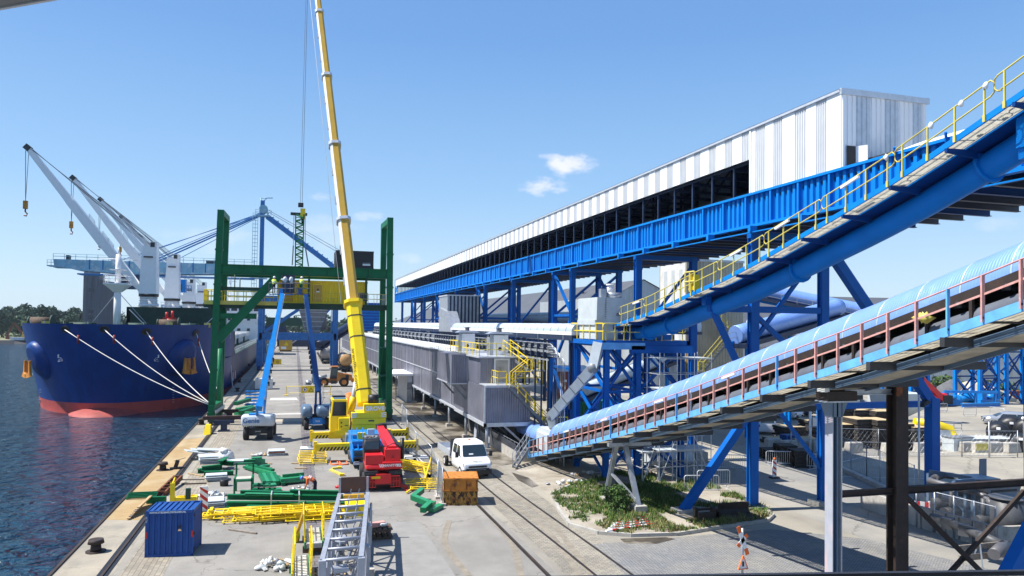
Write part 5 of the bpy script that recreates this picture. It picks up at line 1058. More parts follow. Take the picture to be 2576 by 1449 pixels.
for y in (58,62.5,66): q = MB('galv'); q.beam((BX0+.2,y,.3),(BX0+.6,y+1.2,ZB0-.2),.22,.22); q.beam((BX0+1,y+1.6,.3),(BX0+.6,y+1.2,ZB0-.2),.18,.18); q.beam((BX1,y,.2),(BX0+1.4,y,ZB0-.2),.16,.16); q.build('leg_brace', B)
y = 58
for k in range(8): q = MB('concrete'); q.box(BX0-.2,y-.3,.0,BX0+.4,y+.3,.28); q.build('footing', B); y += 7.6
q = MB('galv'); q.m('white').box(16.15,59.9,5.35,17.5,59.99,7.45); q.m('tank_grey').box(16.28,59.86,5.5,17.37,59.9,7.3); q.build('door', B)
q = MB('galv_bright'); q.box(14.9,57.7,ZB1+.0,BX1+.15,60,ZB1+.08).box(BX1-.2,57.5,ZB1,BX1+1.2,60.2,ZB1+.08); q.build('balcony', B)
q = MB('yellow_pale'); q.m('yellow').rail([(16.6,57.75,ZB1+.1),(15.9,57.75,ZB1+.1),(15.9,59.8,ZB1+.1)],1.1,.03,.6); q.rail([(17.4,57.75,ZB1+.1),(19.7,57.6,ZB1+.1),(19.7,60,ZB1+.1)],1.1,.03,.7); q.build('balcony_rail', B)
def flight(a, z, w_, rail_m, nstep, parent, yoff=None):
    q = MB('galv_dark'); d = _n((z[0]-a[0], z[1]-a[1], 0)); s_ = (-d[1]*w_, d[0]*w_, 0)
    for o in ((0,0,0), s_): q.beam(add(a,o), add(z,o), .06, .22)
    for k in range(nstep): c = add(lerp(a, z, (k+.5)/nstep), mul(s_,.5)); q.cbox(c, (.24, w_, .035), atan2(d[1], d[0]))
    f = q.build('stair_flight', parent); q = MB(rail_m)
    for o in ((0,0,0), s_): q.rail([add(a,o), add(z,o)], 1.0, .035, 1.0)
    q.build('stair_rail', parent)
flight((16.7,57.05,ZB1), (20.2,57.05,1.7), .85, 'yellow', 16, B)
flight((17.2,57.9,ZB1+.08), (18.75,57.9,6.6), .8, 'yellow', 6, B)
q = MB('galv_bright'); q.box(18.7,57.6,6.5,19.9,59.2,6.58); q.m('yellow').rail([(18.8,57.65,6.58),(19.85,57.65,6.58),(19.85,59.2,6.58)],1.1,.035,.5); q.build('landing', B)
flight((19.3,58.6,6.58), (18.0,61.5,ZT_+.5), .8, 'yellow', 7, B)
q = MB('galv'); q.box(20.0,56.7,0,20.1,56.8,1.7).box(20.9,57.9,0,21.0,58,1.7).box(20,56.7,1.6,21.6,58.1,1.7); q.m('yellow').rail([(20,56.75,1.7),(21.6,56.75,1.7)],1.1,.035,.7); q.build('landing', B)
q = MB('yellow_pale'); q.rail([(BX0-.1,60.1,ZT_+.12),(17.9,60.1,ZT_+.12)],1.1,.035,.8); q.m('yellow').rail([(BX0-.1,60.1,ZT_+.12),(BX0-.1,72,ZT_+.12)],1.1,.035,1.2); q.m('yellow_pale').rail([(BX0-.1,72,ZT_+.12),(BX1,72,ZT_+.12)],1.1,.035,1.2); q.build('roof_rail', B)
for (px, py, w_, lab) in ((16.6,71.5,.0,'white fan cabinet on the grey building roof, farther of two'),(17.4,62.3,0,'white fan cabinet on the grey building roof, nearer of two')):
    z0 = ZT_+.13; p = (px, py); W = 1.3
    t = thing('fan_cabinet', lab, 'cabinet', (p[0], p[1], z0), 0, 'fan cabinets on the roof')
    q = MB('white'); x, y = p[0]-W/2, p[1]; q.box(x,y,z0,x+W,y+1.3,z0+1.75); q.m('galv').box(x-.35,y+.1,z0,x,y+1.2,z0+1.6); q.build('casing', t)
    q = MB('galv'); q.hexa([(x-.5,y-.1,z0+1.85),(x+W+.5,y-.1,z0+1.85),(x+W+.5,y+1.3,z0+1.85),(x-.5,y+1.3,z0+1.85),(x-.1,y,z0+2.05),(x+W+.1,y,z0+2.05),(x+W+.1,y+1.2,z0+2.05),(x-.1,y+1.2,z0+2.05)]); q.m('galv_dark').tube((p[0],y+.6,z0+2.05),(p[0],y+.6,z0+2.35),.22,10).tube((p[0],y+.6,z0+2.35),(p[0],y+.6,z0+2.4),.35,10).tube((p[0],y+.6,z0+1.7),(p[0],y+.6,z0+1.9),.5,12); q.m('black').tube((p[0]-.1,y-.02,z0+.55),(p[0]-.1,y+.02,z0+.55),.16,10); q.build('fan_hood', t)
q = MB('galv_dark'); q.m('dark').box(BX1-.05,58.5,0,BX1,200,ZB0-.35); q.m('dark_steel')  # dark wall and boxes stand in for the deep shade under the building
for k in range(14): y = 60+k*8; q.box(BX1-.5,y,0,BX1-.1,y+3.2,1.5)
q.build('shade_backing', B)
q = MB('galv_bright'); y = 66
while y < 200: q.box(BX0-.015,y-.02,ZB1+.1,BX0-.002,y+.02,ZT_-.1); y += 3
q.build('panel_seams', B)
# canopy hut by the track
q = MB('white_dirty'); q.m('lift_white').box(11.6,96,3.5,15.0,106,3.75); q.m('galv').box(14.2,96.3,0,14.9,105.5,3.5); q.m('galv_dark').box(11.8,96.2,0,11.95,96.35,3.5).box(13.2,100,0,13.35,100.15,3.5).box(14.2,96.25,1.7,14.9,96.3,2.6).box(11.8,105.6,0,11.95,105.75,3.5); solo('canopy_hut', q, 'small hut with a flat white canopy roof beside the track', 'hut')
# ---------------------------------------------------------------- white covered conveyor and pipe rack behind the building
WC = thing('covered_conveyor', 'level conveyor under a rounded white hood running away above the grey building', 'conveyor', (20, 100, 9))
def hw(y, r=.62): return [(20-r*cos(t), y, 9.85+r*sin(t)) for t in [pi*i/12 for i in range(13)]]
q = MB('pipe_white'); q.smooth = True; q.sections([hw(50.3), hw(93)], True, False); q.sections([hw(101), hw(190)], True, False); q.smooth = False; q.m('white').box(19.37,50.3,9.6,20.63,190,9.85); q.build('hood', WC)
y = 51.5
while y < 150: q = MB('galv_dark'); q.smooth = True; q.sections([hw(y,.64), hw(y+.06,.64)], False, False); q.build('hood_band', WC); y += 1.7 if y < 80 else 3
q = MB('steel_navy'); q.box(19.4,50.3,9.2,20.6,190,9.6); y = 52
while y < 190: q.m('galv').box(19.36,y,9.2,19.4,y+.08,9.6); q.m('steel_navy').beam((20,y,4),(20,y,9.2),.2,.2); y += 6
q.build('frame', WC)
q = MB('galv'); q.hexa([(19.2,93,9.3),(20.8,93,9.3),(20.8,101,9.3),(19.2,101,9.3),(19.2,96.5,12.0),(20.8,96.5,12.0),(20.8,101,12.6),(19.2,101,12.6)]); q.build('inlet_chute', WC)
PR = thing('pipe_rack', 'rack of many thin pipes under the white hood, bending down to the ground', 'pipe rack', (19, 80, 0))
for i in range(9):
    x = 18.75+.045*(i % 3); z = 8.9-.12*i; yb = 52.4-.28*i; q = MB('galv' if i % 3 == 0 else ('galv_dark' if i % 3 == 1 else 'galv_bright'))
    q.path([(x,185,z),(x,60,z),(x,yb+.8,z),(x,yb+.3,z-.12),(x,yb,z-.5),(x,yb,4),(x,yb,.1)], .045, 6); q.build('pipe', PR)
q = MB('steel_navy'); y = 54
while y < 185:
    q.beam((18.6,y,9.1),(19.4,y,9.1),.1,.12); q.beam((18.9,y,4 if y > 58 else 0),(18.9,y,9.1),.12,.12); q.box(18.5,y,7.75,19.3,y+.1,8.85); y += 1.6 if y < 100 else 4
q.box(18.95,53,7.8,19.0,185,8.95); q.m('galv').box(18.55,53,7.6,18.6,185,7.72).box(18.55,53,8.25,18.58,185,8.4); q.build('tray', PR)
# ---------------------------------------------------------------- transfer tower
TT = thing('transfer_tower', 'open blue lattice tower carrying the grey transfer chute', 'tower', (22, 48, 0))
cols = [(x, y) for x in (20.0, 22.3, 25.6) for y in (45.4, 50.6)]
for x, y in cols: q = MB('blue_shaded'); q.ibeam((x,y,0),(x,y,9.1),.36,.34,.05,(0,1,0)); q.build('column', TT)
q = MB('blue_shaded')
for y in (45.4, 50.6):
    for (xa, xb) in ((20.0,22.3),(22.3,25.6)):
        for z0, z1 in ((.3,3.0),(3.0,5.9),(5.9,9.0)): q.beam((xa,y,z0),(xb,y,z1),.14,.14); q.beam((xb,y,z0),(xa,y,z1),.14,.14); q.beam((xa,y,z1),(xb,y,z1),.16,.18)
for x in (20.0,22.3,25.6):
    for z0, z1 in ((.3,3.0),(3.0,5.9),(5.9,9.0)): q.beam((x,45.4,z0),(x,50.6,z1),.16,.16); q.beam((x,50.6,z0),(x,45.4,z1),.16,.16); q.beam((x,45.4,z1),(x,50.6,z1),.16,.18)
q.build('bracing', TT)
q = MB('blue_shaded'); q.box(19.6,45.0,9.0,26,45.25,9.35).box(19.6,51,9.0,26,51.25,9.35).box(19.5,45,9.05,19.75,51.2,9.35).box(25.8,45,9.05,26,51.2,9.35); q.m('blue_light').box(19.4,44.9,8.75,22.6,45.0,9.2); q.m('galv_dark').box(19.8,45.3,9.32,25.8,51,9.38); q.m('blue_shaded').box(21.6,44.9,8.5,26.2,45.3,9.0).beam((22.3,46.5,9.0),(25.8,46.5,8.1),.3,.5)
q.build('deck', TT)
q = MB('yellow_pale')
for a, z in ((19.7,21.2),(21.4,23.6),(23.8,25.6)): looprail(q, 19.75 if False else 45.05, a, z, lambda y: 9.38, 1.1, .035, 2)
q.v = [(y, x, z) for x, y, z in q.v]
q.m('yellow').rail([(19.6,45.1,9.38),(19.6,50.9,9.38)],1.1,.04,1.2); q.build('deck_rail', TT)
q = MB('galv'); q.m('tank_grey'); x0, x1, y0, y1 = 19.6, 21.6, 46.2, 49.6
q.m('sheet_grey').hexa([(x0,y0,10.7),(x1-.1,y0+.2,10.7),(x1-.1,y1,10.7),(x0,y1,10.7),(x0,y0-.1,12.25),(x1+.1,y0-.1,12.25),(x1+.1,y1,12.25),(x0,y1,12.25)]).box(x0+.05,y0+.3,9.4,x1-.3,y1-.2,10.4).box(x0-.05,y0+.15,10.38,x1-.2,y1,10.72); q.m('galv_dark')
for k in range(12): q.box(x0+.58,y0-.14,10.8+k*.12,x0+.66,y0-.1,10.86+k*.12)
q.box(x1-.5,y0-.02,11.0,x1-.2,y0+.1,11.2); CH = q.build('transfer_chute', TT)
q = MB('white'); q.tube((x1-.75,y0+.6,12.55),(x1-.75,y0+.6,13.1),.22,10); q.tube((x1-.75,y0+.6,13.1),(x1-.75,y0+.6,13.2),.3,10); q.m('galv').tube((x1-.55,y0+.6,12.25),(x1-.55,y0+.6,12.6),.62,14).box(x1-1.6,y0+.2,12.25,x1-1.2,y0+.6,12.85); q.build('fan', CH)
q = MB('blue_shaded')
for (x, y, z, r) in ((22.4,46.6,9.9,.35),(23.4,46.8,10.0,.3),(24.2,47.2,9.8,.4)): q.tube((x,y-.6,z),(x,y+.8,z),r,10)
q.box(22,46,9.4,25.4,48.5,9.75).box(22.8,46.2,9.7,23.0,46.5,10.6).box(23.9,46.2,9.7,24.1,46.5,10.6); q.build('drive_unit', TT)
DU = thing('chute_duct', 'square pale grey duct slanting from the transfer tower down to the low conveyor', 'duct', (19, 51, 0))
P = [(20.9,46.0,9.0),(20.9,46.0,6.9),(19.3,52.6,3.7),(19.0,52.9,2.4)]
P = [at(1506,862,y=45.2), at(1492,925,y=45.2), at(1388,1046,y=51.5), (19.0,52.6,2.45)]
q = MB('sheet_grey')
for a, z in zip(P, P[1:]): q.beam(a, z, .62, .62, (.6,.8,.01))
q.m('galv_dark')
for f in (.2,.4,.6,.8): c = lerp(P[1],P[2],f); d = _n(sub(P[2],P[1])); q.beam(sub(c,mul(d,.03)), add(c,mul(d,.03)), .72, .72, (.6,.8,.01))
for c in P[1:3]: q.blob(c, (.42,.42,.42), 3, 8, 5, .0)
q.build('duct', DU)
# ribbed tower block under the gallery
bt = at(1126, 760, y=97); xw = at(1208, 760, y=97)[0]
q = MB('building_sheet'); q.m('galv'); q.box(bt[0],97,5,xw,103,at(1126,742,y=97)[2]); zt_ = at(1126,742,y=97)[2]
q.m('steel_navy')
for k in range(9): x = bt[0]+.3+k*(xw-bt[0]-.5)/8; q.box(x,96.93,5,x+.22,96.99,zt_)
q.m('galv_bright').box(bt[0]-.1,96.9,zt_-.1,xw+.1,103.1,zt_+.05); q.m('white_dirty')
q.build('x', None) if False else None
solo('tower_block', q, 'ribbed blue-grey metal tower block under the gallery with sloped chute beside it', 'building')
# tubular scaffold
def scaffold(x0, x1, y0, y1, z0, z1, nx, label, planks=True):
    t = thing('scaffold', label, 'scaffold', ((x0+x1)/2, (y0+y1)/2, z0), 0, 'tubular scaffolds')
    q = MB('galv_bright'); nz = int((z1-z0)/1.0)
    for i in range(nx+1):
        x = x0+(x1-x0)*i/nx
        for y in (y0, y1): q.tube((x,y,z0),(x,y,z1),.03,5)
        for k in range(1, nz+1, 2): q.tube((x,y0,z0+k),(x,y1,z0+k),.025,5)
    for y in (y0, y1):
        for k in range(1, nz+1): q.tube((x0-.2,y,z0+k),(x1+.2,y,z0+k),.022,5)
        q.tube((x0,y,z0),(x0+(x1-x0)/nx,y,z0+min(3,z1-z0)),.025,5); q.tube((x1,y,z0),(x1-(x1-x0)/nx,y,z0+min(3,z1-z0)),.025,5)
    q.build('tubes', t)
    if planks:
        for k in range(2, nz+1, 2): q = MB('sheet_grey'); q.box(x0,y0+.05,z0+k+.03,x1,y1-.05,z0+k+.08); q.build('planking', t)
    return t
scaffold(22.8,26.6,43.2,45.0,.2,8.6,3,'tall tubular scaffold in front of the blue lattice tower')
scaffold(22.0,26.4,44.0,46.0,0,3.0,4,'low tubular scaffold on the ground behind the grass island')
# ---------------------------------------------------------------- sheds, tower blocks and conveyors behind
q = MB('roof_dark'); xr_, y0, y1 = 92., 168., 430.; zr_ = at(1602,706,y=y0)[2]; xr_ = at(1602,706,y=y0)[0]
q.poly([(xr_-42,y0,5.5),(xr_-42,y1,5.5),(xr_,y1,zr_),(xr_,y0,zr_)][::-1]).poly([(xr_+42,y0,5.5),(xr_,y0,zr_),(xr_,y1,zr_),(xr_+42,y1,5.5)][::-1]); q.m('shed_sheet').poly([(xr_-42,y0,0),(xr_+42,y0,0),(xr_+42,y0,5.5),(xr_,y0,zr_-.1),(xr_-42,y0,5.5)]).poly([(xr_-41.9,y0,0),(xr_-41.9,y1,0),(xr_-41.9,y1,5.5),(xr_-41.9,y0,5.5)])
solo('storage_shed', q, 'wide storage shed with a dark ribbed roof, seen under the gallery', 'shed')
gy_ = 120.; p, e1, e2 = at(1618,704,y=gy_), at(1540,746,y=gy_), at(1690,744,y=gy_)
q = MB('shed_sheet'); q.poly([(e1[0],gy_,0),(e2[0],gy_,0),e2,p,e1]); q.m('roof_dark')
for a, b_ in ((e1,p),(p,e2)): q.poly([add(a,(0,-.3,.1)),add(b_,(0,-.3,.1)),add(b_,(0,40,.1)),add(a,(0,40,.1))])
q.m('shed_sheet').poly([(e1[0],gy_,0),(e1[0],gy_+40,0),(e1[0],gy_+40,e1[2]),(e1[0],gy_,e1[2])]).poly([(e2[0],gy_,0),(e2[0],gy_+40,0),(e2[0],gy_+40,e2[2]),(e2[0],gy_,e2[2])])
solo('gable_shed', q, 'tall pale ribbed shed with a pointed gable between the blue posts', 'shed')
# right-hand shed
q = MB('roof_dark'); c0 = (128, 118)
def rs_(x, y, z): a = R(-7); return (c0[0]+x*cos(a)-y*sin(a), c0[1]+x*sin(a)+y*cos(a), z)
q.poly([rs_(-74,-20,7.2),rs_(90,-20,7.2),rs_(90,12,17.2),rs_(-74,12,17.2)]).poly([rs_(-74,12,17.2),rs_(90,12,17.2),rs_(90,46,7.2),rs_(-74,46,7.2)]); q.m('shed_sheet').poly([rs_(-73.8,-19.5,0),rs_(90,-19.5,0),rs_(90,-19.5,7.25),rs_(-73.8,-19.5,7.25)]).poly([rs_(-73.8,-19.5,0),rs_(-73.8,45,0),rs_(-73.8,45,7.2),rs_(-73.8,12,17.1),rs_(-73.8,-19.5,7.2)])
solo('warehouse', q, 'large grey warehouse at the right with a low dark roof and ribbed wall', 'warehouse')
# beige tower house with outside stairs
TH = thing('tower_house', 'weathered beige ribbed tower house with outside stairs, behind the blue posts', 'building', (43.5, 72, 0))
x0, x1, zt_ = at(1726,800,y=70)[0], at(1869,800,y=70)[0], at(1726,653,y=70)[2]
q = MB('old_sheet'); q.box(x0,70,0,x1,76,zt_); q.m('galv').box(x0-.1,69.9,zt_-.15,x1+.1,76,zt_+.1).tube((x0+2,71,zt_),(x0+2,71,zt_+1.2),.05); q.build('wall', TH)
q = MB('white_dirty'); q.poly([(x0-.02,70.2,0),(x0-.02,75.8,0),(x0-.02,75.8,zt_-.3),(x0-.02,70.2,zt_-.3)]); q.m('sheet_grey')
for k in range(3): q.poly([(x0-.03,70.8+k*1.7,3),(x0-.03,71.5+k*1.7,3),(x0-.03,71.5+k*1.7,zt_-1),(x0-.03,70.8+k*1.7,zt_-1)])
q.build('side_wall', TH)
za, zb2 = at(1740,935,y=69)[2], at(1815,845,y=69)[2]
flight((x0+1.0,68.2,za), (x0+4.6,68.2,zb2), .9, 'yellow_pale', 12, TH)
flight((x0+4.6,69.2,zb2), (x0+1.2,69.2,zb2+3.6), .9, 'yellow_pale', 12, TH); flight((x0+1.0,69.2,za), (x0+3.6,69.2,za-2.8), .9, 'yellow_pale', 12, TH)
q = MB('galv_dark'); q.box(x0-.2,68.1,za-.1,x0+1.1,70,za).box(x0+4.5,68.1,zb2-.1,x0+6.2,70,zb2); q.m('yellow_pale').rail([(x0-.2,68.1,za),(x0+1.1,68.1,za)],1.1,.04,.6).rail([(x0+4.6,68.1,zb2),(x0+6.2,68.1,zb2),(x0+6.2,70,zb2)],1.1,.04,.8); q.m('boom_gold').box(x0+.1,69.85,za,x0+1.0,69.98,za+2.2); q.build('landing', TH)
# generic tube conveyors behind
def tubeconv(a, z, r, label, m_='hood_blue', legs=True, rail=True):
    t = thing('tube_conveyor', label, 'conveyor', lerp(a, z, .5), 0, 'tube conveyors in the background'); n_ = 20
    q = MB(m_); q.path([lerp(a, z, k/n_) for k in range(n_+1)], r, 14); q.build('tube', t)
    q = MB('steel_navy'); o = (0,0,-r*1.25); q.beam(add(a,o), add(z,o), r*2.6, r*.5); q.m('blue').beam(add(a,add(o,(-r*1.3,0,0))), add(z,add(o,(-r*1.3,0,0))), .1, r*.6)
    if rail: q.m('galv').rail([add(a,add(o,(-r*1.5,-r*.5,.1))), add(z,add(o,(-r*1.5,-r*.5,.1)))], 1.0, .03, 1.6)
    q.build('frame', t)
    if legs:
        q = MB('blue')
        for f in (.1,.5,.9): c = lerp(a, z, f); q.beam((c[0],c[1],0),(c[0],c[1],c[2]-r),.25,.25)
        q.build('legs', t)
tubeconv(at(1462,985,y=57), at(1700,888,y=62), .55, 'pale blue tube conveyor rising behind the lattice tower', 'pipe_white')
tubeconv(at(1215,800,y=130), at(1500,799,y=75), .75, 'pale level tube conveyor crossing behind the blue trestles', 'pipe_white', True, False)
tubeconv(at(1640,818,y=66), at(1760,822,y=62), .5, 'short pale tube conveyor entering the beige tower house', 'pipe_white', False)
tubeconv(at(1870,722,y=74), at(2260,800,y=66), .8, 'light blue tube conveyor sloping down to the right before the warehouse')
tubeconv(at(1850,842,y=60), at(2110,772,y=64), .85, 'blue tube conveyor rising to the right before the warehouse')
tubeconv(at(1880,815,y=68), at(2080,850,y=62), .6, 'lower blue tube conveyor half hidden behind the tall trestle', 'pipe_white', True, False)
def lattice_tower(px0, px1, y, h, label):
    a, z = at(px0, 1005, y=y), at(px1, 1005, y=y); t = thing('lattice_tower', label, 'tower', ((a[0]+z[0])/2, y+1.5, 0), 0, 'blue lattice towers by the warehouse')
    q = MB('blue')
    for x in (a[0], z[0]):
        for yy in (y, y+4): q.beam((x,yy,0),(x,yy,h),.42,.42)
    q.build('columns', t); q = MB('blue'); q.m('blue_dark'); n_ = max(2, round(h/3.2))
    for k in range(n_):
        z0, z1 = h*k/n_+.1, h*(k+1)/n_
        for yy in (y, y+4): q.beam((a[0],yy,z0),(z[0],yy,z1),.18,.18); q.beam((z[0],yy,z0),(a[0],yy,z1),.18,.18); q.beam((a[0],yy,z1),(z[0],yy,z1),.2,.2)
        for x in (a[0], z[0]): q.beam((x,y,z0),(x,y+4,z1),.16,.16); q.beam((x,y+4,z0),(x,y,z1),.16,.16)
    q.build('bracing', t); return t
lattice_tower(2465,2510,80,11,'blue lattice tower in front of the warehouse wall, left of the pair'); lattice_tower(2532,2572,80,11,'blue lattice tower in front of the warehouse wall, at the right edge'); lattice_tower(2292,2334,82,10,'blue lattice tower behind the sand heap, beside the red telehandler')
q = MB('sand'); c = at(2405, 1000, z=0); pts = []
q.smooth = True; rs = []
for i in range(7):
    f = i/6; k = len(q.v)
    for j in range(24): a = 2*pi*j/24; r = (1-f)**.8; q.v.append((c[0]+(7.5*r+.3)*cos(a)*(1+.12*sin(3*a+i)), c[1]-3+(4.0*r+.2)*sin(a), 2.7*f*(1+.08*sin(5*a))))
    rs.append(k)
q.loft(rs, 24); solo('sand_heap', q, 'heap of pale sand in front of the warehouse', 'sand heap')
q = MB('gravel_dark'); c2 = at(2352, 1000, z=0); q.smooth = True; rs = []
for i in range(6):
    f = i/5; k = len(q.v)
    for j in range(20): a = 2*pi*j/20; r = (1-f)**.9; q.v.append((c2[0]+(5*r+.2)*cos(a), c2[1]-3+(3.0*r+.2)*sin(a), 3.0*f))
    rs.append(k)
q.loft(rs, 20); solo('gravel_heap', q, 'dark gravel heap beside the sand heap', 'gravel heap')
# ---------------------------------------------------------------- vegetation helper
def leafmat(name, c):
    mat(name, c, .75, var=.35, scale=.8, spec=.2)
leafmat('leaf_a', (.045,.085,.028)); leafmat('leaf_b', (.07,.12,.035)); leafmat('leaf_hazed', (.075,.12,.075)); leafmat('leaf_hazed2', (.05,.09,.06)); leafmat('grass_a', (.10,.18,.03)); leafmat('grass_b', (.22,.20,.08)); leafmat('grass_c', (.06,.12,.025)); mat('bark', (.08,.06,.04), .9)  # far leaves paler and bluer, distance haze mixed into their colour
def leaves(q, c, r, n, s, rg, ms):
    lobes = [(rg.uniform(-.55,.55), rg.uniform(-.55,.55), rg.uniform(-.5,.6), rg.uniform(.35,.6)) for _ in range(9)]
    for i in range(n):
        L_ = rg.choice(lobes); u = _n((rg.gauss(0,1), rg.gauss(0,1), rg.gauss(0,1))); d = rg.uniform(.55,1)**.5*L_[3]
        p = (c[0]+r[0]*(L_[0]+u[0]*d), c[1]+r[1]*(L_[1]+u[1]*d), c[2]+r[2]*(L_[2]+u[2]*d)); a = _n((rg.gauss(0,1), rg.gauss(0,1), rg.gauss(0,.7))); b_ = _n(cross(a, (rg.gauss(0,1), rg.gauss(0,1), rg.gauss(0,1)+.01))); k = s*rg.uniform(.6,1.4)
        q.m(ms[int(rg.random()*len(ms))]); q.poly([add(p, mul(a,-k)), add(p, mul(b_,k*.5)), add(p, mul(a,k)), add(p, mul(b_,-k*.5))])
TREES = []
for s_ in range(3):
    rg = random.Random(40+s_); t = thing('tree', 'x', 'tree', (0,0,0)); h = 15+s_*1.5
    q = MB('bark'); q.path([(0,0,0),(.1,0,h*.25),(-.1,.1,h*.5),(0,0,h*.8)], [.35,.28,.2,.06], 6)
    for k in range(5): a = rg.uniform(0,6.3); q.path([(0,0,h*.3+k),(1.6*cos(a),1.6*sin(a),h*.45+k),(2.6*cos(a),2.6*sin(a),h*.6+k)], [.14,.09,.03], 5)
    q.build('trunk', t, local=True); q = MB(); leaves(q, (0,0,h*.58), (h*.42,h*.42,h*.5), 1500, .85, rg, ['leaf_hazed','leaf_hazed2','leaf_hazed']); q.build('crown', t, local=True); TREES.append(t)
rg = random.Random(5); kx = 0
labs = {0:'first far tree from the left edge of the picture, across the water'}
TP = [(4,470),(18,520),(37,505),(58,480),(76,515),(96,495),(116,525),(135,500),(154,515),(172,490),(190,510),(207,505)]
ords = ['leftmost','second','third','fourth','fifth','sixth','seventh','eighth','ninth','tenth','eleventh','twelfth']
for i, (px, y) in enumerate(TP):
    b_ = at(px, 840, y=y); lab = '%s of the round green trees across the water, counted from the left edge' % ords[i]; src = TREES[i % 3]
    if i < 3: o = src; o.location = (b_[0], y, 0); o['label'] = lab; o['group'] = 'trees across the water'
    else: o = dup(src, (b_[0], y, 0), rg.uniform(0, 6), lab, 'trees across the water', (1,1,rg.uniform(.85,1.1)))
q = MB()
for i in range(150):
    x = -330+i*2.6+rg.uniform(-2,2); y = 540+rg.uniform(-10,30); h = rg.uniform(10,15); leaves(q, (x,y,h*.5), (4.5,4,h*.55), 150, 1.2, rg, ['leaf_hazed','leaf_hazed2'])
for i in range(90):
    x = -330+i*4+rg.uniform(-2,2); leaves(q, (x,470+rg.uniform(-30,30),1.2), (4,4,2.2), 40, .7, rg, ['leaf_hazed','leaf_hazed2'])
for i in range(60):
    x = 10+i*9; leaves(q, (x-60,700+rg.uniform(-10,30),7), (7,5,8), 110, 1.7, rg, ['leaf_hazed','leaf_hazed2'])
struct('distant_wood', q, 'stuff')
# grain silo tower over the water
y = 430; a, b_, c = at(210,700,y=y), at(250,700,y=y), at(283,712,y=y+30); zt_ = at(230,688,y=y)[2]
SI = thing('silo_tower', 'tall old grey concrete grain silo with a lower wing, across the water behind the ship', 'silo', ((a[0]+c[0])/2, y, 0))
q = MB('silo'); q.box(a[0],y,-.2,b_[0],y+11,zt_); 
for k in range(3): x = a[0]+(b_[0]-a[0])*(k+.5)/3; q.box(x-.4,y-.4,-.2,x+.4,y,zt_-1)
q.build('tower', SI)
q = MB('silo_dark'); x2 = at(283,720,y=y+20)[0]; zw = at(275,706,y=y+8)[2]; q.poly([(b_[0],y+.2,0),(x2,y+26,0),(x2,y+26,zw),(b_[0],y+.2,zw)]).poly([(b_[0],y+.2,zw),(x2,y+26,zw),(x2-6,y+36,zw),(b_[0]-6,y+10,zw)]).poly([(x2,y+26,0),(x2-8,y+40,0),(x2-8,y+40,zw),(x2,y+26,zw)])
for k in range(8): f = (k+.5)/8; p = (b_[0]+(x2-b_[0])*f, y+.2+25.8*f); q.box(p[0]-.25,p[1]-.35,0,p[0]+.1,p[1],zw-.3)
q.build('wing', SI)
for z in (2,5,8,11,14,25):
    for k in range(3): x = a[0]+(b_[0]-a[0])*(.36+k*.11); q = MB('window_dark'); q.box(x,y-.44,z,x+.7,y-.38,z+1.6); q.build('window', SI)
for z in (3,8,13,20,27): x = a[0]+(b_[0]-a[0])*.78; q = MB('window_dark'); q.box(x,y-.1,z,x+.6,y-.02,z+1.0); q.build('window', SI)
q = MB('galv_dark')
for k in range(7): x = a[0]+(b_[0]-a[0])*k/6; q.tube((x,y+1,zt_),(x,y+1,zt_+rg.uniform(1.2,3)),.12,5)
q.box(a[0],y+.8,zt_,b_[0],y+1,zt_+.9); q.build('roof_mast', SI)
# excavator on the far bank
ex = at(66, 838, y=425); EX = thing('excavator', 'faded orange excavator with folded arm on the far bank', 'excavator', (ex[0], 425, -.2))
q = MB('boom_gold'); x = ex[0]; q.box(x-1.6,423.6,1.1,x+2.0,426.4,2.6).box(x-1.3,423.7,2.6,x+.2,425,3.9); q.build('body', EX)
q = MB('dark'); q.box(x-2.1,423.4,-.2,x+2.1,424.1,.9).box(x-2.1,426,-.2,x+2.1,426.7,.9); q.build('track', EX)
q = MB('rust'); q.beam((x-1.2,425,2.4),(x-5.5,425,8.2),.9,1.0); q.beam((x-5.5,425,8.2),(x-8.2,425,2.2),.7,.8); q.hexa([(x-8.9,424.4,.2),(x-7.4,424.4,.0),(x-7.4,425.6,.0),(x-8.9,425.6,.2),(x-8.6,424.4,2.0),(x-7.6,424.4,2.2),(x-7.6,425.6,2.2),(x-8.6,425.6,2.0)]); q.build('arm', EX)
for i, px in enumerate((45, 82)): p = at(px, 852, y=418); q = MB('white_dirty'); q.box(p[0]-3.4,417.5,-.2,p[0]+3.4,419,1.2); tag(q.build('barge_fender', origin=(p[0],418,-.2)), ['left','right'][i]+' long white concrete barrier on the far bank below the excavator', 'barrier', 'white barriers on the far bank')
# far skyline between ship and crane
for i, (px, top, w_, m_) in enumerate(((606,800,9,'silo'),(618,806,14,'white_dirty'),(626,782,2.2,'white_dirty'),(633,800,8,'silo_dark'),(584,792,10,'silo'))):
    p = at(px, top, y=900); q = MB(m_); q.box(p[0]-w_/2,900,0,p[0]+w_/2,908,p[2]); q.m('window_dark').box(p[0]-w_*.3,899.9,p[2]*.5,p[0]+w_*.3,899.95,p[2]*.7); tag(q.build('distant_building' if w_ > 3 else 'chimney', origin=(p[0],904,0)), ['grey block far away between ship and blue crane, left of the chimney','low white block far away right behind the chimney','thin pale chimney far away between the ship and the blue crane','dark grey block far away just left of the blue crane leg','grey block far away above the ship hull'][i], 'building' if w_ > 3 else 'chimney')
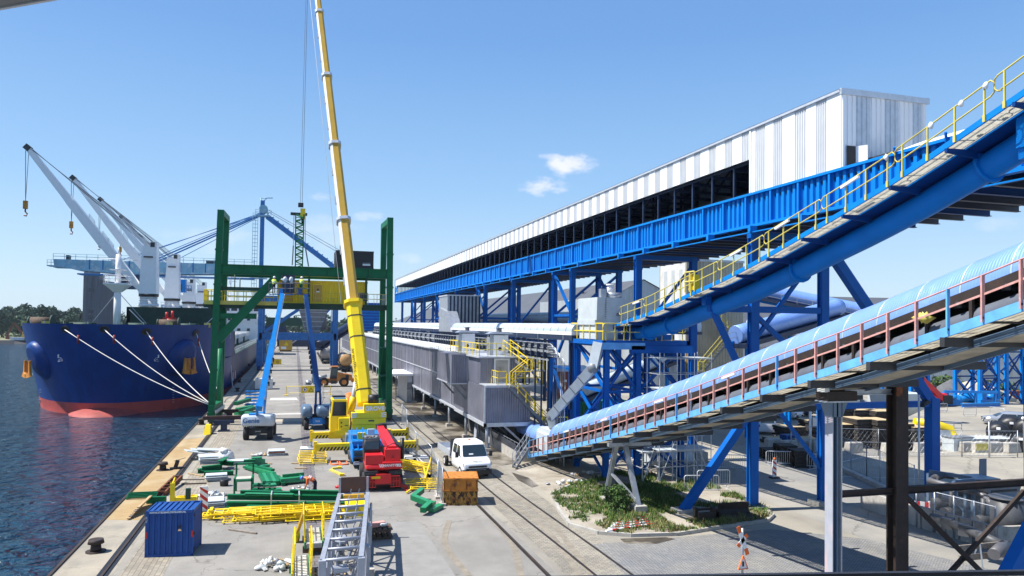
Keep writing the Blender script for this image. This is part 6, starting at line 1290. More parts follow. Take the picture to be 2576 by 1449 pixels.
# bushes near the warehouse
for i, (px, py, s_) in enumerate(((2345,985,2.2),(2385,978,1.8),(2495,985,1.6),(2535,985,1.5))):
    c = at(px, py+14, z=0); q = MB(); leaves(q, (c[0],c[1],s_*.6), (s_*1.6,s_*1.2,s_*1.0), 500, .28, rg, ['leaf_a','leaf_b']); q.m('bark')
    for k in range(4): q.tube((c[0]+(k-1.5)*.4,c[1],0),(c[0]+(k-1.5)*.7,c[1],s_*.8),.05,5)
    tag(q.build('bush', origin=(c[0],c[1],0)), ['green bush behind the red telehandler boom','green bush left of the dark gravel heap','green bush at the foot of the left blue lattice tower','green bush at the far right by the warehouse wall'][i], 'bush', 'bushes along the warehouse')

LT = thing('louvred_tower', 'dark blue louvred tower far away between yellow boom and right gantry leg', 'tower', (20, 216, 0))
q = MB('blue_shaded'); a, z = at(905,770,y=215), at(962,770,y=215); q.box(a[0],215,8,z[0],222,a[2]+1); q.m('blue')
for k in range(9): zz = 8.3+k*(a[2]-7.5)/9; q.box(a[0]-.15,214.8,zz,z[0]+.15,215,zz+.35)
q.build('cladding', LT); q = MB('blue_shaded')
for x in (a[0]+.3, z[0]-.3): q.beam((x,216,0),(x,216,8),.5,.5); q.beam((x,221,0),(x,221,8),.5,.5)
q.beam((a[0]+.3,216,.5),(z[0]-.3,216,8),.3,.3); q.build('legs', LT)
tubeconv((a[0],217,11.5), at(800,868,y=190), .9, 'dark blue conveyor bridge in the distance left of the louvred tower', 'steel_navy', True, False)
# ---------------------------------------------------------------- vehicles and lifts
def rr(mb, x, y0, y1, hw, z, r, n=4):               # ring: rounded rectangle at height z
    k = len(mb.v); r = min(r, hw*.9)
    for cx_, cy_, a0_ in ((x+hw-r, y0+r, -pi/2), (x+hw-r, y1-r, 0), (x-hw+r, y1-r, pi/2), (x-hw+r, y0+r, pi)):
        for i in range(n): a = a0_+pi/2*i/(n-1); mb.v.append((cx_+r*cos(a), cy_+r*sin(a), z))
    return k
def body(mb, rows, r=.12):
    mb.smooth = True; mb.loft([rr(mb, 0, y0, y1, hw, z, r) for z, y0, y1, hw in rows], 16); mb.smooth = False; return mb
def quadp(mb, p): return mb.poly(p)
def carwheels(t, xs, ys, r, w_, hub='galv'):
    for y in ys:
        for s_ in (-1, 1):
            q = MB('rubber'); x = s_*xs; q.tube((x-w_/2,y,r),(x+w_/2,y,r),r,18); q.m(hub).tube((x-w_/2-.015,y,r),(x+w_/2+.015,y,r),r*.58,12); q.m('dark').tube((x-w_/2-.02,y,r),(x+w_/2+.02,y,r),r*.2,8); q.build('wheel', t, local=True)
def glassq(q, pts): q.m('glass').poly(pts)
# flatbed truck ----------------------------------------------------------------
tl, tr = at(1167, 1204, z=0), at(1240, 1206, z=0)
TK = thing('flatbed_truck', 'white crew cab flatbed truck driving along the railway track', 'truck', ((tl[0]+tr[0])/2-.05, (tl[1]+tr[1])/2, 0), R(3))
q = MB('truck_white'); body(q, [(.42,.05,3.3,.93),(.6,.0,3.3,.97),(.95,.0,3.3,.99),(1.06,.06,3.3,.99),(1.22,.42,3.3,.98),(1.36,.72,3.3,.96),(1.75,1.0,3.28,.91),(2.12,1.27,3.22,.85),(2.24,1.42,3.15,.78),(2.28,1.6,3.0,.66)], .16); CABT = q.build('cab', TK, local=True)
q = MB(); hw = .80; glassq(q, [(-.84,.70,1.40),(.84,.70,1.40),(.76,1.19,2.09),(-.76,1.19,2.09)]); 
for s_ in (-1,1):
    glassq(q, [(s_*.965,1.0,1.42),(s_*.965,1.9,1.42),(s_*.872,1.9,2.02),(s_*.872,1.32,2.02)][::s_]); glassq(q, [(s_*.965,2.0,1.42),(s_*.965,2.9,1.42),(s_*.872,2.85,2.02),(s_*.872,2.0,2.02)][::s_])
q.build('windows', TK, local=True)
q = MB('letter_white'); q.poly([(-.4,.755,1.5),(-.1,.755,1.5),(-.1,.80,1.58),(-.4,.80,1.58)]); q.build('dashboard_paper', TK, local=True)
q = MB('black'); q.box(-.8,-.05,.62,.8,.02,.70).box(-.97,-.09,.30,.97,.3,.58).box(-.62,-.05,.76,.62,.02,.88); q.hexa([(-.97,-.02,.38),(-.6,-.06,.38),(-.6,.3,.38),(-.97,.3,.38),(-.97,.0,.62),(-.6,-.03,.62),(-.6,.3,.62),(-.97,.3,.62)]); q.hexa([(.6,-.06,.38),(.97,-.02,.38),(.97,.3,.38),(.6,.3,.38),(.6,-.03,.62),(.97,0,.62),(.97,.3,.62),(.6,.3,.62)]); q.build('bumper', TK, local=True)
for s_ in (-1,1):
    q = MB('glass'); q.hexa([(s_*.62,-.01,.80),(s_*.97,.05,.86),(s_*.97,.3,.9),(s_*.62,.2,.82),(s_*.66,.01,.92),(s_*.98,.1,1.08),(s_*.98,.34,1.1),(s_*.66,.2,.95)]); q.build('headlight', TK, local=True)
    q = MB('black'); q.beam((s_*.95,1.02,1.42),(s_*1.18,.95,1.42),.05,.05); q.cbox((s_*1.2,.95,1.5),(.2,.1,.36)); q.build('mirror', TK, local=True)
q = MB('letter_black'); q.text('IVECO', (0,.15,1.13),(1,0,0),(0,.82,.36),.17,.02,ext=1.25,bold=.004); q.build('lettering', TK, local=True)
q = MB('yellow'); q.box(-.28,-.07,.42,.28,-.04,.53); q.m('letter_black').text('V-560-ZP',(0,-.075,.475),(1,0,0),(0,0,1),.1,.005); q.build('number_plate', TK, local=True)
q = MB('dark'); q.beam((-.5,.74,1.4),(.1,.84,1.52),.02,.02).beam((.1,.74,1.4),(.65,.82,1.5),.02,.02); q.m('orange').tube((0,2.1,2.28),(0,2.1,2.36),.08,8); q.build('wiper', TK, local=True)
q = MB('galv_bright'); q.box(-1.05,3.45,.95,1.05,6.9,1.02); 
for s_ in (-1,1): q.box(s_*1.05-.02,3.45,1.02,s_*1.05+.02,6.9,1.42)
q.box(-1.05,6.88,1.02,1.05,6.92,1.42).m('dark').box(-1.0,3.4,1.0,1.0,3.48,2.2).box(-.4,3.3,.5,.4,6.8,.9); q.build('load_bed', TK, local=True)
carwheels(TK, .86, (.95, 5.2), .36, .24, 'white_dirty')
# red rotating telehandler -------------------------------------------------------
ml, mr = at(922, 1236, z=0), at(1008, 1240, z=0)
MT = thing('telehandler', 'red rotating telehandler seen from behind with its boom raised, beside the silver truss', 'telehandler', ((ml[0]+mr[0])/2, (ml[1]+mr[1])/2+.2, 0), R(-2))
q = MB('red_dark'); q.box(-.95,.1,.55,.95,5.2,1.15).box(-1.1,.0,.5,1.1,.5,.95); q.m('red').box(-.45,-.08,.6,.45,.05,1.3); q.m('dark').box(-1.15,.1,1.2,-.35,.9,1.5).box(.35,.1,1.2,1.15,.9,1.5); CHS = q.build('chassis', MT, local=True)
for s_ in (-1,1):
    q = MB('mobile_red'); x = s_*.72
    for k in range(4): q.box(x-.28+k*.17,-.14,.35,x-.25+k*.17,-.1,1.15)
    q.box(x-.3,-.14,1.12,x+.28,-.1,1.17).box(x-.3,-.14,.33,x+.28,-.1,.38).box(x-.3,-.14,.75,x+.28,-.1,.79); q.build('lamp_guard', MT, local=True)
    q = MB('red'); q.m('glass').box(s_*.95-.18,.08,1.28,s_*.95+.18,.1,1.4); q.build('tail_lamp', MT, local=True)
    q = MB('red_dark'); q.beam((s_*.6,.3,.6),(s_*1.5,.0,.2),.22,.25); q.m('red').tube((s_*1.55,0,0),(s_*1.55,0,.1),.28,12); q.build('stabiliser', MT, local=True)
q = MB('yellow'); q.box(-.72,-.16,1.0,-.2,-.13,1.14); q.m('letter_black').text('TNP-25-N',(-.46,-.165,1.07),(1,0,0),(0,0,1),.11,.005); q.build('number_plate', MT, local=True)
carwheels(MT, 1.0, (1.0, 4.2), .62, .45, 'dark')
q = MB('red'); q.smooth = False; body(q, [(1.5,.35,3.4,1.0),(1.65,.2,3.4,1.06),(1.9,.25,3.4,1.06),(2.0,.4,3.3,.98)], .12); q.box(-1.08,.3,1.95,.0,1.6,2.65); q.box(-.05,.0,1.65,1.15,.4,2.15); TR_ = q.build('turret', MT, local=True); bevel(TR_, .05, 2)
q = MB('letter_white'); q.text('MANITOU',(.5,-.03,1.92),(1,0,0),(0,0,1),.25,.01,ext=.95,bold=.008)
for s_ in (-1,1):
    for k in range(3): a = .5+s_*.5+(k-.5)*.1*1; q.poly([(a+s_*.02-.14,-.02,1.8),(a+s_*.02-.07,-.02,1.8),(a+s_*.02-.16,-.02,2.03),(a+s_*.02-.23,-.02,2.03)])
q.build('lettering', TR_, local=True) if False else q.build('lettering', MT, local=True)
q = MB('black'); body(q, [(2.0,1.3,3.0,.5),(2.9,1.2,3.0,.52),(3.55,1.3,2.9,.5),(3.62,1.4,2.8,.46)], .08); q.v = [(x-.62,y,z) for x,y,z in q.v]; q.m('glass').poly([(-1.05,1.17,2.92),(-.2,1.17,2.92),(-.2,1.26,3.5),(-1.05,1.26,3.5)]); q.m('galv_dark').box(-1.05,1.5,3.62,-.2,2.7,3.72); 
for k in range(8): q.m('wood_dark' if k % 2 else 'galv_dark').blob((-1.0+.11*k,1.7+.1*(k%3),3.76),(.1,.14,.07),k,6,4)
q.build('cab', MT, local=True)
q = MB('red'); q.box(.1,.25,2.1,1.05,1.2,3.05); q.m('mobile_red').poly([(.35,.24,2.35),(.8,.24,2.35),(.575,.24,2.8)]); q.m('red_dark').poly([(.47,.235,2.43),(.68,.235,2.43),(.575,.235,2.63)]); q.build('boom_foot', MT, local=True)
MT.scale = (1,1,.82); e0, e1 = (.58,.8,2.9), (.3,7.3,3.55)
q = MB('red'); q.beam(e0, lerp(e0,e1,.75), .52, .6); q.beam(lerp(e0,e1,.7), e1, .42, .42); q.m('black').beam(add(e0,(.48,.2,.1)), add(e1,(.42,-.6,-.2)), .22, .3).beam(add(e1,(-.2,-.1,0)), add(e1,(.4,.1,.1)), .5, .5).path([(.2,.5,3.0),(.25,.4,3.3),(.6,.35,3.5),(.95,.5,3.3),(1.0,.6,3.0)], .035, 6).tube((1.25,1.3,2.1),(1.25,1.3,3.7),.13,8); q.build('boom', MT, local=True)
q = MB('black'); q.beam((-2.6,.5,.5),(-.8,.9,.9),.18,.25); q.m('red').blob((-2.65,.5,.35),(.22,.12,.12),3,8,5); q.build('stabiliser', MT, local=True)
# boom lifts -------------------------------------------------------------------
def boomlift(label, loc, rz, paint, cw, B0, B1, grey, lettering=None, base_m='black'):
    t = thing('boom_lift', label, 'boom lift', loc, rz, 'boom lifts working at the green gantry')
    q = MB(base_m); q.box(-.75,.2,.55,.75,3.2,1.0).box(-1.0,.1,.5,1.0,.5,.85).box(-1.0,2.9,.5,1.0,3.3,.85)
    if base_m == 'lift_blue': q.box(-.45,-.15,.5,.45,.2,1.15); q.m('letter_white').text('3x6',(0,-.17,.85),(1,0,0),(0,0,1),.3,.01)
    else: q.m('letter_white').text('2H-037',(0,.08,.72),(1,0,0),(0,0,1),.16,.01)
    q.build('chassis', t, local=True); carwheels(t, 1.0, (.3, 3.1), .55, .42, base_m if base_m == 'black' else 'dark')
    q = MB('dark'); q.tube((0,1.7,1.0),(0,1.7,1.3),.6,14); q.build('turntable', t, local=True)
    q = MB(cw); 
    if lettering:
        q.smooth = False; body(q, [(1.25,-.4,.9,1.32),(1.4,-.5,1.0,1.38),(2.05,-.5,1.0,1.38),(2.18,-.4,.9,1.3)], .25); q.m('lift_blue').box(-.75,-.3,2.1,-.1,.6,2.3)
        q.m('stripe_black')
        for k in range(9): q.poly([(-1.2+k*.16,-.42,1.17),(-1.12+k*.16,-.42,1.17),(-1.06+k*.16,-.44,1.28),(-1.14+k*.16,-.44,1.28)])
        q.build('counterweight', t, local=True); q = MB('letter_blue'); q.text(lettering,(-.52,-.51,1.72),(1,0,0),(0,0,1),.58,.01,bold=.012); q.build('lettering', t, local=True)
    else:
        for xo, w_ in ((-.95,.45),(.95,.95)):
            k0 = len(q.v); body(q, [(1.25,-.2,1.9,w_),(1.45,-.35,2.1,w_+.05),(2.0,-.3,2.1,w_+.05),(2.3,0,1.8,w_-.08)], .3); q.v[k0:] = [(x+xo,y,z) for x,y,z in q.v[k0:]]
        q.build('counterweight', t, local=True)
    d = _n(sub(B1, B0)); m_ = lerp(B0, B1, .55)
    q = MB(paint); q.beam(B0, m_, .5, .66, (0,1,0)); q.build('lower_boom', t)
    q = MB(paint); q.beam(lerp(B0,B1,.5), B1, .36, .46, (0,1,0)); q.m(grey); s_ = frame(B0,B1,(0,1,0))[1]; off = mul(s_, -.30 if grey == 'lift_white' else .3); q.beam(add(lerp(B0,B1,.08), off), add(B1, mul(off,.75)), .12, .3, (0,1,0)); q.m('black')
    for f in (.2,.25,.3,.35,.4): c = add(lerp(B0,B1,f), mul(off,1.25)); q.cbox(c,(.14,.4,.35))
    q.build('upper_boom', t)
    g0 = (loc[0]+.1, loc[1]+1.7, 1.9); q = MB(paint); q.beam(add(g0,(-.25,0,-.6)), add(B0,(-.18,0,.3)), .2, .55, (0,1,0)); q.beam(add(g0,(.25,0,-.6)), add(lerp(B0,B1,.12),(.3,0,0)), .2, .45, (0,1,0)); q.box(g0[0]-.4,g0[1]-.5,1.3,g0[0]+.4,g0[1]+.5,2.2); q.build('riser', t)
    return t
B1a = at(709, 742, y=76.2); B0a = at(652, 1028, y=66.5)
l1 = at(648, 1108, z=0)
L1 = boomlift('large boom lift with pale grey counterweight, bright blue boom reaching up to the gantry', (l1[0], l1[1]+.3, 0), R(-4), 'lift_blue', 'lift_grey', B0a, B1a, 'lift_white', 'Genie')
B1b = at(770, 742, y=77.0); B0b = at(800, 985, y=73.5); l2 = at(798, 1082, z=0)
L2 = boomlift('dark navy boom lift with slate tanks, its thin boom reaching up to the gantry', (l2[0], l2[1]+.3, 0), R(3), 'lift_navy', 'lift_slate', B0b, B1b, 'lift_slate', None, 'lift_blue')
def basket(t, c, w_, m_):
    q = MB(m_); x, y, z = c; q.box(x-w_/2,y-.45,z-.06,x+w_/2,y+.45,z); q.m('galv_dark').rail([(x-w_/2,y-.45,z),(x+w_/2,y-.45,z),(x+w_/2,y+.45,z),(x-w_/2,y+.45,z),(x-w_/2,y-.45,z)],1.1,.03,.7); q.m(m_).box(x-.2,y-.7,z-.1,x+.2,y-.4,z+.5); q.build('basket', t)
K1 = (B1a[0]-.1, 77.1, B1a[2]+.1); K2 = (B1b[0]-.6, 77.6, B1b[2]+.1)
basket(L1, K1, 2.3, 'lift_blue'); basket(L2, K2, 1.9, 'lift_navy')
q = MB('steel_navy'); q.box(K1[0]+.1,77.5,K1[2]+.2,K1[0]+1.3,78.3,K1[2]+2.0); q.m('lift_grey').blob((K1[0]+.35,77.45,K1[2]+1.5),(.25,.15,.3),4,8,5,.1).blob((K1[0]+.95,77.45,K1[2]+1.5),(.22,.15,.3),5,8,5,.1); solo('hydraulic_unit', q, 'dark hydraulic unit with two grey domes hanging under the gantry beam by the lift baskets', 'machine')
# wheel loader ------------------------------------------------------------------
wl = at(838, 972, z=0); WLX, WLY = wl[0]+.2, wl[1]
WL = thing('wheel_loader', 'dusty orange wheel loader facing left on the quay behind the boom lifts', 'wheel loader', (WLX, WLY, 0), 0)
for x in (-1.7, 1.45):
    for s_ in (-1, 1): q = MB('rubber'); y = s_*1.0; q.tube((x,y-.3,.75),(x,y+.3,.75),.75,20); q.m('loader_orange').tube((x,y-.32,.75),(x,y+.32,.75),.4,14); q.build('wheel', WL, local=True)
q = MB('loader_orange'); q.hexa([(.3,-.9,.9),(2.9,-.9,1.0),(2.9,.9,1.0),(.3,.9,.9),(.4,-.75,2.3),(2.7,-.75,1.9),(2.7,.75,1.9),(.4,.75,2.3)]).box(-2.3,-.5,.6,.5,.5,1.3).box(2.7,-1.0,.7,3.1,1.0,1.25); q.m('dark').box(1.7,-.92,1.2,2.2,-.85,1.9).box(-.6,-1.1,.5,.3,1.1,.95); q.build('body', WL, local=True)
q = MB('dark'); q.hexa([(-.75,-.75,1.3),(.5,-.75,1.3),(.5,.75,1.3),(-.75,.75,1.3),(-.5,-.7,3.15),(.45,-.7,3.15),(.45,.7,3.15),(-.5,.7,3.15)]); q.m('glass').poly([(-.6,-.765,1.8),(.4,-.765,1.8),(.4,-.72,2.95),(-.45,-.72,2.95)]); q.m('loader_orange').box(-.6,-.8,3.15,.55,.8,3.28); q.build('cab', WL, local=True)
q = MB('galv'); 
for s_ in (-.5,.5): q.beam((-1.2,s_,1.8),(-3.0,s_,1.1),.18,.35); q.beam((-3.0,s_,1.1),(-3.6,s_,.7),.18,.3)
q.tube((-1.0,0,1.2),(-2.6,0,1.7),.1,8); q.build('lift_arm', WL, local=True)
q = MB('galv_dark'); q.sections([[(-3.5,y,1.5),(-3.4,y,.8),(-3.7,y,.35),(-4.7,y,.35),(-4.7,y,.42),(-3.8,y,.5),(-3.55,y,.85),(-3.6,y,1.55)] for y in (-1.3,1.3)]); q.m('galv'); q.blob((-4.1,0,.75),(.5,1.1,.35),4,10,6,.3); q.build('bucket', WL, local=True)
# parked cars and vans ------------------------------------------------------------
def car(label, loc, rz, paint, kind):
    t = thing('parked_van' if 'van' in kind else 'parked_car', label, 'van' if 'van' in kind else 'car', loc, rz, 'vehicles parked in the yard')
    q = MB(paint)
    if kind == 'van': rows, hw, L_, xs, r = [(.3,.05,5.0,.9),(.5,0,5.0,.95),(.85,0,5.0,.97),(1.05,.25,5.0,.96),(1.2,.75,5.0,.94),(1.75,1.4,4.97,.86),(1.95,1.65,4.9,.78),(2.0,1.9,4.7,.6)], .95, 5.0, (.95,4.1), .33
    elif kind == 'bigvan': rows, hw, L_, xs, r = [(.3,.05,5.9,.95),(.55,0,5.9,1.0),(1.0,0,5.9,1.0),(1.2,.3,5.9,1.0),(1.4,.7,5.9,.98),(2.1,1.25,5.88,.9),(2.55,1.7,5.8,.82),(2.62,2.0,5.6,.66)], 1., 5.9, (1.0,4.7), .36
    elif kind == 'smallvan': rows, hw, L_, xs, r = [(.28,.05,4.3,.85),(.5,0,4.3,.88),(.85,.03,4.3,.9),(.98,.3,4.3,.89),(1.1,.8,4.28,.87),(1.6,1.4,4.22,.78),(1.8,1.75,4.1,.7),(1.84,1.95,3.9,.55)], .9, 4.3, (.85,3.4), .31
    else: rows, hw, L_, xs, r = [(.22,.08,4.55,.82),(.4,0,4.6,.87),(.7,.02,4.6,.89),(.85,.2,4.55,.88),(.95,1.1,4.4,.85),(1.3,1.75,4.1,.68),(1.44,2.1,3.9,.6),(1.47,2.3,3.6,.5)], .88, 4.6, (.9,3.6), .32
    body(q, rows, .18); q.build('body', t, local=True)
    (za, ya, _, ha), (zb_, yb, ye, hb) = rows[4], rows[5]; q = MB('glass'); e = .012
    q.poly([(-ha*.9,ya-.01,za+.03),(ha*.9,ya-.01,za+.03),(hb*.9,yb-.04,zb_-.02),(-hb*.9,yb-.04,zb_-.02)])
    for s_ in (-1,1):
        n_ = 3 if kind == 'estate' else 1
        y0, y1 = ya+.35, (ye-.25 if kind == 'estate' else ya+1.35)
        for k in range(n_): a, b_ = y0+(y1-y0)*k/n_+.03, y0+(y1-y0)*(k+1)/n_-.03; q.poly([(s_*(ha+e),a,za+.05),(s_*(ha+e),b_,za+.05),(s_*(hb+e),b_-.03,zb_-.03),(s_*(hb+e),a+.3*(k==0),zb_-.03)][::s_])
    yr = rows[4][2]; q.poly([(-ha*.75,yr+.015,za+.05),(ha*.75,yr+.015,za+.05),(hb*.75,ye+.015,zb_-.03),(-hb*.75,ye+.015,zb_-.03)][::-1]); q.build('windows', t, local=True)
    q = MB('black'); q.box(-hw*.7,-.02,.35,hw*.7,.1,.55); q.m('letter_white').box(-.26,-.035,.4,.26,-.02,.5); q.m('mobile_red').box(-hw*.95,L_-.02,.75,-hw*.8,L_+.02,1.0).box(hw*.8,L_-.02,.75,hw*.95,L_+.02,1.0); q.m('glass').box(-hw*.95,-.01,.62,-hw*.6,.15,.78).box(hw*.6,-.01,.62,hw*.95,.15,.78); q.build('trim', t, local=True)
    carwheels(t, hw-.1, xs, r, .2); return t
def G3(px, py): p = at(px, py, z=0); return (p[0], p[1], 0)
car('white van with black grille parked nose to the yard, behind the small white van', G3(2012,1056), R(20), 'truck_white', 'van')
car('dark pickup parked at the left end of the parked vehicles', G3(1925,1056), R(15), 'black_car', 'estate')
car('small white van with rear windows standing by the timber mats', (G3(1950,1090)[0], G3(1950,1090)[1]+3.2, 0), R(160), 'truck_white', 'smallvan')
car('dark blue car parked right of the white grille van', G3(2040,1048), R(25), 'blue_car', 'estate')
car('white van parked behind the grey post, nose to the camera', G3(2085,1043), R(25), 'truck_white', 'van')
car('large white panel van parked sideways behind the timber mats', G3(2185,1048), R(88), 'truck_white', 'bigvan')
car('silver estate car driving in the open yard', (G3(2472,1066)[0], G3(2472,1066)[1], 0), R(232), 'silver_car', 'estate')
# ---------------------------------------------------------------- building material laid out on the quay
KD = 2576/4096
def gA(x, y, z=0): return at((500+x/2.215)*KD, (1650+y/2.215)*KD, z=z)
def gB(x, y, z=0): return at((1100+x/1.922)*KD, (1550+y/1.922)*KD, z=z)
def gC(x, y, z=0): return at((1050+x/4.094)*KD, (1950+y/4.094)*KD, z=z)
# blue container -------------------------------------------------------------
c0, c1 = gA(174,1288), gA(585,1284); W = dist(c0, c1); ang = R(-5)
CT = thing('storage_container', 'small dark blue steel storage container at the quay edge, light blue ribbed roof', 'container', c0, ang)
D_, H_ = 1.75, 2.0
q = MB('container_blue'); n_ = 8; pr_ = [(.06,0,0)]; w_ = (W-.12)/n_
for k in range(n_): a = .06+k*w_; pr_ += [(a+w_*.3,.0,0),(a+w_*.42,.05,0),(a+w_*.82,.05,0),(a+w_*.94,.0,0)]
pr_.append((W-.06,0,0)); q.strip([(x,y,.1) for x,y,z in pr_], (0,0,H_-.2)); q.strip([(x,D_-y,.1) for x,y,z in pr_], (0,0,H_-.2)); 
for s_ in (0, 1):
    x = W*s_; n2 = 7; p2 = []
    for k in range(n2): a = .06+k*(D_-.12)/n2; v = (D_-.12)/n2; i_ = .05*(1-2*s_); p2 += [(x,a,.1),(x,a+v*.3,.1),(x+i_,a+v*.42,.1),(x+i_,a+v*.82,.1)]
    q.strip(p2, (0,0,H_-.2))
q.box(.02,.02,H_-.14,W-.02,D_-.02,H_-.06)
for k in range(n_-1): a = .12+k*w_; q.box(a,.03,H_-.06,a+w_*.62,D_-.03,H_-.01)
q.box(0,0,0,W,.1,.12).box(0,D_-.1,0,W,D_,.12).box(0,-.01,H_-.14,W,.08,H_).box(0,D_-.08,H_-.14,W,D_,H_).box(-.01,0,0,.07,.07,H_).box(W-.07,0,0,W+.01,.07,H_).box(-.01,D_-.07,0,.07,D_,H_).box(W-.07,D_-.07,0,W+.01,D_,H_).box(0,.08,H_-.12,.06,D_,H_).box(W-.06,.08,H_-.12,W,D_,H_)
q.build('shell', CT, local=True)
q = MB('letter_white'); q.text('WWW.STEDEMELDEVELDEN.NL',(W*.46,-.02,H_-.07),(1,0,0),(0,0,1),.105,.005,bold=.003); q.text('VLT24',(.035,-.02,H_-.36),(0,0,-1),(1,0,0),.1,.005); q.build('lettering', CT, local=True)
for x in (.0, W-.08): q = MB('mobile_red'); q.box(x,-.02,.82,x+.08,-.005,1.1); q.build('reflector', CT, local=True)
q = MB('black'); q.tube((W*.72,-.05,1.3),(W*.72,.02,1.3),.06,10); q.m('wood').hexa([(W*.68,-.08,1.12),(W*.76,-.08,1.12),(W*.76,.0,1.12),(W*.68,.0,1.12),(W*.7,-.05,1.2),(W*.74,-.05,1.2),(W*.74,0,1.2),(W*.7,0,1.2)]); q.build('lock_cover', CT, local=True)
q = MB('black'); 
for z in (.25,.9,1.7): q.box(W-.01,.06,z,W+.05,.2,z+.08)
q.build('hinge', CT, local=True)
# stacks of grey plates ----------------------------------------------------------
rg = random.Random(11)
def plates(c, w_, d_, n, rz, label, jit=.12, th=.05, gap=.055, m_='sheet_grey', name='grey_panel', cat='panel', z0=.06):
    for k in range(n):
        q = MB(m_); q.cbox((c[0]+rg.uniform(-jit,jit), c[1]+rg.uniform(-jit,jit), z0+k*(th+gap)), (w_,d_,th), rz+rg.uniform(-.05,.05)); q.m('galv_dark').cbox((c[0],c[1],z0+k*(th+gap)-.045), (w_*.9,.08,.035), rz)
        tag(q.build(name, origin=(c[0],c[1],z0+k*(th+gap))), label, cat, label[:60])
plates(gA(760,440), 1.5, 1.4, 5, .1, 'grey panel in the stack between the crane rail slot and the white bulk bag')
for i, (zx, zy, rz, tilt) in enumerate(((690,330,.25,.18),(640,350,.35,.22),(745,335,.1,.1))):
    c = gA(zx, zy, .5); q = MB('sheet_grey'); q.cbox((c[0],c[1],.45+.06*i), (1.7,1.0,.05), rz, 0, tilt); tag(q.build('grey_panel', origin=(c[0],c[1],.4)), ['large grey panel leaning over the crane rail slot, top of the pile','grey panel farthest to the left, sticking out over the rail slot','grey panel leaning on the stack beside the white bulk bag'][i], 'panel', 'loose grey panels by the rail slot')
plates(gA(1005,455), 1.55, .95, 3, -.05, 'grey panel lying right of the white bulk bag in a low stack')
plates(gA(1340,375), 1.25, 1.15, 4, .08, 'grey panel in the lone neat stack on open asphalt', .06)
plates(gA(810,600), 1.3, .85, 4, .1, 'grey panel in the stack left of the green frame', .08)
plates(gA(770,830), 1.2, 1.2, 4, .12, 'grey panel in the stack behind the red and white post', .08)
q = MB('rust'); c = gA(1340,360,.5); q.cbox((c[0],c[1]+.2,.5),(1.2,.08,.08),.05); solo('steel_bar', q, 'rusty bar lying on the lone grey panel stack', 'bar')
# bulk bags and rubbish ------------------------------------------------------------
def bulk(c, s_, label, seed):
    q = MB('plastic_white'); q.blob((c[0],c[1],s_*.45), (s_*.62,s_*.6,s_*.5), seed, 14, 8, .12); q.blob((c[0]-.1,c[1],s_*.85), (s_*.4,s_*.4,s_*.25), seed+1, 12, 6, .35); solo('bulk_bag', q, label, 'bag')
bulk(gA(890,440), .95, 'big white bulk bag of scraps between the grey panel stacks', 3)
def rubbish(c, r, n, label, seed, name='rubbish_heap'):
    r_ = random.Random(seed); q = MB('plastic_white')
    for k in range(n):
        q.m(r_.choice(['plastic_white','plastic_white','white_dirty','wood','galv','sheet_grey'])); a, d = r_.uniform(0,6.3), r_.uniform(0,1)**.7; p = (c[0]+r[0]*d*cos(a), c[1]+r[1]*d*sin(a), r[2]*(1-d)*r_.uniform(.3,1)+.06)
        if k % 3: q.blob(p, (r_.uniform(.08,.22),r_.uniform(.08,.2),r_.uniform(.05,.14)), seed*50+k, 7, 4, .45)
        else: q.cbox(p, (r_.uniform(.1,.5),r_.uniform(.05,.2),.03), r_.uniform(0,3), r_.uniform(-.5,.5), r_.uniform(-.5,.5))
    solo(name, q, label, 'rubbish')
rubbish(gA(870,430,.0), (.75,.6,1.15), 40, 'scraps heaped over the big white bulk bag', 13)
rubbish(gA(1560,735), (.95,.6,.65), 60, 'heap of white plastic scraps at the bending worker', 5)
rubbish(gA(1200,385), (.7,.25,.12), 16, 'scatter of small scraps left of the lone grey stack', 6)
rubbish(gA(800,745), (.9,.4,.3), 26, 'white scraps on the grey stack behind the striped post', 7)
rubbish(gC(230,1300), (.75,.7,.35), 34, 'scraps and grey offcuts at the bottom edge, left of the yellow walkway', 8)
# timber ------------------------------------------------------------
def plank(a, z, label, w_=.12, h_=.06, m_='wood', zz=.05):
    q = MB(m_); q.beam((a[0],a[1],zz), (z[0],z[1],zz), w_, h_); tag(q.build('timber', origin=(a[0],a[1],0)), label, 'timber', 'loose timbers on the quay')
for (a, z, lab, m_) in ((gA(920,1042),gA(1165,1078),'lone pale timber on the asphalt below the yellow railings','wood_grey'),(gA(1155,745),gA(1280,750),'pale timber right of the green frame','wood'),(gA(1280,755),gA(1345,762),'short dark timber at the end of the pale one','wood_dark'),(gA(1475,455),gA(1600,458),'upper timber under the yellow panels','wood'),(gA(1505,498),gA(1610,500),'lower timber under the yellow panels','wood'),(gA(470,600),gA(700,598),'long timber beside the crane rail slot left of a grey stack','wood_grey'),(gA(500,640),gA(720,632),'dark timber in front of the long one beside the rail slot','wood_dark'),(gA(560,545),gA(690,570),'short timber near the rail slot by the green beams','wood'),(gA(1555,605),gA(1620,608),'timber end poking out beside the bending worker','wood_dark'),(gC(0,1215),gC(420,1205),'long thin timber at the bottom left of the yellow walkway','wood'),(gA(740,870),gA(830,855),'short timber in front of the stack behind the striped post','wood_dark'),(gA(1220,455),gA(1300,460),'short timber right of the green bits near the lone stack','wood')):
    plank(a, z, lab, m_=m_)
for i in range(7):
    a = gA(30+i*14, 955-i*8); z = gA(150+i*13, 835-i*5); q = MB(['wood','wood_grey','wood'][i%3]); q.beam((a[0],a[1],.08+.05*i), (z[0],z[1],.12+.05*i), .14, .06); tag(q.build('plank', origin=(a[0],a[1],0)), 'plank in the loose pile left of the blue container', 'plank', 'planks piled left of the blue container')
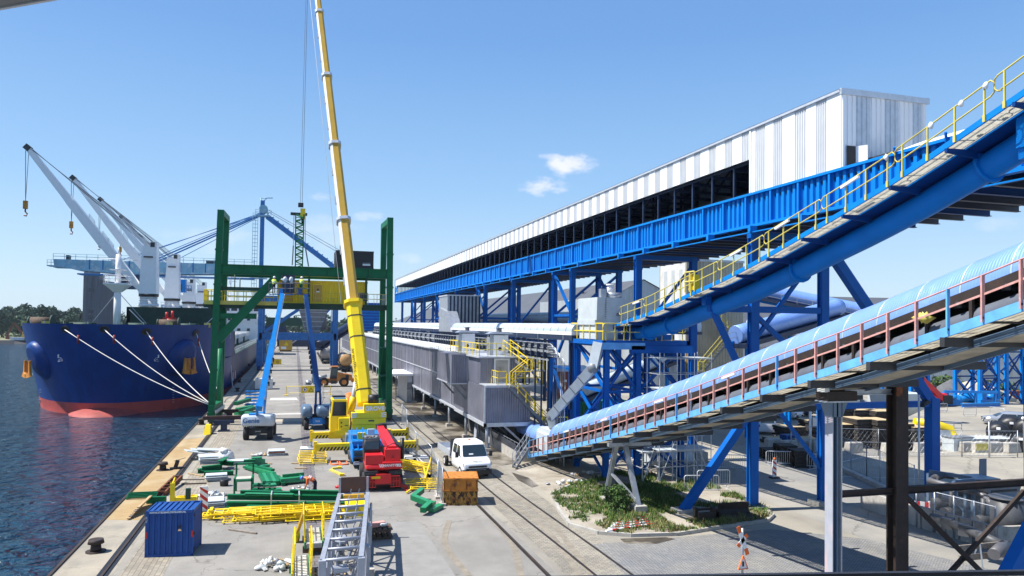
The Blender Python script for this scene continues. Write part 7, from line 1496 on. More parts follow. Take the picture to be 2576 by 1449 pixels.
# green steel ------------------------------------------------------------
def gbeam(a, z, w_, h_, zz, label, group, m_='green', kind='i', name='steel_beam'):
    q = MB(m_); A, Z = (a[0],a[1],zz), (z[0],z[1],zz)
    q.ibeam(A, Z, w_, h_, .025) if kind == 'i' else q.beam(A, Z, w_, h_); tag(q.build(name, origin=A), label, 'beam', group)
lg = [(1020,790,1860,812,.28,.2,.55),(900,845,1990,850,.34,.3,.2),(905,830,1980,838,.3,.28,.52),(1080,880,1985,890,.34,.3,.2),(1060,835,1490,845,.3,.1,.72),(870,900,1560,905,.22,.18,.14),(1460,822,1980,834,.26,.2,.78),(1180,890,1990,900,.3,.22,.16)]
for i, (x0,y0,x1,y1,w_,h_,zz) in enumerate(lg): gbeam(gA(x0,y0), gA(x1,y1), w_, h_, zz, 'long dark green steel beam in the strapped row behind the yellow railings', 'long green beams in a row', 'green' if i % 2 else 'green_bright' if i == 4 else 'green')
for i, zx in enumerate((1295, 1540)): a = gA(zx, 860); q = MB('galv_bright'); q.beam((a[0],a[1]-.5,.05),(a[0],a[1]-.45,.9),.06,.03); q.beam((a[0],a[1]-.45,.9),(a[0],a[1]+.8,.85),.06,.03); tag(q.build('strap', origin=(a[0],a[1],0)), ['left pale strap round the long green beams','right pale strap round the long green beams'][i], 'strap')
for i, (x0,y0,x1,y1,zz) in enumerate(((645,540,860,500,.15),(700,560,960,555,.15),(830,490,960,505,.4),(840,520,900,480,.55),(680,550,840,530,.4),(1050,475,1150,470,.3))): gbeam(gA(x0,y0), gA(x1,y1), .35, .3, zz, 'green beam in the jumble in front of the white bulk bag', 'jumbled green beams', 'green', name='green_beam')
for i in range(6):
    a, z = gA(1060+i*22, 500+i*6), gA(1330-i*10, 590-i*14); gbeam(a, z, .28, .14, .15+.12*(i%3), 'bright green stair stringer in the slanted pile right of the bulk bag', 'slanted green stair stringers', 'green_bright' if i % 2 else 'green', 'b', 'stair_stringer')
for i in range(5):
    a, z = gA(1195+i*32, 575), gA(1235+i*30, 652); gbeam(a, z, .2, .22, .2, 'green channel in the short row behind the green gratings', 'short green channels', 'green_bright' if i % 2 else 'green', 'b', 'steel_channel')
gbeam(gA(1355,590), gA(1405,655), .22, .2, .15, 'single green channel lying right of the short row', 'single channels', 'green', 'b', 'steel_channel')
for i in range(9):
    a = gA(1160+(i%5)*48, 700-12*(i//5)); q = MB('green_bright' if i % 3 else 'green'); q.cbox((a[0],a[1],.12+.2*(i//5)), (.42,.55,.14), .1*(i%3)); tag(q.build('green_bracket', origin=(a[0],a[1],0)), 'small green bracket in the row in front of the green channels', 'bracket', 'small green brackets')
q = MB('green_bright'); c = gA(1490,625); q.cbox((c[0],c[1],.25),(1.5,1.0,.1),.3,.12); q.cbox((c[0],c[1]+.45,.38),(1.4,.08,.3),.3); q.cbox((c[0]-.1,c[1]-.45,.3),(1.4,.08,.25),.3); q.cbox((c[0]+.55,c[1],.3),(.08,.9,.25),.3); solo('green_tray', q, 'bright green steel tray lying left of the bending worker', 'tray')
q = MB('green_bright'); c = gA(1165,460); q.cbox((c[0],c[1],.3),(.7,.4,.45),.2); q.cbox((c[0]+.4,c[1],.2),(.3,.3,.35),.4); solo('green_bracket', q, 'green block right of the low grey stack near the bulk bag', 'bracket')
# green frame with grating
GF = thing('grating_stand', 'green steel frame with a pale grating step, standing among the steel parts', 'frame', gA(1045,750), R(2))
a, b_ = gA(965,750), gA(1118,748); x0, x1, y0 = a[0], b_[0], a[1]
q = MB('green_bright'); q.m('green')
for x in (x0, x1): q.beam((x,y0+.2,0),(x,y0+.2,1.05),.1,.1); q.beam((x,y0+1.6,0),(x,y0+1.6,1.7),.1,.1); q.beam((x,y0+.2,.95),(x,y0+1.6,.95),.1,.14); q.beam((x,y0+1.6,1.65),(x,y0+1.9,1.1),.08,.1)
q.m('green_bright').beam((x0,y0+1.6,1.65),(x1,y0+1.6,1.65),.1,.12).beam((x0,y0+.2,.9),(x1,y0+.2,.9),.1,.12); q.build('frame', GF)
q = MB('grating'); q.box(x0+.05,y0+.25,.96,x1-.05,y0+1.0,1.0)
for k in range(14): x = x0+.08+k*(x1-x0-.16)/13; q.box(x-.015,y0+.22,.82,x+.015,y0+.26,.96)
q.build('grating_step', GF)
q = MB('green'); c = gA(150,760)
for k in range(4): q.beam((c[0]-.75,c[1]-.2+k*.16,.12+.05*k),(c[0]+.75,c[1]-.2+k*.16,.12+.05*k),.09,.09)
q.beam((c[0]-.75,c[1]-.25,.06),(c[0]-.75,c[1]+.35,.25),.08,.08).beam((c[0]+.75,c[1]-.25,.06),(c[0]+.75,c[1]+.35,.25),.08,.08); solo('green_rack', q, 'low green slatted rack on the quay edge apron', 'rack')
gbeam(gA(190,808), gA(365,800), .2, .34, .2, 'short green box beam right behind the blue container', 'single green beams', 'green', 'b', 'box_beam')
# yellow frame behind the container
YF_ = gA(500,820); q = MB('yellow'); x, y = YF_[0], YF_[1]; q.box(x-.35,y,.0,x+.75,y+.9,.35).box(x-.35,y,.35,x+.75,y+.05,.42).box(x-.6,y-.05,0,x-.35,y+.05,1.25).hexa([(x-.6,y,.0),(x-.3,y,0),(x-.3,y+.08,0),(x-.6,y+.08,0),(x-.55,y+.3,1.2),(x-.45,y+.3,1.2),(x-.45,y+.38,1.2),(x-.55,y+.38,1.2)]).beam((x-.55,y+.9,.2),(x-.5,y+.9,1.4),.06,.06).beam((x-.5,y,1.2),(x-.5,y+.9,1.35),.05,.05).beam((x-.3,y+.5,.36),(x+.6,y+.6,.4),.06,.06); solo('yellow_skid', q, 'yellow steel skid with an upright arm behind the blue container', 'skid')
q = MB('green_dark'); c = gA(557,775,.3); q.box(c[0]-.12,c[1]-.1,.36,c[0]+.14,c[1]+.1,.95); solo('green_box', q, 'small dark green box standing on the yellow skid', 'box')
# warning board
SB_ = gA(697,888); q = MB('letter_white'); w_, z0, z1 = .2, .1, 1.42; q.box(SB_[0]-w_,SB_[1]-.04,z0,SB_[0]+w_,SB_[1]+.04,z1); q.m('mobile_red')
for k in range(3): z = .2+k*.42; q.poly([(SB_[0]-w_,SB_[1]-.045,z+.25),(SB_[0]+w_,SB_[1]-.045,z-.08),(SB_[0]+w_,SB_[1]-.045,z+.12),(SB_[0]-w_,SB_[1]-.045,z+.45 if k < 2 else z+.36)])
q.m('black').box(SB_[0]-.3,SB_[1]-.2,0,SB_[0]+.3,SB_[1]+.2,.1); solo('warning_post', q, 'red and white striped warning board post beside the blue container', 'warning post')
# red brown ladder-like part, bollards
RL = gA(330,740); q = MB('rail_red'); q.m('rust'); x, y = RL[0], RL[1]
for s_ in (-.22,.22): q.beam((x+s_-.1,y-.1,.1),(x+s_+.35,y+3.6,.35),.1,.3)
for k in range(6): f = k/5; q.beam((x-.3+.45*f,y+3.6*f,.25+.15*f),(x+.15+.45*f,y+3.6*f,.25+.15*f),.08,.1)
solo('rail_clamp', q, 'rusty red ladder-like steel piece lying on the ochre quay edge', 'steel part')
def bollard(c, label, s_=1.):
    q = MB('rust_black'); q.tube((c[0],c[1],0),(c[0],c[1],.38*s_),.24*s_,14,.2*s_); q.tube((c[0],c[1],.38*s_),(c[0],c[1],.56*s_),.34*s_,14,.3*s_); q.tube((c[0],c[1],0),(c[0],c[1],.05),.42*s_,14); tag(q.build('bollard', origin=c), label, 'bollard', 'bollards along the quay edge')
bollard(gA(335,512), 'rusty bollard on the ochre edge of the quay, beyond the red ladder-like part'); bollard(at(241,1388,z=0), 'rusty bollard nearest the camera at the left lower quay edge'); bollard(at(507,1068,z=0), 'bollard at the left gantry foot on the quay edge', 1.1)
for i, (px, py) in enumerate(((597,985),(602,962),(612,941),(625,921))): bollard(at(px, py, z=0), '%s small dark bollard beside the ship hull, counted from the gantry' % ['first','second','third','fourth'][i], 1.0)
q = MB('black'); c = gA(460,500); q.cbox((c[0],c[1],.06),(.9,.4,.12),.2); q.beam((c[0]-.1,c[1],.1),(c[0]+.05,c[1],.6),.2,.25); q.beam((c[0]-.2,c[1],.55),(c[0]+.5,c[1]+.3,.7),.03,.03); solo('rail_anchor', q, 'black iron bracket on the quay beside the crane rail slot', 'bracket')
q = MB('black'); c = gA(878,650); q.tube((c[0],c[1],0),(c[0],c[1],.42),.24,14,.28); solo('bucket', q, 'black bucket beside a grey panel stack', 'bucket')
# yellow railings -------------------------------------------------------------
def railing(c, L_, h, rz, z, tilt, label, group, m_='yellow', name='yellow_railing'):
    q = MB(m_); r = .028; pts = []
    def P(u, v): x = u; y, zz = v*cos(tilt), v*sin(tilt); return (c[0]+x*cos(rz)-y*sin(rz), c[1]+x*sin(rz)+y*cos(rz), z+zz)
    q.tube(P(-L_/2,h), P(L_/2,h), r, 6); q.tube(P(-L_/2,h*.5), P(L_/2,h*.5), r*.8, 6); q.beam(P(-L_/2,.06), P(L_/2,.06), .1, .02); n_ = max(2, round(L_/1.2))
    for k in range(n_+1): u = -L_/2+L_*k/n_; q.beam(P(u,0), P(u,h), .05, .04)
    tag(q.build(name, origin=(c[0],c[1],z)), label, 'railing', group)
for i in range(34):
    zx = 985+i*24+rg.uniform(-30,30); c = gA(zx, 955+rg.uniform(-25,25)); railing(c, rg.uniform(2.4,3.6), rg.uniform(.7,1.05), rg.uniform(-.08,.08), .10+.05*(i%9), rg.uniform(.0,.10), 'yellow railing in the long tangled heap in front of the green beams', 'yellow railings heaped in a row')
for i in range(7):
    c = gA(1660+rg.uniform(-12,12), 470-i*8); railing(c, 1.9, .95, rg.uniform(-.04,.04), .15+.06*i, .05, 'yellow railing in the neat square stack on timbers', 'yellow railings stacked on timbers')
for i in range(7):
    a = gB(1045+rg.uniform(-20,20), 640+rg.uniform(-15,15)); railing(a, 3.6, .8, -.95+rg.uniform(-.06,.06), .1+.07*i, .1, 'yellow railing in the slanted bundle right of the red telehandler', 'yellow railings bundled by the telehandler')
for i in range(5):
    a = gB(1130+rg.uniform(-30,40), 785+rg.uniform(-20,20)); railing(a, 2.0, .7, rg.uniform(-.6,.2), .1+.08*i, .2, 'yellow railing in the loose pile behind the rusty orange boxes', 'yellow railings piled behind the rusty boxes')
for i, (x0,y0,x1,y1,zt) in enumerate(((1150,720,1205,630,1.0),(1010,820,1100,770,.2),(1160,700,1140,660,.5))): a, z = gB(x0,y0), gB(x1,y1); q = MB('yellow'); q.beam((a[0],a[1],.1),(z[0],z[1],zt),.09,.09); tag(q.build('yellow_bar', origin=(a[0],a[1],0)), ['yellow bar leaning up against the mesh fence','yellow bar lying left of the rusty boxes pile','short yellow bar beside the leaning one'][i], 'bar')
for i, (x0,y0,x1,y1) in enumerate(((425,640,515,680),(440,630,495,625))): a, z = gB(x0,y0), gB(x1,y1); q = MB('yellow_pale'); q.beam((a[0],a[1],.08),(z[0],z[1],.08),.22,.12); q.m('yellow').cbox((z[0],z[1],.1),(.3,.3,.14)); tag(q.build('yellow_bar', origin=(a[0],a[1],0)), ['long pale yellow bar lying left of the telehandler','short pale yellow bar behind the long one'][i], 'bar')
for i, zx in enumerate((465, 520)):
    q = MB('rail_red'); q.m('hivis_orange'); c = gB(zx, 583); pts = [(c[0]+.35*u, c[1]+.75*v, .06) for u, v in ((-1,-.6),(-.7,-1),(.8,-1),(1,-.7),(.8,.8),(.5,1),(-.8,1),(-1,.6),(-1,-.6))]; q.path(pts, .05, 6); tag(q.build('lifting_ring', origin=c), ['left','right'][i]+' orange loop frame lying flat beside the mobile crane', 'frame', 'orange loop frames')
q = MB('yellow'); c = gA(700,940); q.beam((c[0]-.6,c[1]+.3,.08),(c[0]+.3,c[1]+.3,.08),.06,.06).beam((c[0]-.6,c[1]-.2,.08),(c[0]+.3,c[1]-.2,.08),.06,.06).cbox((c[0]-.6,c[1]+.05,.12),(.25,.6,.2)).cbox((c[0]+.35,c[1]+.0,.25),(.16,.75,.5)); solo('yellow_bracket', q, 'small yellow bracket frame on the asphalt right of the blue container', 'frame')
# yellow walkway sections
def walkway(zx0, zx1, zn, zf, label, rails, yoff=1.15):
    dz = .55; a, b_ = gC(zx0, zn, dz), gC(zx1, zn, dz); f = gC(zx0, zf, dz); x0, x1, y0, y1 = a[0], b_[0], a[1], f[1]
    t = thing('walkway_section', label, 'walkway', ((x0+x1)/2, (y0+y1)/2, 0), 0, 'yellow railed walkway sections')
    q = MB('grating'); q.m('white_dirty'); n_ = 15
    for k in range(n_): y = y0+(y1-y0)*k/n_; q.box(x0+.06,y,dz-.03,x1-.06,y+(y1-y0)/n_*.5,dz)
    q.m('galv_dark').box(x0+.06,y0+.02,dz-.1,x1-.06,y1,dz-.06).m('white_dirty')
    for k in range(16): x = x0+.08+k*(x1-x0-.16)/15; q.box(x-.012,y0-.04,dz-.22,x+.012,y0-.01,dz-.02)
    q.build('treads', t); q = MB('green_bright')
    for x in (x0, x1): q.beam((x,y0,dz-.1),(x,y1,dz-.1),.08,.28)
    q.m('wood_dark').box(x0-.1,y0+.4,0,x1+.1,y0+.6,dz-.25).box(x0-.1,y1-.6,0,x1+.1,y1-.4,dz-.25); q.build('stringer', t)
    for s_, x in zip(rails, (x0, x1)):
        q = MB('yellow'); h0 = dz+.1
        for i in range(5): y = y0+.1+(y1-y0-.3)*i/4; q.beam((x,y,dz-.2),(x+s_*.3,y+.35,dz+1.15),.06,.05)
        for z in (.25,.5,.8,1.15): q.tube((x+s_*.3*z,y0+.1+.3*z,dz+z),(x+s_*.3*z,y1-.2+.3*z,dz+z),.03,6)
        q.beam((x,y0+.1,dz+.1),(x,y1-.2,dz+.1),.03,.14); q.build('handrail', t)
walkway(478, 790, 1500, 1115, 'yellow railed walkway section at the bottom edge, nearest of two', (.3,.2))
walkway(700, 1000, 915, 660, 'yellow railed walkway section left of the silver truss, farther of two', (-.2,.1))
q = MB('boom_gold'); a, z = gC(548,790,.3), gC(690,380,1.6); q.beam(a, z, .16, .1); q.m('yellow').blob(a,(.16,.2,.3),4,8,6,.3); solo('yellow_chute', q, 'golden yellow slanting bar leaning between the two walkway sections', 'bar')
# silver truss section
TX0, TX1 = gC(975,1170,2.2)[0], gC(1620,1150,2.2)[0]; TY0, TY1 = gC(1300,1160,2.2)[1], gC(1530,90,2.2)[1]
TR = thing('truss_section', 'silver galvanised conveyor truss section standing on the quay at the bottom of the picture', 'truss', ((TX0+TX1)/2, (TY0+TY1)/2, 0))
sl = (gC(1265,110,2.2)[0]-TX0)
def tx(x, y): return x+sl*(y-TY0)/(TY1-TY0)
q = MB('truss_grey')
for x in (TX0, TX1):
    for z, w_ in ((2.15,.17),(.35,.15)): q.beam((tx(x,TY0),TY0,z),(tx(x,TY1),TY1,z),w_,w_)
    n_ = 8
    for k in range(n_+1):
        y = TY0+(TY1-TY0)*k/n_; q.beam((tx(x,y),y,.35),(tx(x,y),y,2.15),.1,.1,(0,1,0))
        if k < n_: y2 = TY0+(TY1-TY0)*(k+1)/n_; q.beam((tx(x,y),y,.35 if k % 2 else 2.15),(tx(x,y2),y2,2.15 if k % 2 else .35),.08,.08)
    q.beam((tx(x,TY0),TY0-.05,0),(tx(x,TY0),TY0-.05,2.2),.24,.22,(0,1,0))
    q.m('truss_grey').beam((tx(x,TY0),TY0+.2,2.15),(tx(x,TY0)+(.45 if x == TX0 else -.1),TY0+.5,.3),.1,.1).m('truss_grey')
q.build('side_frame', TR)
n_ = 8
for k in range(n_+1):
    y = TY0+(TY1-TY0)*k/n_; q = MB('truss_grey'); q.tube((tx(TX0,y),y,2.18),(tx(TX1,y),y,2.18),.055,8); q.m('truss_grey').beam((tx(TX0,y),y,.35),(tx(TX1,y),y,.35),.08,.1); q.beam((tx(TX0,y)+.05,y,1.5),(tx(TX0,y)+.45,y,.4),.06,.06).beam((tx(TX1,y)-.05,y,1.5),(tx(TX1,y)-.45,y,.4),.06,.06); q.box(tx(TX0,y)+.4,y-.06,1.75,tx(TX1,y)-.4,y+.06,1.85)
    for f in (.35,.65): x = tx(TX0,y)+(TX1-TX0)*f; q.beam((x,y,2.1),(x+.08,y+.05,2.4),.03,.05)
    q.build('crossbar', TR)
q = MB('galv_dark'); q.beam((tx(TX0,TY0+1.2)+.35,TY0+1.2,.6),(tx(TX1,TY1)-.5,TY1-1,.6),.1,.12); q.m('truss_grey').box(TX0+.5,TY0+2.4,.9,TX1-.3,TY0+2.8,1.1).box(TX0+.6,TY0+5.4,1.1,TX1-.1,TY0+6.4,1.2); q.build('inner_bracing', TR)
q = MB('maroon'); ya = TY1+.05; q.box(tx(TX0,ya)+.05,ya,2.1,tx(TX1,ya)-.1,ya+.06,2.95); q.m('truss_grey').beam((tx(TX0,ya),ya,2.0),(tx(TX0,ya),ya,2.95),.1,.1,(0,1,0)).beam((tx(TX1,ya)-.02,ya,2.0),(tx(TX1,ya)-.02,ya,2.95),.1,.1,(0,1,0)); q.build('end_plate', TR)
q = MB('boom_gold'); q.box(tx(TX0,ya)+.15,ya-.35,2.0,tx(TX1,ya)-.2,ya-.02,2.18); q.m('yellow').hexa([(tx(TX0,ya)+.2,ya-1.3,1.4),(tx(TX1,ya)-.2,ya-1.3,1.4),(tx(TX1,ya)-.2,ya-.4,1.4),(tx(TX0,ya)+.2,ya-.4,1.4),(tx(TX0,ya)+.2,ya-1.2,1.9),(tx(TX1,ya)-.2,ya-1.2,1.9),(tx(TX1,ya)-.2,ya-.4,2.0),(tx(TX0,ya)+.2,ya-.4,2.0)]); q.build('yellow_chute', TR)
q = MB('truss_grey'); 
for f in (.2,.5,.75): y = TY0+(TY1-TY0)*f; x = tx(TX1,y)+.12; q.box(x,y-.25,.5,x+.12,y+.25,2.0)
q.tube((tx(TX1,TY0+3)+.18,TY0+3,.6),(tx(TX1,TY1-1)+.18,TY1-1,1.9),.06,6); q.build('side_bracket', TR)
for i, (zx, zy) in enumerate(((795,1150),(140,1440))):
    if i == 0:
        c = gB(zx, zy); q = MB('wood_dark'); 
        for z in (.0,.35): 
            for k in range(3): q.box(c[0]-.55,c[1]-.5+k*.42,z,c[0]+.55,c[1]-.38+k*.42,z+.1)
            for k in range(5): q.box(c[0]-.6+k*.26,c[1]-.55,z+.1,c[0]-.42+k*.26,c[1]+.5,z+.14)
        solo('pallet', q, 'dark wooden pallets beside the silver truss', 'pallet')
        q = MB('rail_red'); q.cbox((c[0]-.1,c[1],.62),(.8,.3,.2),.3); q.m('plastic_white').blob((c[0]+.2,c[1],.6),(.25,.2,.12),3,7,4); solo('scrap_parts', q, 'reddish scrap parts lying on the dark pallets', 'scrap')
c = gC(1060,1440); q = MB('wood'); q.box(c[0]-.75,c[1]-.1,.0,c[0]+.75,c[1]+.1,.12); 
for k in range(5): q.box(c[0]-.7+k*.3,c[1]-.5,.12,c[0]-.5+k*.3,c[1]+.5,.16)
solo('pallet', q, 'pale wooden pallet under the near end of the silver truss', 'pallet')
for i, zx in enumerate((1520,1750)): c = gC(zx, 1440); q = MB('concrete'); q.box(c[0]-.18,c[1]-.2,0,c[0]+.18,c[1]+.25,.3); tag(q.build('concrete_block', origin=c), ['left','right'][i]+' pale block at the foot of the silver truss', 'block')
# rusty orange boxes
a, b_ = gB(1298,908), gB(1553,905); w_ = dist(a, b_); rz = atan2(b_[1]-a[1], b_[0]-a[0]); 
for i, (z0, z1, m_, dd, lab) in enumerate(((0,.78,'rust_yellow',1.75,'lower rusty box of the stacked pair, patchy yellow and dark brown'),(.8,1.55,'rust_orange',1.85,'upper rusty orange steel box with a flat lid, stacked on another'))):
    t = thing('steel_box', lab, 'box', (a[0],a[1],z0), rz, 'two rusty steel boxes stacked by the fence'); e = .03*i
    q = MB(m_); q.box(-e,-e,0,w_+e,dd+e,z1-z0); q.box(-.04-e,-.04-e,z1-z0-.1,w_+.04+e,dd+.04+e,z1-z0-.02).box(-.04-e,-.04-e,.0,w_+.04+e,dd+.04+e,.07).box(-.03,-.03,0,.07,.07,z1-z0-.02).box(w_-.07,-.03,0,w_+.03,.07,z1-z0-.02).box(w_*.3,-.03,.07,w_*.34,0,z1-z0-.1).box(w_*.66,-.03,.07,w_*.7,0,z1-z0-.1); q.build('shell', t, local=True)
    for k in range(2): q = MB('rust'); x = w_*(.3+.45*k); q.tube((x,-.12,.4),(x,.02,.4),.07,8); q.path([(x-.12,-.06,.5),(x-.12,-.06,.32),(x,-.07,.26),(x+.12,-.06,.32),(x+.12,-.06,.5)],.018,5); q.build('lifting_lug', t, local=True)
# green zig-zag stair part
q = MB('green_bright'); q.m('green'); pts = [gB(1130,790,.5), gB(1060,845,.45), gB(1190,895,.4), gB(1135,945,.3)]
for p, r in zip(pts, pts[1:]): q.beam(p, r, .3, .26)
q.m('green_bright'); 
for p, r in zip(pts, pts[1:]): q.beam(add(p,(.02,0,.14)), add(r,(.02,0,.14)), .3, .03)
solo('stair_stringer', q, 'zig-zag green stair stringer lying left of the rusty boxes', 'stair part')
for i, (x0,y0,x1,y1) in enumerate(((1150,950,1215,905),(1200,965,1275,928))): gbeam(gB(x0,y0), gB(x1,y1), .35, .22, .15, ['left','right'][i]+' short bright green beam below the zig-zag stringer', 'short green beams', 'green_bright', 'b', 'box_beam')
# mesh site fence panels
def mesh_panel(a, z, h, label, group, n=14, m_='galv'):
    q = MB(m_); a, z = (a[0],a[1],.1), (z[0],z[1],.1); 
    for e in (a, z): q.tube(e, add(e,(0,0,h)), .03, 6)
    for zz in (0, h*.98): q.tube(add(a,(0,0,zz)), add(z,(0,0,zz)), .025, 6)
    for k in range(1, n): e = lerp(a, z, k/n); q.tube(e, add(e,(0,0,h)), .008, 3)
    for k in range(1, 8): q.tube(add(a,(0,0,h*k/8)), add(z,(0,0,h*k/8)), .006, 3)
    q.m('concrete')
    for e in (a, z): q.cbox((e[0],e[1],.07), (.35,.6,.14))
    tag(q.build('fence_panel', origin=a), label, 'fence', group)
FP = [(gB(1250,850),gB(1200,690)),(gB(1200,690),gB(1085,560)),(gB(1285,905),gB(1255,815)),(gB(1085,560),gB(1015,440)),(gB(1012,345),gB(975,285))]
for i, (a, z) in enumerate(FP): mesh_panel(a, z, 2.0, ['wire mesh fence panel left of the rusty boxes','wire mesh fence panel behind the yellow railing bundle','wire mesh fence panel touching the rusty box corner','wire mesh fence panel by the right crane outrigger','wire mesh fence panel by the right gantry foot'][i], 'wire mesh fence panels along the track')
mesh_panel(at(808,1025,z=0), at(862,1024,z=0), 1.9, 'wire mesh fence panel behind the dark boom lift', 'wire mesh fence panels along the track'); mesh_panel(at(806,1022,z=0), at(814,1000,z=0), 1.9, 'crumpled wire mesh fence panel beside the dark boom lift', 'wire mesh fence panels along the track', 8)
q = MB('galv_dark'); a, z = gB(1005,490), gB(1110,590); q.path([(a[0],a[1],.1),(lerp(a,z,.5)[0]+.2,lerp(a,z,.5)[1],.12),(z[0],z[1],.1)], .09, 6); q.m('white_dirty').path([(a[0]+.3,a[1],.08),(z[0]+.3,z[1]+.2,.08)], .06, 6); solo('hose', q, 'dark and pale hoses lying along the track by the outrigger', 'hose')
# yellow warning barrier
a, z = at(720,995,z=0), at(831,993,z=0)
WB = thing('warning_barrier', 'yellow barrier with a stop hand sign and a warning triangle across the quay', 'barrier', (lerp(a,z,.5)[0], a[1], 0))
q = MB('yellow_pale'); q.m('yellow')
for e in (a, z): q.beam((e[0],a[1],0),(e[0],a[1],1.3),.08,.08); q.cbox((e[0],a[1],.05),(.5,.7,.1))
q.tube((a[0],a[1],1.28),(z[0],a[1],1.28),.04,6).tube((a[0],a[1],.35),(z[0],a[1],.35),.03,6); q.build('frame', WB)
sx0, sx1 = at(757,985,y=a[1])[0], at(791,985,y=a[1])[0]; q = MB('yellow'); q.box(sx0,a[1]-.05,.35,sx1,a[1]-.01,1.22); q.build('sign_board', WB)
q = MB('letter_white'); c = sx0+(sx1-sx0)*.28; q.m('mobile_red').tube((c,a[1]-.06,.8),(c,a[1]-.05,.8),.33,18); q.m('letter_white').tube((c,a[1]-.07,.8),(c,a[1]-.06,.8),.27,18); q.m('black').cbox((c,a[1]-.075,.75),(.2,.01,.16)); 
for k in range(4): q.cbox((c-.075+k*.05,a[1]-.075,.88),(.035,.01,.16))
q.build('stop_sign', WB); q = MB('black'); c = sx0+(sx1-sx0)*.74
q.poly([(c-.36,a[1]-.06,.5),(c+.36,a[1]-.06,.5),(c,a[1]-.06,1.12)]); q.m('yellow').poly([(c-.26,a[1]-.065,.56),(c+.26,a[1]-.065,.56),(c,a[1]-.065,1.0)]); q.m('black').box(c-.03,a[1]-.07,.65,c+.03,a[1]-.066,.86); q.build('warning_triangle', WB)
# things farther along the quay
def gD(x, y, z=0): return at((800+x/1.449)*KD, (700+y/1.449)*KD, z=z)
a, b_ = gD(318,1245), gD(418,1245); q = MB('concrete'); w_ = b_[0]-a[0]; q.m('white_dirty'); q.box(a[0],a[1],.12,b_[0],a[1]+2.5,1.6); q.m('wood_dark').box(a[0]+.1,a[1]+.1,0,b_[0]-.1,a[1]+2.4,.12); q.m('sheet_grey').box(a[0]+.05,a[1]+.1,1.6,b_[0]-.05,a[1]+2.3,1.66); solo('concrete_counterweight', q, 'large pale concrete block behind the bright blue boom lift', 'block')
for i in range(5):
    c = gD(310, 1335-i*14); q = MB('lift_blue'); 
    for s_ in (-.6,.6): q.beam((c[0]-1.0,c[1]+s_,.15+.12*i),(c[0]+1.0,c[1]+s_,.15+.12*i),.12,.12)
    for k in range(4): q.beam((c[0]-1+k*.66,c[1]-.6,.15+.12*i),(c[0]-.7+k*.66,c[1]+.6,.15+.12*i),.09,.1)
    tag(q.build('frame_section', origin=(c[0],c[1],.1)), 'flat bright blue frame stacked behind the boom lift beside the crane rail', 'frame', 'blue frames stacked behind the boom lift')
for i, (x0,y0,x1,y1,zz) in enumerate(((205,1355,285,1330,.5),(215,1375,300,1360,.2),(235,1395,310,1368,.25),(205,1390,300,1395,.1))): gbeam(gD(x0,y0), gD(x1,y1), .5, .4, zz+.1, 'short green box section piled behind the left boom lift counterweight', 'green box sections behind the boom lift', 'green_bright' if i % 2 else 'green', 'b', 'box_section')
for i, (zx, zy) in enumerate(((425,1098),(450,1098))): c = gD(zx, zy); q = MB('yellow'); q.box(c[0]-.85,c[1],0,c[0]+.85,c[1]+1.2,1.2); q.m('boom_gold').tube((c[0],c[1]-.02,.6),(c[0],c[1],.6),.4,12); q.m('dark').box(c[0]-.8,c[1]+.1,1.2,c[0]+.8,c[1]+1.1,1.25); tag(q.build('yellow_weight', origin=c), ['left','right'][i]+' yellow ballast block far along the quay', 'block', 'yellow ballast blocks')
c = gD(496, 1024); CA = thing('site_cabin', 'small orange and white cabin at the far end of the quay', 'cabin', c); q = MB('boom_gold'); q.box(c[0]-2.2,c[1],.5,c[0]+2.2,c[1]+4,4.2); q.m('white').box(c[0]-2.2,c[1],4.2,c[0]+2.2,c[1]+4,4.6).m('letter_white').box(c[0]-1.6,c[1]-.05,.9,c[0]+.2,c[1],1.8).m('dark').box(c[0]-2,c[1]+.3,0,c[0]+2,c[1]+3.7,.5).m('yellow').poly([(c[0]-.6,c[1]-.06,2.2),(c[0]+.9,c[1]-.06,2.2),(c[0]+.2,c[1]-.06,3.6)]); q.build('body', CA)
c = gD(560, 1014); q = MB('steel_navy'); q.box(c[0]-7,c[1],1.2,c[0]+8,c[1]+5,5.5).hexa([(c[0]-9,c[1],4.5),(c[0]-3,c[1],4.5),(c[0]-3,c[1]+4,4.5),(c[0]-9,c[1]+4,4.5),(c[0]-12,c[1],9),(c[0]-4,c[1],9),(c[0]-4,c[1]+4,9),(c[0]-12,c[1]+4,9)]); q.m('black').box(c[0]-6,c[1]-.5,0,c[0]-3,c[1]+5,1.6).box(c[0]+4,c[1]-.5,0,c[0]+7,c[1]+5,1.6); q.m('green_dark').box(c[0]-11,c[1]+1,9,c[0]+2,c[1]+4,12).m('galv').beam((c[0]-3,c[1]-.6,1.5),(c[0]+4,c[1]-.6,7),.5,.5); solo('loading_machine', q, 'bulky dark loading machine at the far end of the quay', 'machine')
c = gD(452,1040); rubbish(c, (2.2,2.,1.6), 24, 'white heap of bags at the far end of the quay', 31, 'bag_heap')
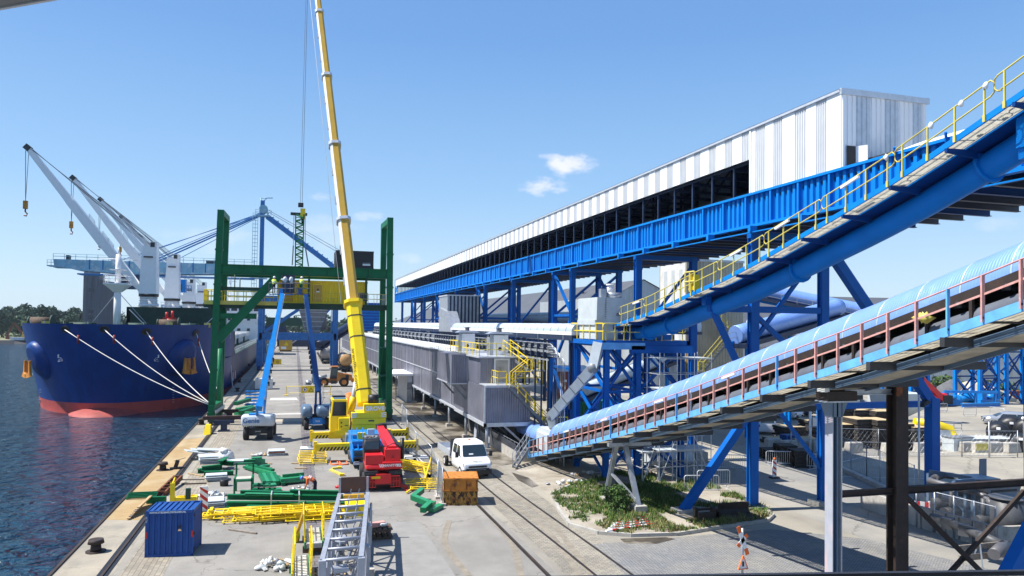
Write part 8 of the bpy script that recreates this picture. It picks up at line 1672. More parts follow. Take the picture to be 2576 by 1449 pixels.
# tank wagons
def tank(c, L_, r, label, m1, m2, group, rz=0):
    t = thing('tank_wagon', label, 'railway wagon', c, rz, group); q = MB(m1); z = r+1.15; q.smooth = True; rs = []
    for y, f in ((-.45,.05),(-.4,.45),(-.25,.75),(0,1),(L_,1),(L_+.25,.75),(L_+.45,.05)): rs.append(q.ring((0,y,z),(1,0,0),(0,0,1),r*f,20))
    q.loft(rs[:4], 20, False); q.m(m2); q.loft(rs[3:], 20, True); q.build('tank', t, local=True)
    q = MB('tank_black'); q.box(-1.2,-.5,.8,1.2,L_+.5,1.15); 
    for y in (1.2,2.6,L_-2.6,L_-1.2):
        for s_ in (-.75,.75): q.tube((s_-.07,y,.45),(s_+.07,y,.45),.45,14)
    for s_ in (-.8,.8): q.tube((s_,-1.1,1.0),(s_,-.5,1.0),.14,8).tube((s_,-1.15,1.0),(s_,-1.1,1.0),.26,10)
    q.m('galv'); q.rail([(-.5,1,z+r),(-.5,L_-1,z+r)],.8,.03,2.); q.build('underframe', t, local=True)
tank((10.4,158,0), 11, 1.3, 'rusty tan railway tank wagon seen end on beside the blue crane leg', 'tank_rust', 'tank_black', 'railway tank wagons')
for i, y in enumerate((190,206,222)): tank((7.6+.1*i,y,0), 13, 1.4, ['nearest','middle','farthest'][i]+' of the pale dirty tank wagons queued behind the blue crane leg', 'tank_grey', 'tank_grey', 'railway tank wagons')
# ---------------------------------------------------------------- right-hand yard
rg = random.Random(21)
def G2(px, py): p = at(px, py, z=0); return (p[0], p[1])
def matstack(c, n, w_, d_, rz, label, group, top='mat_top', side='mat_dark', th=.2, gap=.05, z0=.05, jit=.06):
    for k in range(n):
        q = MB(side); cc = (c[0]+rg.uniform(-jit,jit), c[1]+rg.uniform(-jit,jit), z0+k*(th+gap)+th/2); a = rz+rg.uniform(-.02,.02)
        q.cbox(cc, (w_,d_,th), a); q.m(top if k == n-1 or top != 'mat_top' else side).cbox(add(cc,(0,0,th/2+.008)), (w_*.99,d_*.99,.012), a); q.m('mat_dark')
        tag(q.build('timber_mat', origin=(cc[0],cc[1],cc[2]-th/2)), label, 'mat', group)
rz_ = R(-6)
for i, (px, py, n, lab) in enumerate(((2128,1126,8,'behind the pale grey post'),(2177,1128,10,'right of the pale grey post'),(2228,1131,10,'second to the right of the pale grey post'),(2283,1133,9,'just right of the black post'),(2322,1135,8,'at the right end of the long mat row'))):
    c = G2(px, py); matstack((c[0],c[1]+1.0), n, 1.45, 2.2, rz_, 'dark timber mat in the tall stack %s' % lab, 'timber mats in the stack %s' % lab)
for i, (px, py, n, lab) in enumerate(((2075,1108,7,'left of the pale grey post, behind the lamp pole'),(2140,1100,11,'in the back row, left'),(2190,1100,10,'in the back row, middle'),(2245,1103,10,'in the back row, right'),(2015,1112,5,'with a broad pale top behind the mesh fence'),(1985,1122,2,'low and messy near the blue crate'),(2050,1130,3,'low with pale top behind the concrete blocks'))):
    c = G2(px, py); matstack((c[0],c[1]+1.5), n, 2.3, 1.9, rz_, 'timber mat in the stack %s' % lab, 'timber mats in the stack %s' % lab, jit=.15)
for i in range(9):
    c = G2(1955+i*9, 1118-i*3); q = MB(rg.choice(['wood_grey','wood','mat_top'])); q.beam((c[0]-1.1,c[1],.2+.1*(i%4)),(c[0]+1.1,c[1]+rg.uniform(-.6,.6),.2+.1*(i%4)),.25,.08); tag(q.build('board', origin=(c[0],c[1],0)), 'loose board in the messy pile left of the timber mats', 'board', 'loose boards left of the timber mats')
c = G2(1985,1122); q = MB('blue_dark'); q.box(c[0]-.6,c[1]-.5,0,c[0]+.6,c[1]+.5,1.0); q.m('blue')
for k in range(4): q.box(c[0]-.62+k*.4,c[1]-.52,0,c[0]-.55+k*.4,c[1]-.5,1.0)
solo('blue_crate', q, 'dark blue crate among the messy boards in the yard', 'crate')
for i, (px, py, n, lab) in enumerate(((1955,1158,5,'leftmost and lowest'),(1992,1163,8,'tallest, in the middle'),(2030,1178,8,'right-hand, nearest the camera'))):
    c = G2(px, py)
    for k in range(n):
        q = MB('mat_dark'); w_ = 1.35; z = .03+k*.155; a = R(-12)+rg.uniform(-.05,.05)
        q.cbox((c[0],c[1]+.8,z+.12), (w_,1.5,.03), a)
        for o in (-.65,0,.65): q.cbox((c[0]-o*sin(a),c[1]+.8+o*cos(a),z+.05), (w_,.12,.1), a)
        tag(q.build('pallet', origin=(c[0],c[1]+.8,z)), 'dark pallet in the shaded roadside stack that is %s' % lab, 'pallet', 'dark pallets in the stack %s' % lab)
# concrete blocks along the yard edge
for i, (px, py, m_) in enumerate(((1945,1128,'concrete'),(1985,1133,'concrete'),(2021,1131,'concrete'),(2061,1134,'concrete'),(2090,1136,'concrete'),(2148,1138,'concrete'),(2240,1140,'concrete'),(2322,1139,'concrete'),(2432,1136,'concrete'),(2462,1137,'yellow_pale'),(2500,1137,'concrete'),(2545,1138,'concrete'))):
    c = G2(px, py); q = MB(m_ if m_ != 'yellow_pale' else 'concrete'); q.hexa([(c[0]-.75,c[1]-.35,0),(c[0]+.75,c[1]-.35,0),(c[0]+.75,c[1]+.4,0),(c[0]-.75,c[1]+.4,0),(c[0]-.66,c[1]-.28,.85),(c[0]+.66,c[1]-.28,.85),(c[0]+.66,c[1]+.33,.85),(c[0]-.66,c[1]+.33,.85)]); 
    if m_ == 'yellow_pale': q.m('yellow_pale').box(c[0]-.6,c[1]-.36,.2,c[0]+.6,c[1]-.32,.8)
    o = q.build('concrete_block', origin=(c[0],c[1],0)); tag(o, ['first','second','third','fourth','fifth','sixth','seventh','eighth','ninth','yellow-faced','eleventh','twelfth'][i]+' concrete block in the row along the yard edge, counted from the left', 'block', 'concrete blocks along the yard edge'); bevel(o, .06, 2)
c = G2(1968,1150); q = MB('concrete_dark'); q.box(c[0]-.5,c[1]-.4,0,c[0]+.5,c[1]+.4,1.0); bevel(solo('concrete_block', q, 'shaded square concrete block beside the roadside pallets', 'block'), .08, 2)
# white hopper on legs
hl, hr = G2(2190,1075), G2(2328,1079); hx, hy = (hl[0]+hr[0])/2, (hl[1]+hr[1])/2; hw_ = 2.4
HP_ = thing('hopper', 'big pale grey square hopper on white legs behind the black post', 'hopper', (hx, hy, 0))
q = MB('sheet_grey'); q.box(hx-hw_,hy-1.6,2.2,hx+hw_,hy+1.6,3.7); q.hexa([(hx-.25,hy-.25,.9),(hx+.25,hy-.25,.9),(hx+.25,hy+.25,.9),(hx-.25,hy+.25,.9),(hx-hw_+.2,hy-1.5,2.2),(hx+hw_-.2,hy-1.5,2.2),(hx+hw_-.2,hy+1.5,2.2),(hx-hw_+.2,hy+1.5,2.2)]); q.build('bin', HP_)
for sx in (-1,1):
    for sy in (-1,1): q = MB('white'); q.beam((hx+sx*hw_,hy+sy*1.6,0),(hx+sx*hw_,hy+sy*1.6,2.3),.18,.18); q.beam((hx+sx*hw_,hy+sy*1.6,1.0),(hx+sx*1.4,hy+sy*1.6,.4),.14,.14); q.build('leg', HP_)
q = MB('white')
for sy in (-1,1): q = MB('white'); q.beam((hx-1.5,hy+sy*1.6,.4),(hx+1.5,hy+sy*1.6,.4),.14,.14); q.build('brace', HP_)
# red telehandler in the yard
c = at(2335,1022,z=0); YT = thing('telehandler', 'small red telehandler far back in the yard with its boom angled down', 'telehandler', (c[0],c[1],0), 0)
q = MB('red'); body(q, [(.7,-1.9,2.2,1.1),(1.4,-2,2.2,1.15),(1.8,-1.7,1.9,1.0)], .15); q.v = [(y*1.1,x,z) for x,y,z in q.v]; q.build('body', YT, local=True)
q = MB('dark'); q.box(-.9,-.9,1.7,.5,.2,2.9); q.m('glass').box(-.85,-.92,2.0,.4,-.9,2.7); q.build('cab', YT, local=True)
for x in (-1.4,1.5):
    for y in (-1.0,1.0): q = MB('rubber'); q.tube((x,y-.2,.6),(x,y+.2,.6),.6,16); q.m('galv').tube((x,y-.22,.6),(x,y+.22,.6),.3,10); q.build('wheel', YT, local=True)
p0, p1 = at(2303,952,y=c[1]), at(2357,1002,y=c[1]); q = MB('red'); q.beam(sub(p0,(0,.8,0)), sub(p1,(0,.8,0)), .7, .8, (0,1,0)); q.m('black').cbox((p1[0]+.6,c[1]-.8,p1[2]-.1),(1.6,.9,1.2)).cbox((p1[0]+.9,c[1]-.8,p1[2]-1.4),(1.6,.8,.6)).cbox((p0[0]-.5,c[1]-.8,p0[2]+.2),(1.4,.8,1.0)); q.build('boom', YT)
# blue machine parts
for i, (px, py, kind) in enumerate(((2395,1022,0),(2428,1012,1),(2452,1012,1),(2490,1020,0),(2500,1008,1),(2470,1025,2))):
    c = G2(px, py); q = MB('lift_blue')
    if kind == 0: q.box(c[0]-1.6,c[1],.1,c[0]+1.8,c[1]+.8,.8).box(c[0]-1.2,c[1]+.1,.8,c[0]-.4,c[1]+.7,1.9).tube((c[0]+.6,c[1]+.4,.8),(c[0]+.6,c[1]+.4,1.5),.5,12); 
    elif kind == 1: q.blob((c[0],c[1],.6),(1.3,.8,.7),i,12,7,.15); q.tube((c[0]-1.2,c[1],.7),(c[0]+1.4,c[1],.9),.35,10)
    else: q.ibeam((c[0]-3.4,c[1],.35),(c[0]+3.2,c[1],.35),.5,.5,.06)
    tag(q.build('machine_part', origin=(c[0],c[1],0)), ['blue machine block at the left of the blue parts, by the red telehandler','rounded blue machine part behind the blue frame, left','rounded blue machine part behind the blue frame, middle','blue machine block at the right of the blue parts','rounded blue machine part farthest to the right','long blue beam lying in front of the blue parts'][i], 'machine part', 'blue machine parts in the yard')
a, z = at(2375,1020,z=0), at(2508,1022,z=0); q = MB('lift_blue'); q.beam((a[0],a[1],1.9),(z[0],z[1],1.9),.35,.35)
for f in (.02,.6,.97): e = lerp(a,z,f); q.beam((e[0],e[1],0),(e[0],e[1],1.9),.25,.25)
solo('blue_gantry', q, 'low bright blue portal frame standing over the blue machine parts', 'portal')
for i, (px, py, w_) in enumerate(((2475,1000,3.5),(2560,1005,4.))): c = G2(px, py); q = MB('red_dark'); q.box(c[0]-w_,c[1],0,c[0]+w_,c[1]+1.5,1.2); q.m('rust').box(c[0]-w_-.05,c[1]-.05,1.1,c[0]+w_+.05,c[1]+1.55,1.25); tag(q.build('skip', origin=(c[0],c[1],0)), ['dark red steel skip between the blue lattice towers','rusty red steel skip at the far right by the warehouse'][i], 'skip', 'red skips by the warehouse')
# black tanks, trailer, yellow beam, bins
for i, (px, py, r, L_) in enumerate(((2512,1118,.95,2.4),(2545,1112,1.15,2.8),(2585,1118,1.15,2.8),(2568,1138,.75,1.5))):
    c = G2(px, py); q = MB('tank_black'); q.smooth = True; rs = []; zz = r
    for y, f in ((-.25,.3),(-.15,.7),(0,.93),(.2,1),(L_,1),(L_+.2,.9)): rs.append(q.ring((c[0]+y*.75, c[1]+y*.66, zz),(.66,-.75,0),(0,0,1),r*f,22))
    q.loft(rs, 22); q.smooth = False; q.m('letter_white').cbox((c[0]-.25,c[1]-.2,zz+r*.55),(.3,.1,.2),-.85); 
    for f in (.25,.5,.75): q.m('black').tube((c[0]+L_*f*.75,c[1]+L_*f*.66,zz),(c[0]+(L_*f+.08)*.75,c[1]+(L_*f+.08)*.66,zz),r*1.02,22)
    tag(q.build('plastic_tank', origin=(c[0],c[1],0)), ['leftmost large black plastic tank lying by the trailer','middle large black plastic tank lying behind the trailer','large black plastic tank cut by the right picture edge','small black plastic tank in front of the large ones'][i], 'tank', 'black plastic tanks')
c = G2(2452,1128); TRL = thing('flat_trailer', 'long grey flatbed trailer standing in front of the black tanks', 'trailer', (c[0],c[1],0), R(-14))
q = MB('sheet_grey'); q.box(-2.6,-.1,.72,3.6,2.0,.82); q.m('galv').box(-2.6,-.12,.55,3.6,-.06,.85).box(3.5,-.1,.5,3.7,2.0,.9).box(-2.6,1.95,.82,-.4,2.0,1.3); q.build('deck', TRL, local=True)
for x in (.1,.9): q = MB('rubber'); q.tube((x,-.15,.36),(x,.15,.36),.36,16); q.m('galv').tube((x,-.17,.36),(x,.17,.36),.2,10); q.build('wheel', TRL, local=True)
q = MB('dark'); q.beam((-2.6,.9,.6),(-4.4,.9,.5),.12,.14); q.box(3.2,.1,.1,3.4,.4,.7); q.build('drawbar', TRL, local=True)
c = G2(2362,1120); q = MB('yellow'); q.path([(c[0]-1.2,c[1]+1.5,1.9),(c[0]+.5,c[1]+.8,1.75),(c[0]+1.5,c[1]+.2,1.4),(c[0]+1.8,c[1],.7),(c[0]+1.7,c[1]-.1,.2)], [.42,.42,.38,.28,.22], 6); q.box(c[0]-.2,c[1]-.2,0,c[0]+1.9,c[1]+.1,.25); q.box(c[0]-1.8,c[1]+1.6,0,c[0]-1.2,c[1]+2.2,1.7); solo('excavator_boom', q, 'curved yellow excavator boom standing on the ground between mats and trailer', 'boom')
c = G2(2410,1132); q = MB('sheet_grey'); q.box(c[0]-1.1,c[1]-.6,0,c[0]+1.1,c[1]+.6,1.15); q.m('galv_dark').box(c[0]-1.15,c[1]-.65,1.1,c[0]+1.15,c[1]+.65,1.18).box(c[0]-.1,c[1]-.62,.2,c[0]+1.0,c[1]-.6,.9); solo('water_bin', q, 'pale streaked metal bin beside the curved yellow boom', 'bin')
q = MB('galv_bright'); c = G2(2390,1102); q.rail([(c[0]-1.4,c[1],.3),(c[0]+1.4,c[1],.3)],1.2,.04,.9); solo('metal_rack', q, 'light metal rack standing behind the pale bin', 'rack')
# mesh fence beside the road, lamp poles
def fence_run(pts, h, name, label, cat, base=None, top=True, mesh=True):
    q = MB('galv')
    P3 = [(x, y, 0) for x, y in pts]
    for p, r in zip(P3, P3[1:]):
        n = max(1, round(dist(p, r)/2.6))
        for k in range(n+1): e = lerp(p, r, k/n); q.tube(e, add(e,(0,0,h)), .035, 6)
        for zz in ([h-.05, h*.5, .15] if top else [h*.5]): q.tube(add(p,(0,0,zz)), add(r,(0,0,zz)), .018, 5)
        if mesh:
            m_ = int(dist(p, r)/.35)
            for k in range(m_): e = lerp(p, r, k/m_); f = lerp(p, r, min(1,(k+4)/m_)); q.tube(add(e,(0,0,.1)), add(f,(0,0,h-.05)), .004, 3); q.tube(add(f,(0,0,.1)), add(e,(0,0,h-.05)), .004, 3)
    return solo(name, q, label, cat)
fence_run([G2(1990,1135),G2(2085,1143),G2(2210,1147),G2(2420,1150),G2(2560,1151)], 2.2, 'wire_fence', 'long wire fence in front of the concrete blocks and timber mats', 'fence')
fence_run([G2(2105,1165),G2(2180,1200),G2(2250,1232),G2(2300,1262)], 2.2, 'wire_fence', 'wire fence on the kerb beside the road, left of the pump pit', 'fence')
q = MB('concrete'); a, z = G2(2078,1165), G2(2275,1255); q.beam((a[0],a[1],.13),(z[0],z[1],.13),.4,.27); q.m('yellow_pale').beam((a[0]-.2,a[1]-.05,.13),(z[0]-.2,z[1]-.05,.13),.02,.2); solo('kerb_wall', q, 'low concrete kerb with faded yellow face under the roadside fence', 'kerb')
for i, (px, py, h, lab) in enumerate(((2038,1135,3.9,'white lamp pole with a grey switch box among the timber mats'),(2312,1262,6.4,'tall thin pole with a black floodlight in front of the big blue post'))):
    c = G2(px, py); q = MB('white' if i == 0 else 'galv_bright'); q.tube((c[0],c[1],0),(c[0],c[1],h),.11 if i == 0 else .06,10)
    if i == 0: q.m('galv').box(c[0]+.1,c[1]-.2,2.1,c[0]+.5,c[1]+.1,2.8)
    else: q.m('black').beam((c[0],c[1],h-.1),(c[0]+.5,c[1],h-.35),.04,.04).hexa([(c[0]+.15,c[1]-.2,h-.75),(c[0]+.75,c[1]-.2,h-.45),(c[0]+.75,c[1]+.2,h-.45),(c[0]+.15,c[1]+.2,h-.75),(c[0]+.25,c[1]-.15,h-.5),(c[0]+.55,c[1]-.15,h-.3),(c[0]+.55,c[1]+.15,h-.3),(c[0]+.25,c[1]+.15,h-.5)])
    tag(q.build('lamp_pole', origin=(c[0],c[1],0)), lab, 'pole', 'poles in the yard')
for i, (px, py) in enumerate(((2488,1152),(2576,1152))): c = G2(px, py); q = MB('galv_bright'); q.tube((c[0],c[1],0),(c[0],c[1],3.2),.05,8); q.m('white').blob((c[0],c[1],3.2),(.2,.2,.16),i,8,5,.05); tag(q.build('globe_lamp', origin=(c[0],c[1],0)), ['globe lamp post in front of the black tanks','globe lamp post at the right picture edge'][i], 'lamp', 'globe lamp posts')
# crowd barriers
def crowd_barrier(c, rz, label, L_=2.2, m_='galv_bright'):
    q = MB(m_); P = lambda u, zz: (c[0]+u*cos(rz), c[1]+u*sin(rz), zz)
    q.path([P(-L_/2,.15),P(-L_/2,1.0),P(-L_/2+.08,1.08),P(L_/2-.08,1.08),P(L_/2,1.0),P(L_/2,.15)], .03, 6); q.tube(P(-L_/2,.2),P(L_/2,.2),.022,5)
    for k in range(1,14): q.tube(P(-L_/2+L_*k/14,.2),P(-L_/2+L_*k/14,1.08),.012,4)
    for u in (-L_/2+.2, L_/2-.2): e = P(u,.03); q.beam(add(e,(-.3*sin(rz),.3*cos(rz),0)), add(e,(.3*sin(rz),-.3*cos(rz),0)), .05, .04); q.tube(e, P(u,.2), .022, 5)
    tag(q.build('crowd_barrier', origin=(c[0],c[1],0)), label, 'barrier', 'steel crowd barriers')
for px, py, rz, lab in ((1795,1225,R(-8),'crowd barrier on the road edge left of the tall blue post'),(1765,1240,R(-12),'crowd barrier behind the weeds on the island'),(1840,1182,R(-20),'crowd barrier near the scaffold by the road'),(1965,1172,R(-20),'crowd barrier beyond the tall blue post'),(2070,1180,R(-25),'crowd barrier right of the shaded pallets'),(2366,1037,R(0),'crowd barrier beside the red telehandler'),(2440,1047,R(4),'crowd barrier in front of the blue machine parts'),(2508,1048,R(80),'crowd barrier standing alone near the silver estate car')):
    crowd_barrier(G2(px, py), rz, lab)
c = G2(1948,1203); q = MB('letter_white'); q.box(c[0]-.15,c[1]-.03,.1,c[0]+.15,c[1]+.03,1.25); q.m('mobile_red')
for k in range(3): z = .2+k*.36; q.poly([(c[0]-.15,c[1]-.035,z+.18),(c[0]+.15,c[1]-.035,z-.05),(c[0]+.15,c[1]-.035,z+.1),(c[0]-.15,c[1]-.035,z+.33)])
q.m('black').box(c[0]-.3,c[1]-.2,0,c[0]+.3,c[1]+.2,.1); q.m('orange').tube((c[0],c[1],1.25),(c[0],c[1],1.4),.08,8); solo('warning_post', q, 'slim striped warning post by the crowd barrier on the road edge', 'warning post')
# red and white road barriers by the pit
a, z = G2(2268,1298), G2(2338,1305)
q = MB('letter_white'); d = _n((z[0]-a[0], z[1]-a[1], 0)); L_ = dist((*a,0),(*z,0))
for zz in (.35,.75):
    for k in range(6): p = (a[0]+d[0]*L_*k/6, a[1]+d[1]*L_*k/6, zz); r = (a[0]+d[0]*L_*(k+1)/6, a[1]+d[1]*L_*(k+1)/6, zz); q.m('mobile_red' if k % 2 else 'letter_white').beam(p, r, .06, .28)
q.m('black').box(a[0]-.2,a[1]-.3,0,a[0]+.2,a[1]+.3,.15).box(z[0]-.2,z[1]-.3,0,z[0]+.2,z[1]+.3,.15); q.m('letter_white').beam((*a,0),(*a,.95),.08,.08).beam((*z,0),(*z,.95),.08,.08); solo('road_barrier', q, 'red and white plank barrier at the corner of the pump enclosure', 'barrier')
# pump enclosure -----------------------------------------------------------------
PE = thing('pump_enclosure', 'low concrete walled enclosure full of grey pipes and pumps, behind the black frame', 'enclosure', (33.5, 32, 0))
w0, w1 = G2(2306,1324), G2(2505,1384); w2 = G2(2545,1290)
q = MB('concrete'); 
q.beam((*w0,.55),(*w1,.55),.2,1.1); q.beam((*w1,.55),(w1[0]+4,w1[1]-.5,.55),.2,1.1); q.box(w0[0],w0[1]+.1,0,w0[0]+.2,w0[1]+4,1.0); q.m('concrete_dark')
for k in range(6): e = lerp((*w0,.55),(*w1,.55),(k+.5)/6); q.cbox((e[0]-.12,e[1]-.02,.55),(.03,.12,1.1),atan2(w1[1]-w0[1],w1[0]-w0[0]))
q.build('wall', PE)
q = MB('galv'); n_ = 4
for k in range(n_+1): e = lerp((*w0,0),(*w1,0),k/n_); q.tube(add(e,(-.12,-.1,0)), add(e,(-.12,-.1,2.1)), .04, 6)
for zz in (1.15,2.05): q.tube(add((*w0,zz),(-.12,-.1,0)), add((*w1,zz),(-.12,-.1,0)), .025, 5)
m_ = 70
for k in range(m_): e = lerp((*w0,0),(*w1,0),k/m_); f = lerp((*w0,0),(*w1,0),min(1,(k+7)/m_)); q.tube(add(e,(-.12,-.1,.1)), add(f,(-.12,-.1,2.0)), .004, 3); q.tube(add(f,(-.12,-.1,.1)), add(e,(-.12,-.1,2.0)), .004, 3)
q.build('mesh_fence', PE)
def pe(px, py, z): return at(px, py, z=z)
q = MB('pipe_grey'); q.path([pe(2352,1200,2.2), pe(2340,1210,2.15), pe(2360,1215,2.1), pe(2410,1228,2.1), pe(2450,1236,2.0), pe(2472,1243,1.9), pe(2490,1262,1.8), pe(2500,1275,1.6)], .17, 12); q.build('pipe', PE)
q = MB('pipe_grey'); q.path([pe(2352,1202,2.25), pe(2375,1195,2.3), pe(2400,1198,2.3)], .18, 12); q.build('pipe', PE)
q = MB('dark_steel'); q.path([pe(2345,1300,1.2), pe(2380,1312,1.2), pe(2430,1330,1.2), pe(2480,1352,1.2), pe(2520,1370,1.1)], .2, 12)
for f in (.25,.5,.75): c = lerp(pe(2345,1300,1.2), pe(2520,1370,1.1), f); q.cbox(c, (.5,.45,.5), .5)
q.build('jacketed_pipe', PE)
q = MB('pipe_grey'); q.path([pe(2500,1395,.9), pe(2515,1380,1.0), pe(2530,1372,1.0)], .24, 12); q.build('pipe', PE)
q = MB('dark_steel'); c = pe(2535,1300,1.2); q.tube((c[0],c[1],0),(c[0],c[1],2.1),.75,20); q.tube((c[0],c[1],2.1),(c[0],c[1],2.18),.82,20); q.tube((c[0]+.5,c[1]-.6,0),(c[0]+.5,c[1]-.6,1.0),.7,16); q.build('vessel', PE)
q = MB('galv_dark'); q.m('lift_slate')
A = [pe(2336,1190,2.4), pe(2448,1208,2.4), pe(2440,1222,2.4)]
q.m('lift_slate').beam(pe(2338,1186,2.4), pe(2445,1203,2.4), .16, .2); q.beam(pe(2400,1212,2.4), pe(2448,1208,2.4), .16, .2)
for px, py in ((2336,1190),(2400,1212),(2448,1208),(2430,1205)): c = pe(px, py, 2.4); q.beam((c[0],c[1],0), c, .16, .16)
q.build('pipe_frame', PE)
q = MB('dark_steel'); c = pe(2452,1205,2.2); q.box(c[0]-.6,c[1]-.5,1.2,c[0]+.9,c[1]+.5,2.2); q.m('lift_slate').hexa([(c[0]-.9,c[1]-.7,2.3),(c[0]+1.0,c[1]-.7,2.25),(c[0]+1.0,c[1]+.7,2.25),(c[0]-.9,c[1]+.7,2.3),(c[0]-.9,c[1]-.7,2.36),(c[0]+1.0,c[1]-.7,2.31),(c[0]+1.0,c[1]+.7,2.31),(c[0]-.9,c[1]+.7,2.36)]); q.m('galv_dark').box(c[0]-.5,c[1]-.6,0,c[0]-.4,c[1]-.5,1.2).box(c[0]+.7,c[1]-.6,0,c[0]+.8,c[1]-.5,1.2); q.build('control_cabinet', PE)
for i, (px, py) in enumerate(((2390,1290),(2430,1270),(2360,1265),(2470,1310))):
    c = pe(px, py, .8); q = MB(['dark','lift_slate','dark','dark_steel'][i]); q.tube((c[0]-.4,c[1],.8),(c[0]+.5,c[1],.8),.3,12); q.box(c[0]-.5,c[1]-.3,0,c[0]+.6,c[1]+.3,.45); q.tube((c[0]+.1,c[1],.8),(c[0]+.1,c[1],1.9),.12,8); q.build('pump', PE)
q = MB('galv_dark'); c = pe(2550,1225,2.3); q.hexa([(c[0]-1.6,c[1],2.0),(c[0]+.4,c[1],2.0),(c[0]+.4,c[1]+.8,2.0),(c[0]-1.6,c[1]+.8,2.0),(c[0]-1.9,c[1],2.35),(c[0]+.5,c[1],2.3),(c[0]+.5,c[1]+.8,2.3),(c[0]-1.9,c[1]+.8,2.35)]); q.m('dark').box(c[0]-1.5,c[1]-.02,2.08,c[0]+.2,c[1],2.2); q.build('vessel_lid', PE)
c = pe(2470,1180,2.3); q = MB('lift_slate'); q.box(c[0]-.1,c[1],0,c[0],c[1]+.1,2.5).box(c[0]-.2,c[1]-.05,1.9,c[0]+.3,c[1],2.9); q.build('sign_plate', PE)
c = G2(2470,1440); q = MB('wood_grey'); q.box(c[0]-1.2,c[1],.55,c[0]+1.6,c[1]+.06,.8).box(c[0]-1.2,c[1],1.0,c[0]+1.6,c[1]+.06,1.22); q.m('galv').beam((c[0]-.3,c[1]-.35,0),(c[0]-.1,c[1],1.2),.05,.05).beam((c[0]-.3,c[1]+.4,0),(c[0]-.1,c[1]+.06,1.2),.05,.05); q.m('wood_grey').beam((c[0]-.35,c[1]-.3,.1),(c[0]+.15,c[1]-.3,.1),.05,.05); solo('plank_barrier', q, 'weathered plank barrier on a trestle at the lower right, by the enclosure wall', 'barrier')
# level crossing sign
c = at(1869, 1460, z=0); XS = thing('crossing_sign', 'railway crossing sign with red and white crossed boards at the bottom edge', 'sign', (c[0], c[1], 0))
q = MB('galv'); q.tube((c[0],c[1]+.05,0),(c[0],c[1]+.05,2.1),.05,8); q.build('post', XS)
t0, t1 = at(1857,1325,y=c[1]), at(1881,1395,y=c[1]); u0, u1 = at(1880,1345,y=c[1]), at(1856,1375,y=c[1])
for a, z in ((t0,t1),(u0,u1)):
    q = MB('letter_white'); q.beam(lerp(a,z,.22), lerp(a,z,.78), .02, .17, (.9,0,.4)); q.m('hivis_orange').beam(a, lerp(a,z,.22), .02, .17, (.9,0,.4)).beam(lerp(a,z,.78), z, .02, .17, (.9,0,.4)); q.build('cross_board', XS)
q = MB('letter_white'); z0 = at(1869,1415,y=c[1])[2]; q.poly([(c[0]-.25,c[1]-.03,z0-.25),(c[0]+.2,c[1]-.03,z0-.25),(c[0]-.02,c[1]-.03,z0+.3)]); q.m('hivis_orange')
for a, z in (((-.25,-.25),(.2,-.25)),((.2,-.25),(-.02,.3)),((-.02,.3),(-.25,-.25))): q.beam((c[0]+a[0],c[1]-.04,z0+a[1]),(c[0]+z[0],c[1]-.04,z0+z[1]),.02,.06,(0,1,0))
q.m('black').box(c[0]-.06,c[1]-.045,z0-.15,c[0]+.02,c[1]-.035,z0+.05); q.build('warning_triangle', XS)
# island objects
for i in range(7):
    a, z = at(1525+i*3,1336-i*3,z=.2), at(1640-i*3,1318-i*3,z=.2); q = MB('galv' if i % 2 else 'letter_white'); 
    if i % 2: q.tube(a, z, .05, 6)
    else:
        for k in range(8): q.m('mobile_red' if k % 2 else 'letter_white').beam(lerp(a,z,k/8), lerp(a,z,(k+1)/8), .12, .08)
    tag(q.build('barrier_pole', origin=a), 'red and white barrier plank lying in the island weeds' if i % 2 == 0 else 'grey tube lying with the striped planks in the island weeds', 'pole', 'poles lying on the island')
c = at(1865,1308,z=.15); BK = thing('digger_bucket', 'black toothed digger bucket lying on the island beside the tall blue post', 'bucket', (c[0],c[1],.13))
q = MB('rust_black'); x, y = c[0], c[1]; q.sections([[(xx,y+.0,.15),(xx,y+.9,.15),(xx,y+1.1,.5),(xx,y+1.0,.85),(xx,y+.92,.82),(xx,y+.98,.5),(xx,y+.82,.25),(xx,y+.05,.22)] for xx in (x-.75,x+1.1)])
for k in range(6): q.beam((x-.6+k*.32,y,.18),(x-.6+k*.32,y-.25,.14),.1,.06)
q.build('shell', BK); q = MB('rust_black'); q.box(x-2.4,y+.2,.13,x-1.2,y+.35,.6).box(x-2.4,y+.6,.13,x-2.2,y+.8,.75).box(x-1.4,y+.2,.13,x-1.2,y+.8,.75).beam((x-2.3,y+.7,.65),(x-1.2,y+.7,.65),.1,.1); q.build('coupler', BK)
c = at(1700,1172,z=0); q = MB('concrete'); q.m('sheet_grey').tube((c[0]-2.4,c[1],.6),(c[0]+1.2,c[1],.6),.55,14); q.m('concrete').box(c[0]+1.4,c[1]-.5,0,c[0]+2.4,c[1]+.5,1.0); solo('pipe_length', q, 'grey pipe length lying behind the low scaffold, with a concrete block', 'pipe')
# scraps on the dirt by the conveyor foot
rubbish((21.5,47.5), (3.2,1.2,.2), 40, 'scatter of pale rubble and scraps behind the island', 77)
rubbish((17.5,45.2), (1.8,.5,.15), 20, 'small pale rubble scatter at the left of the island', 78)
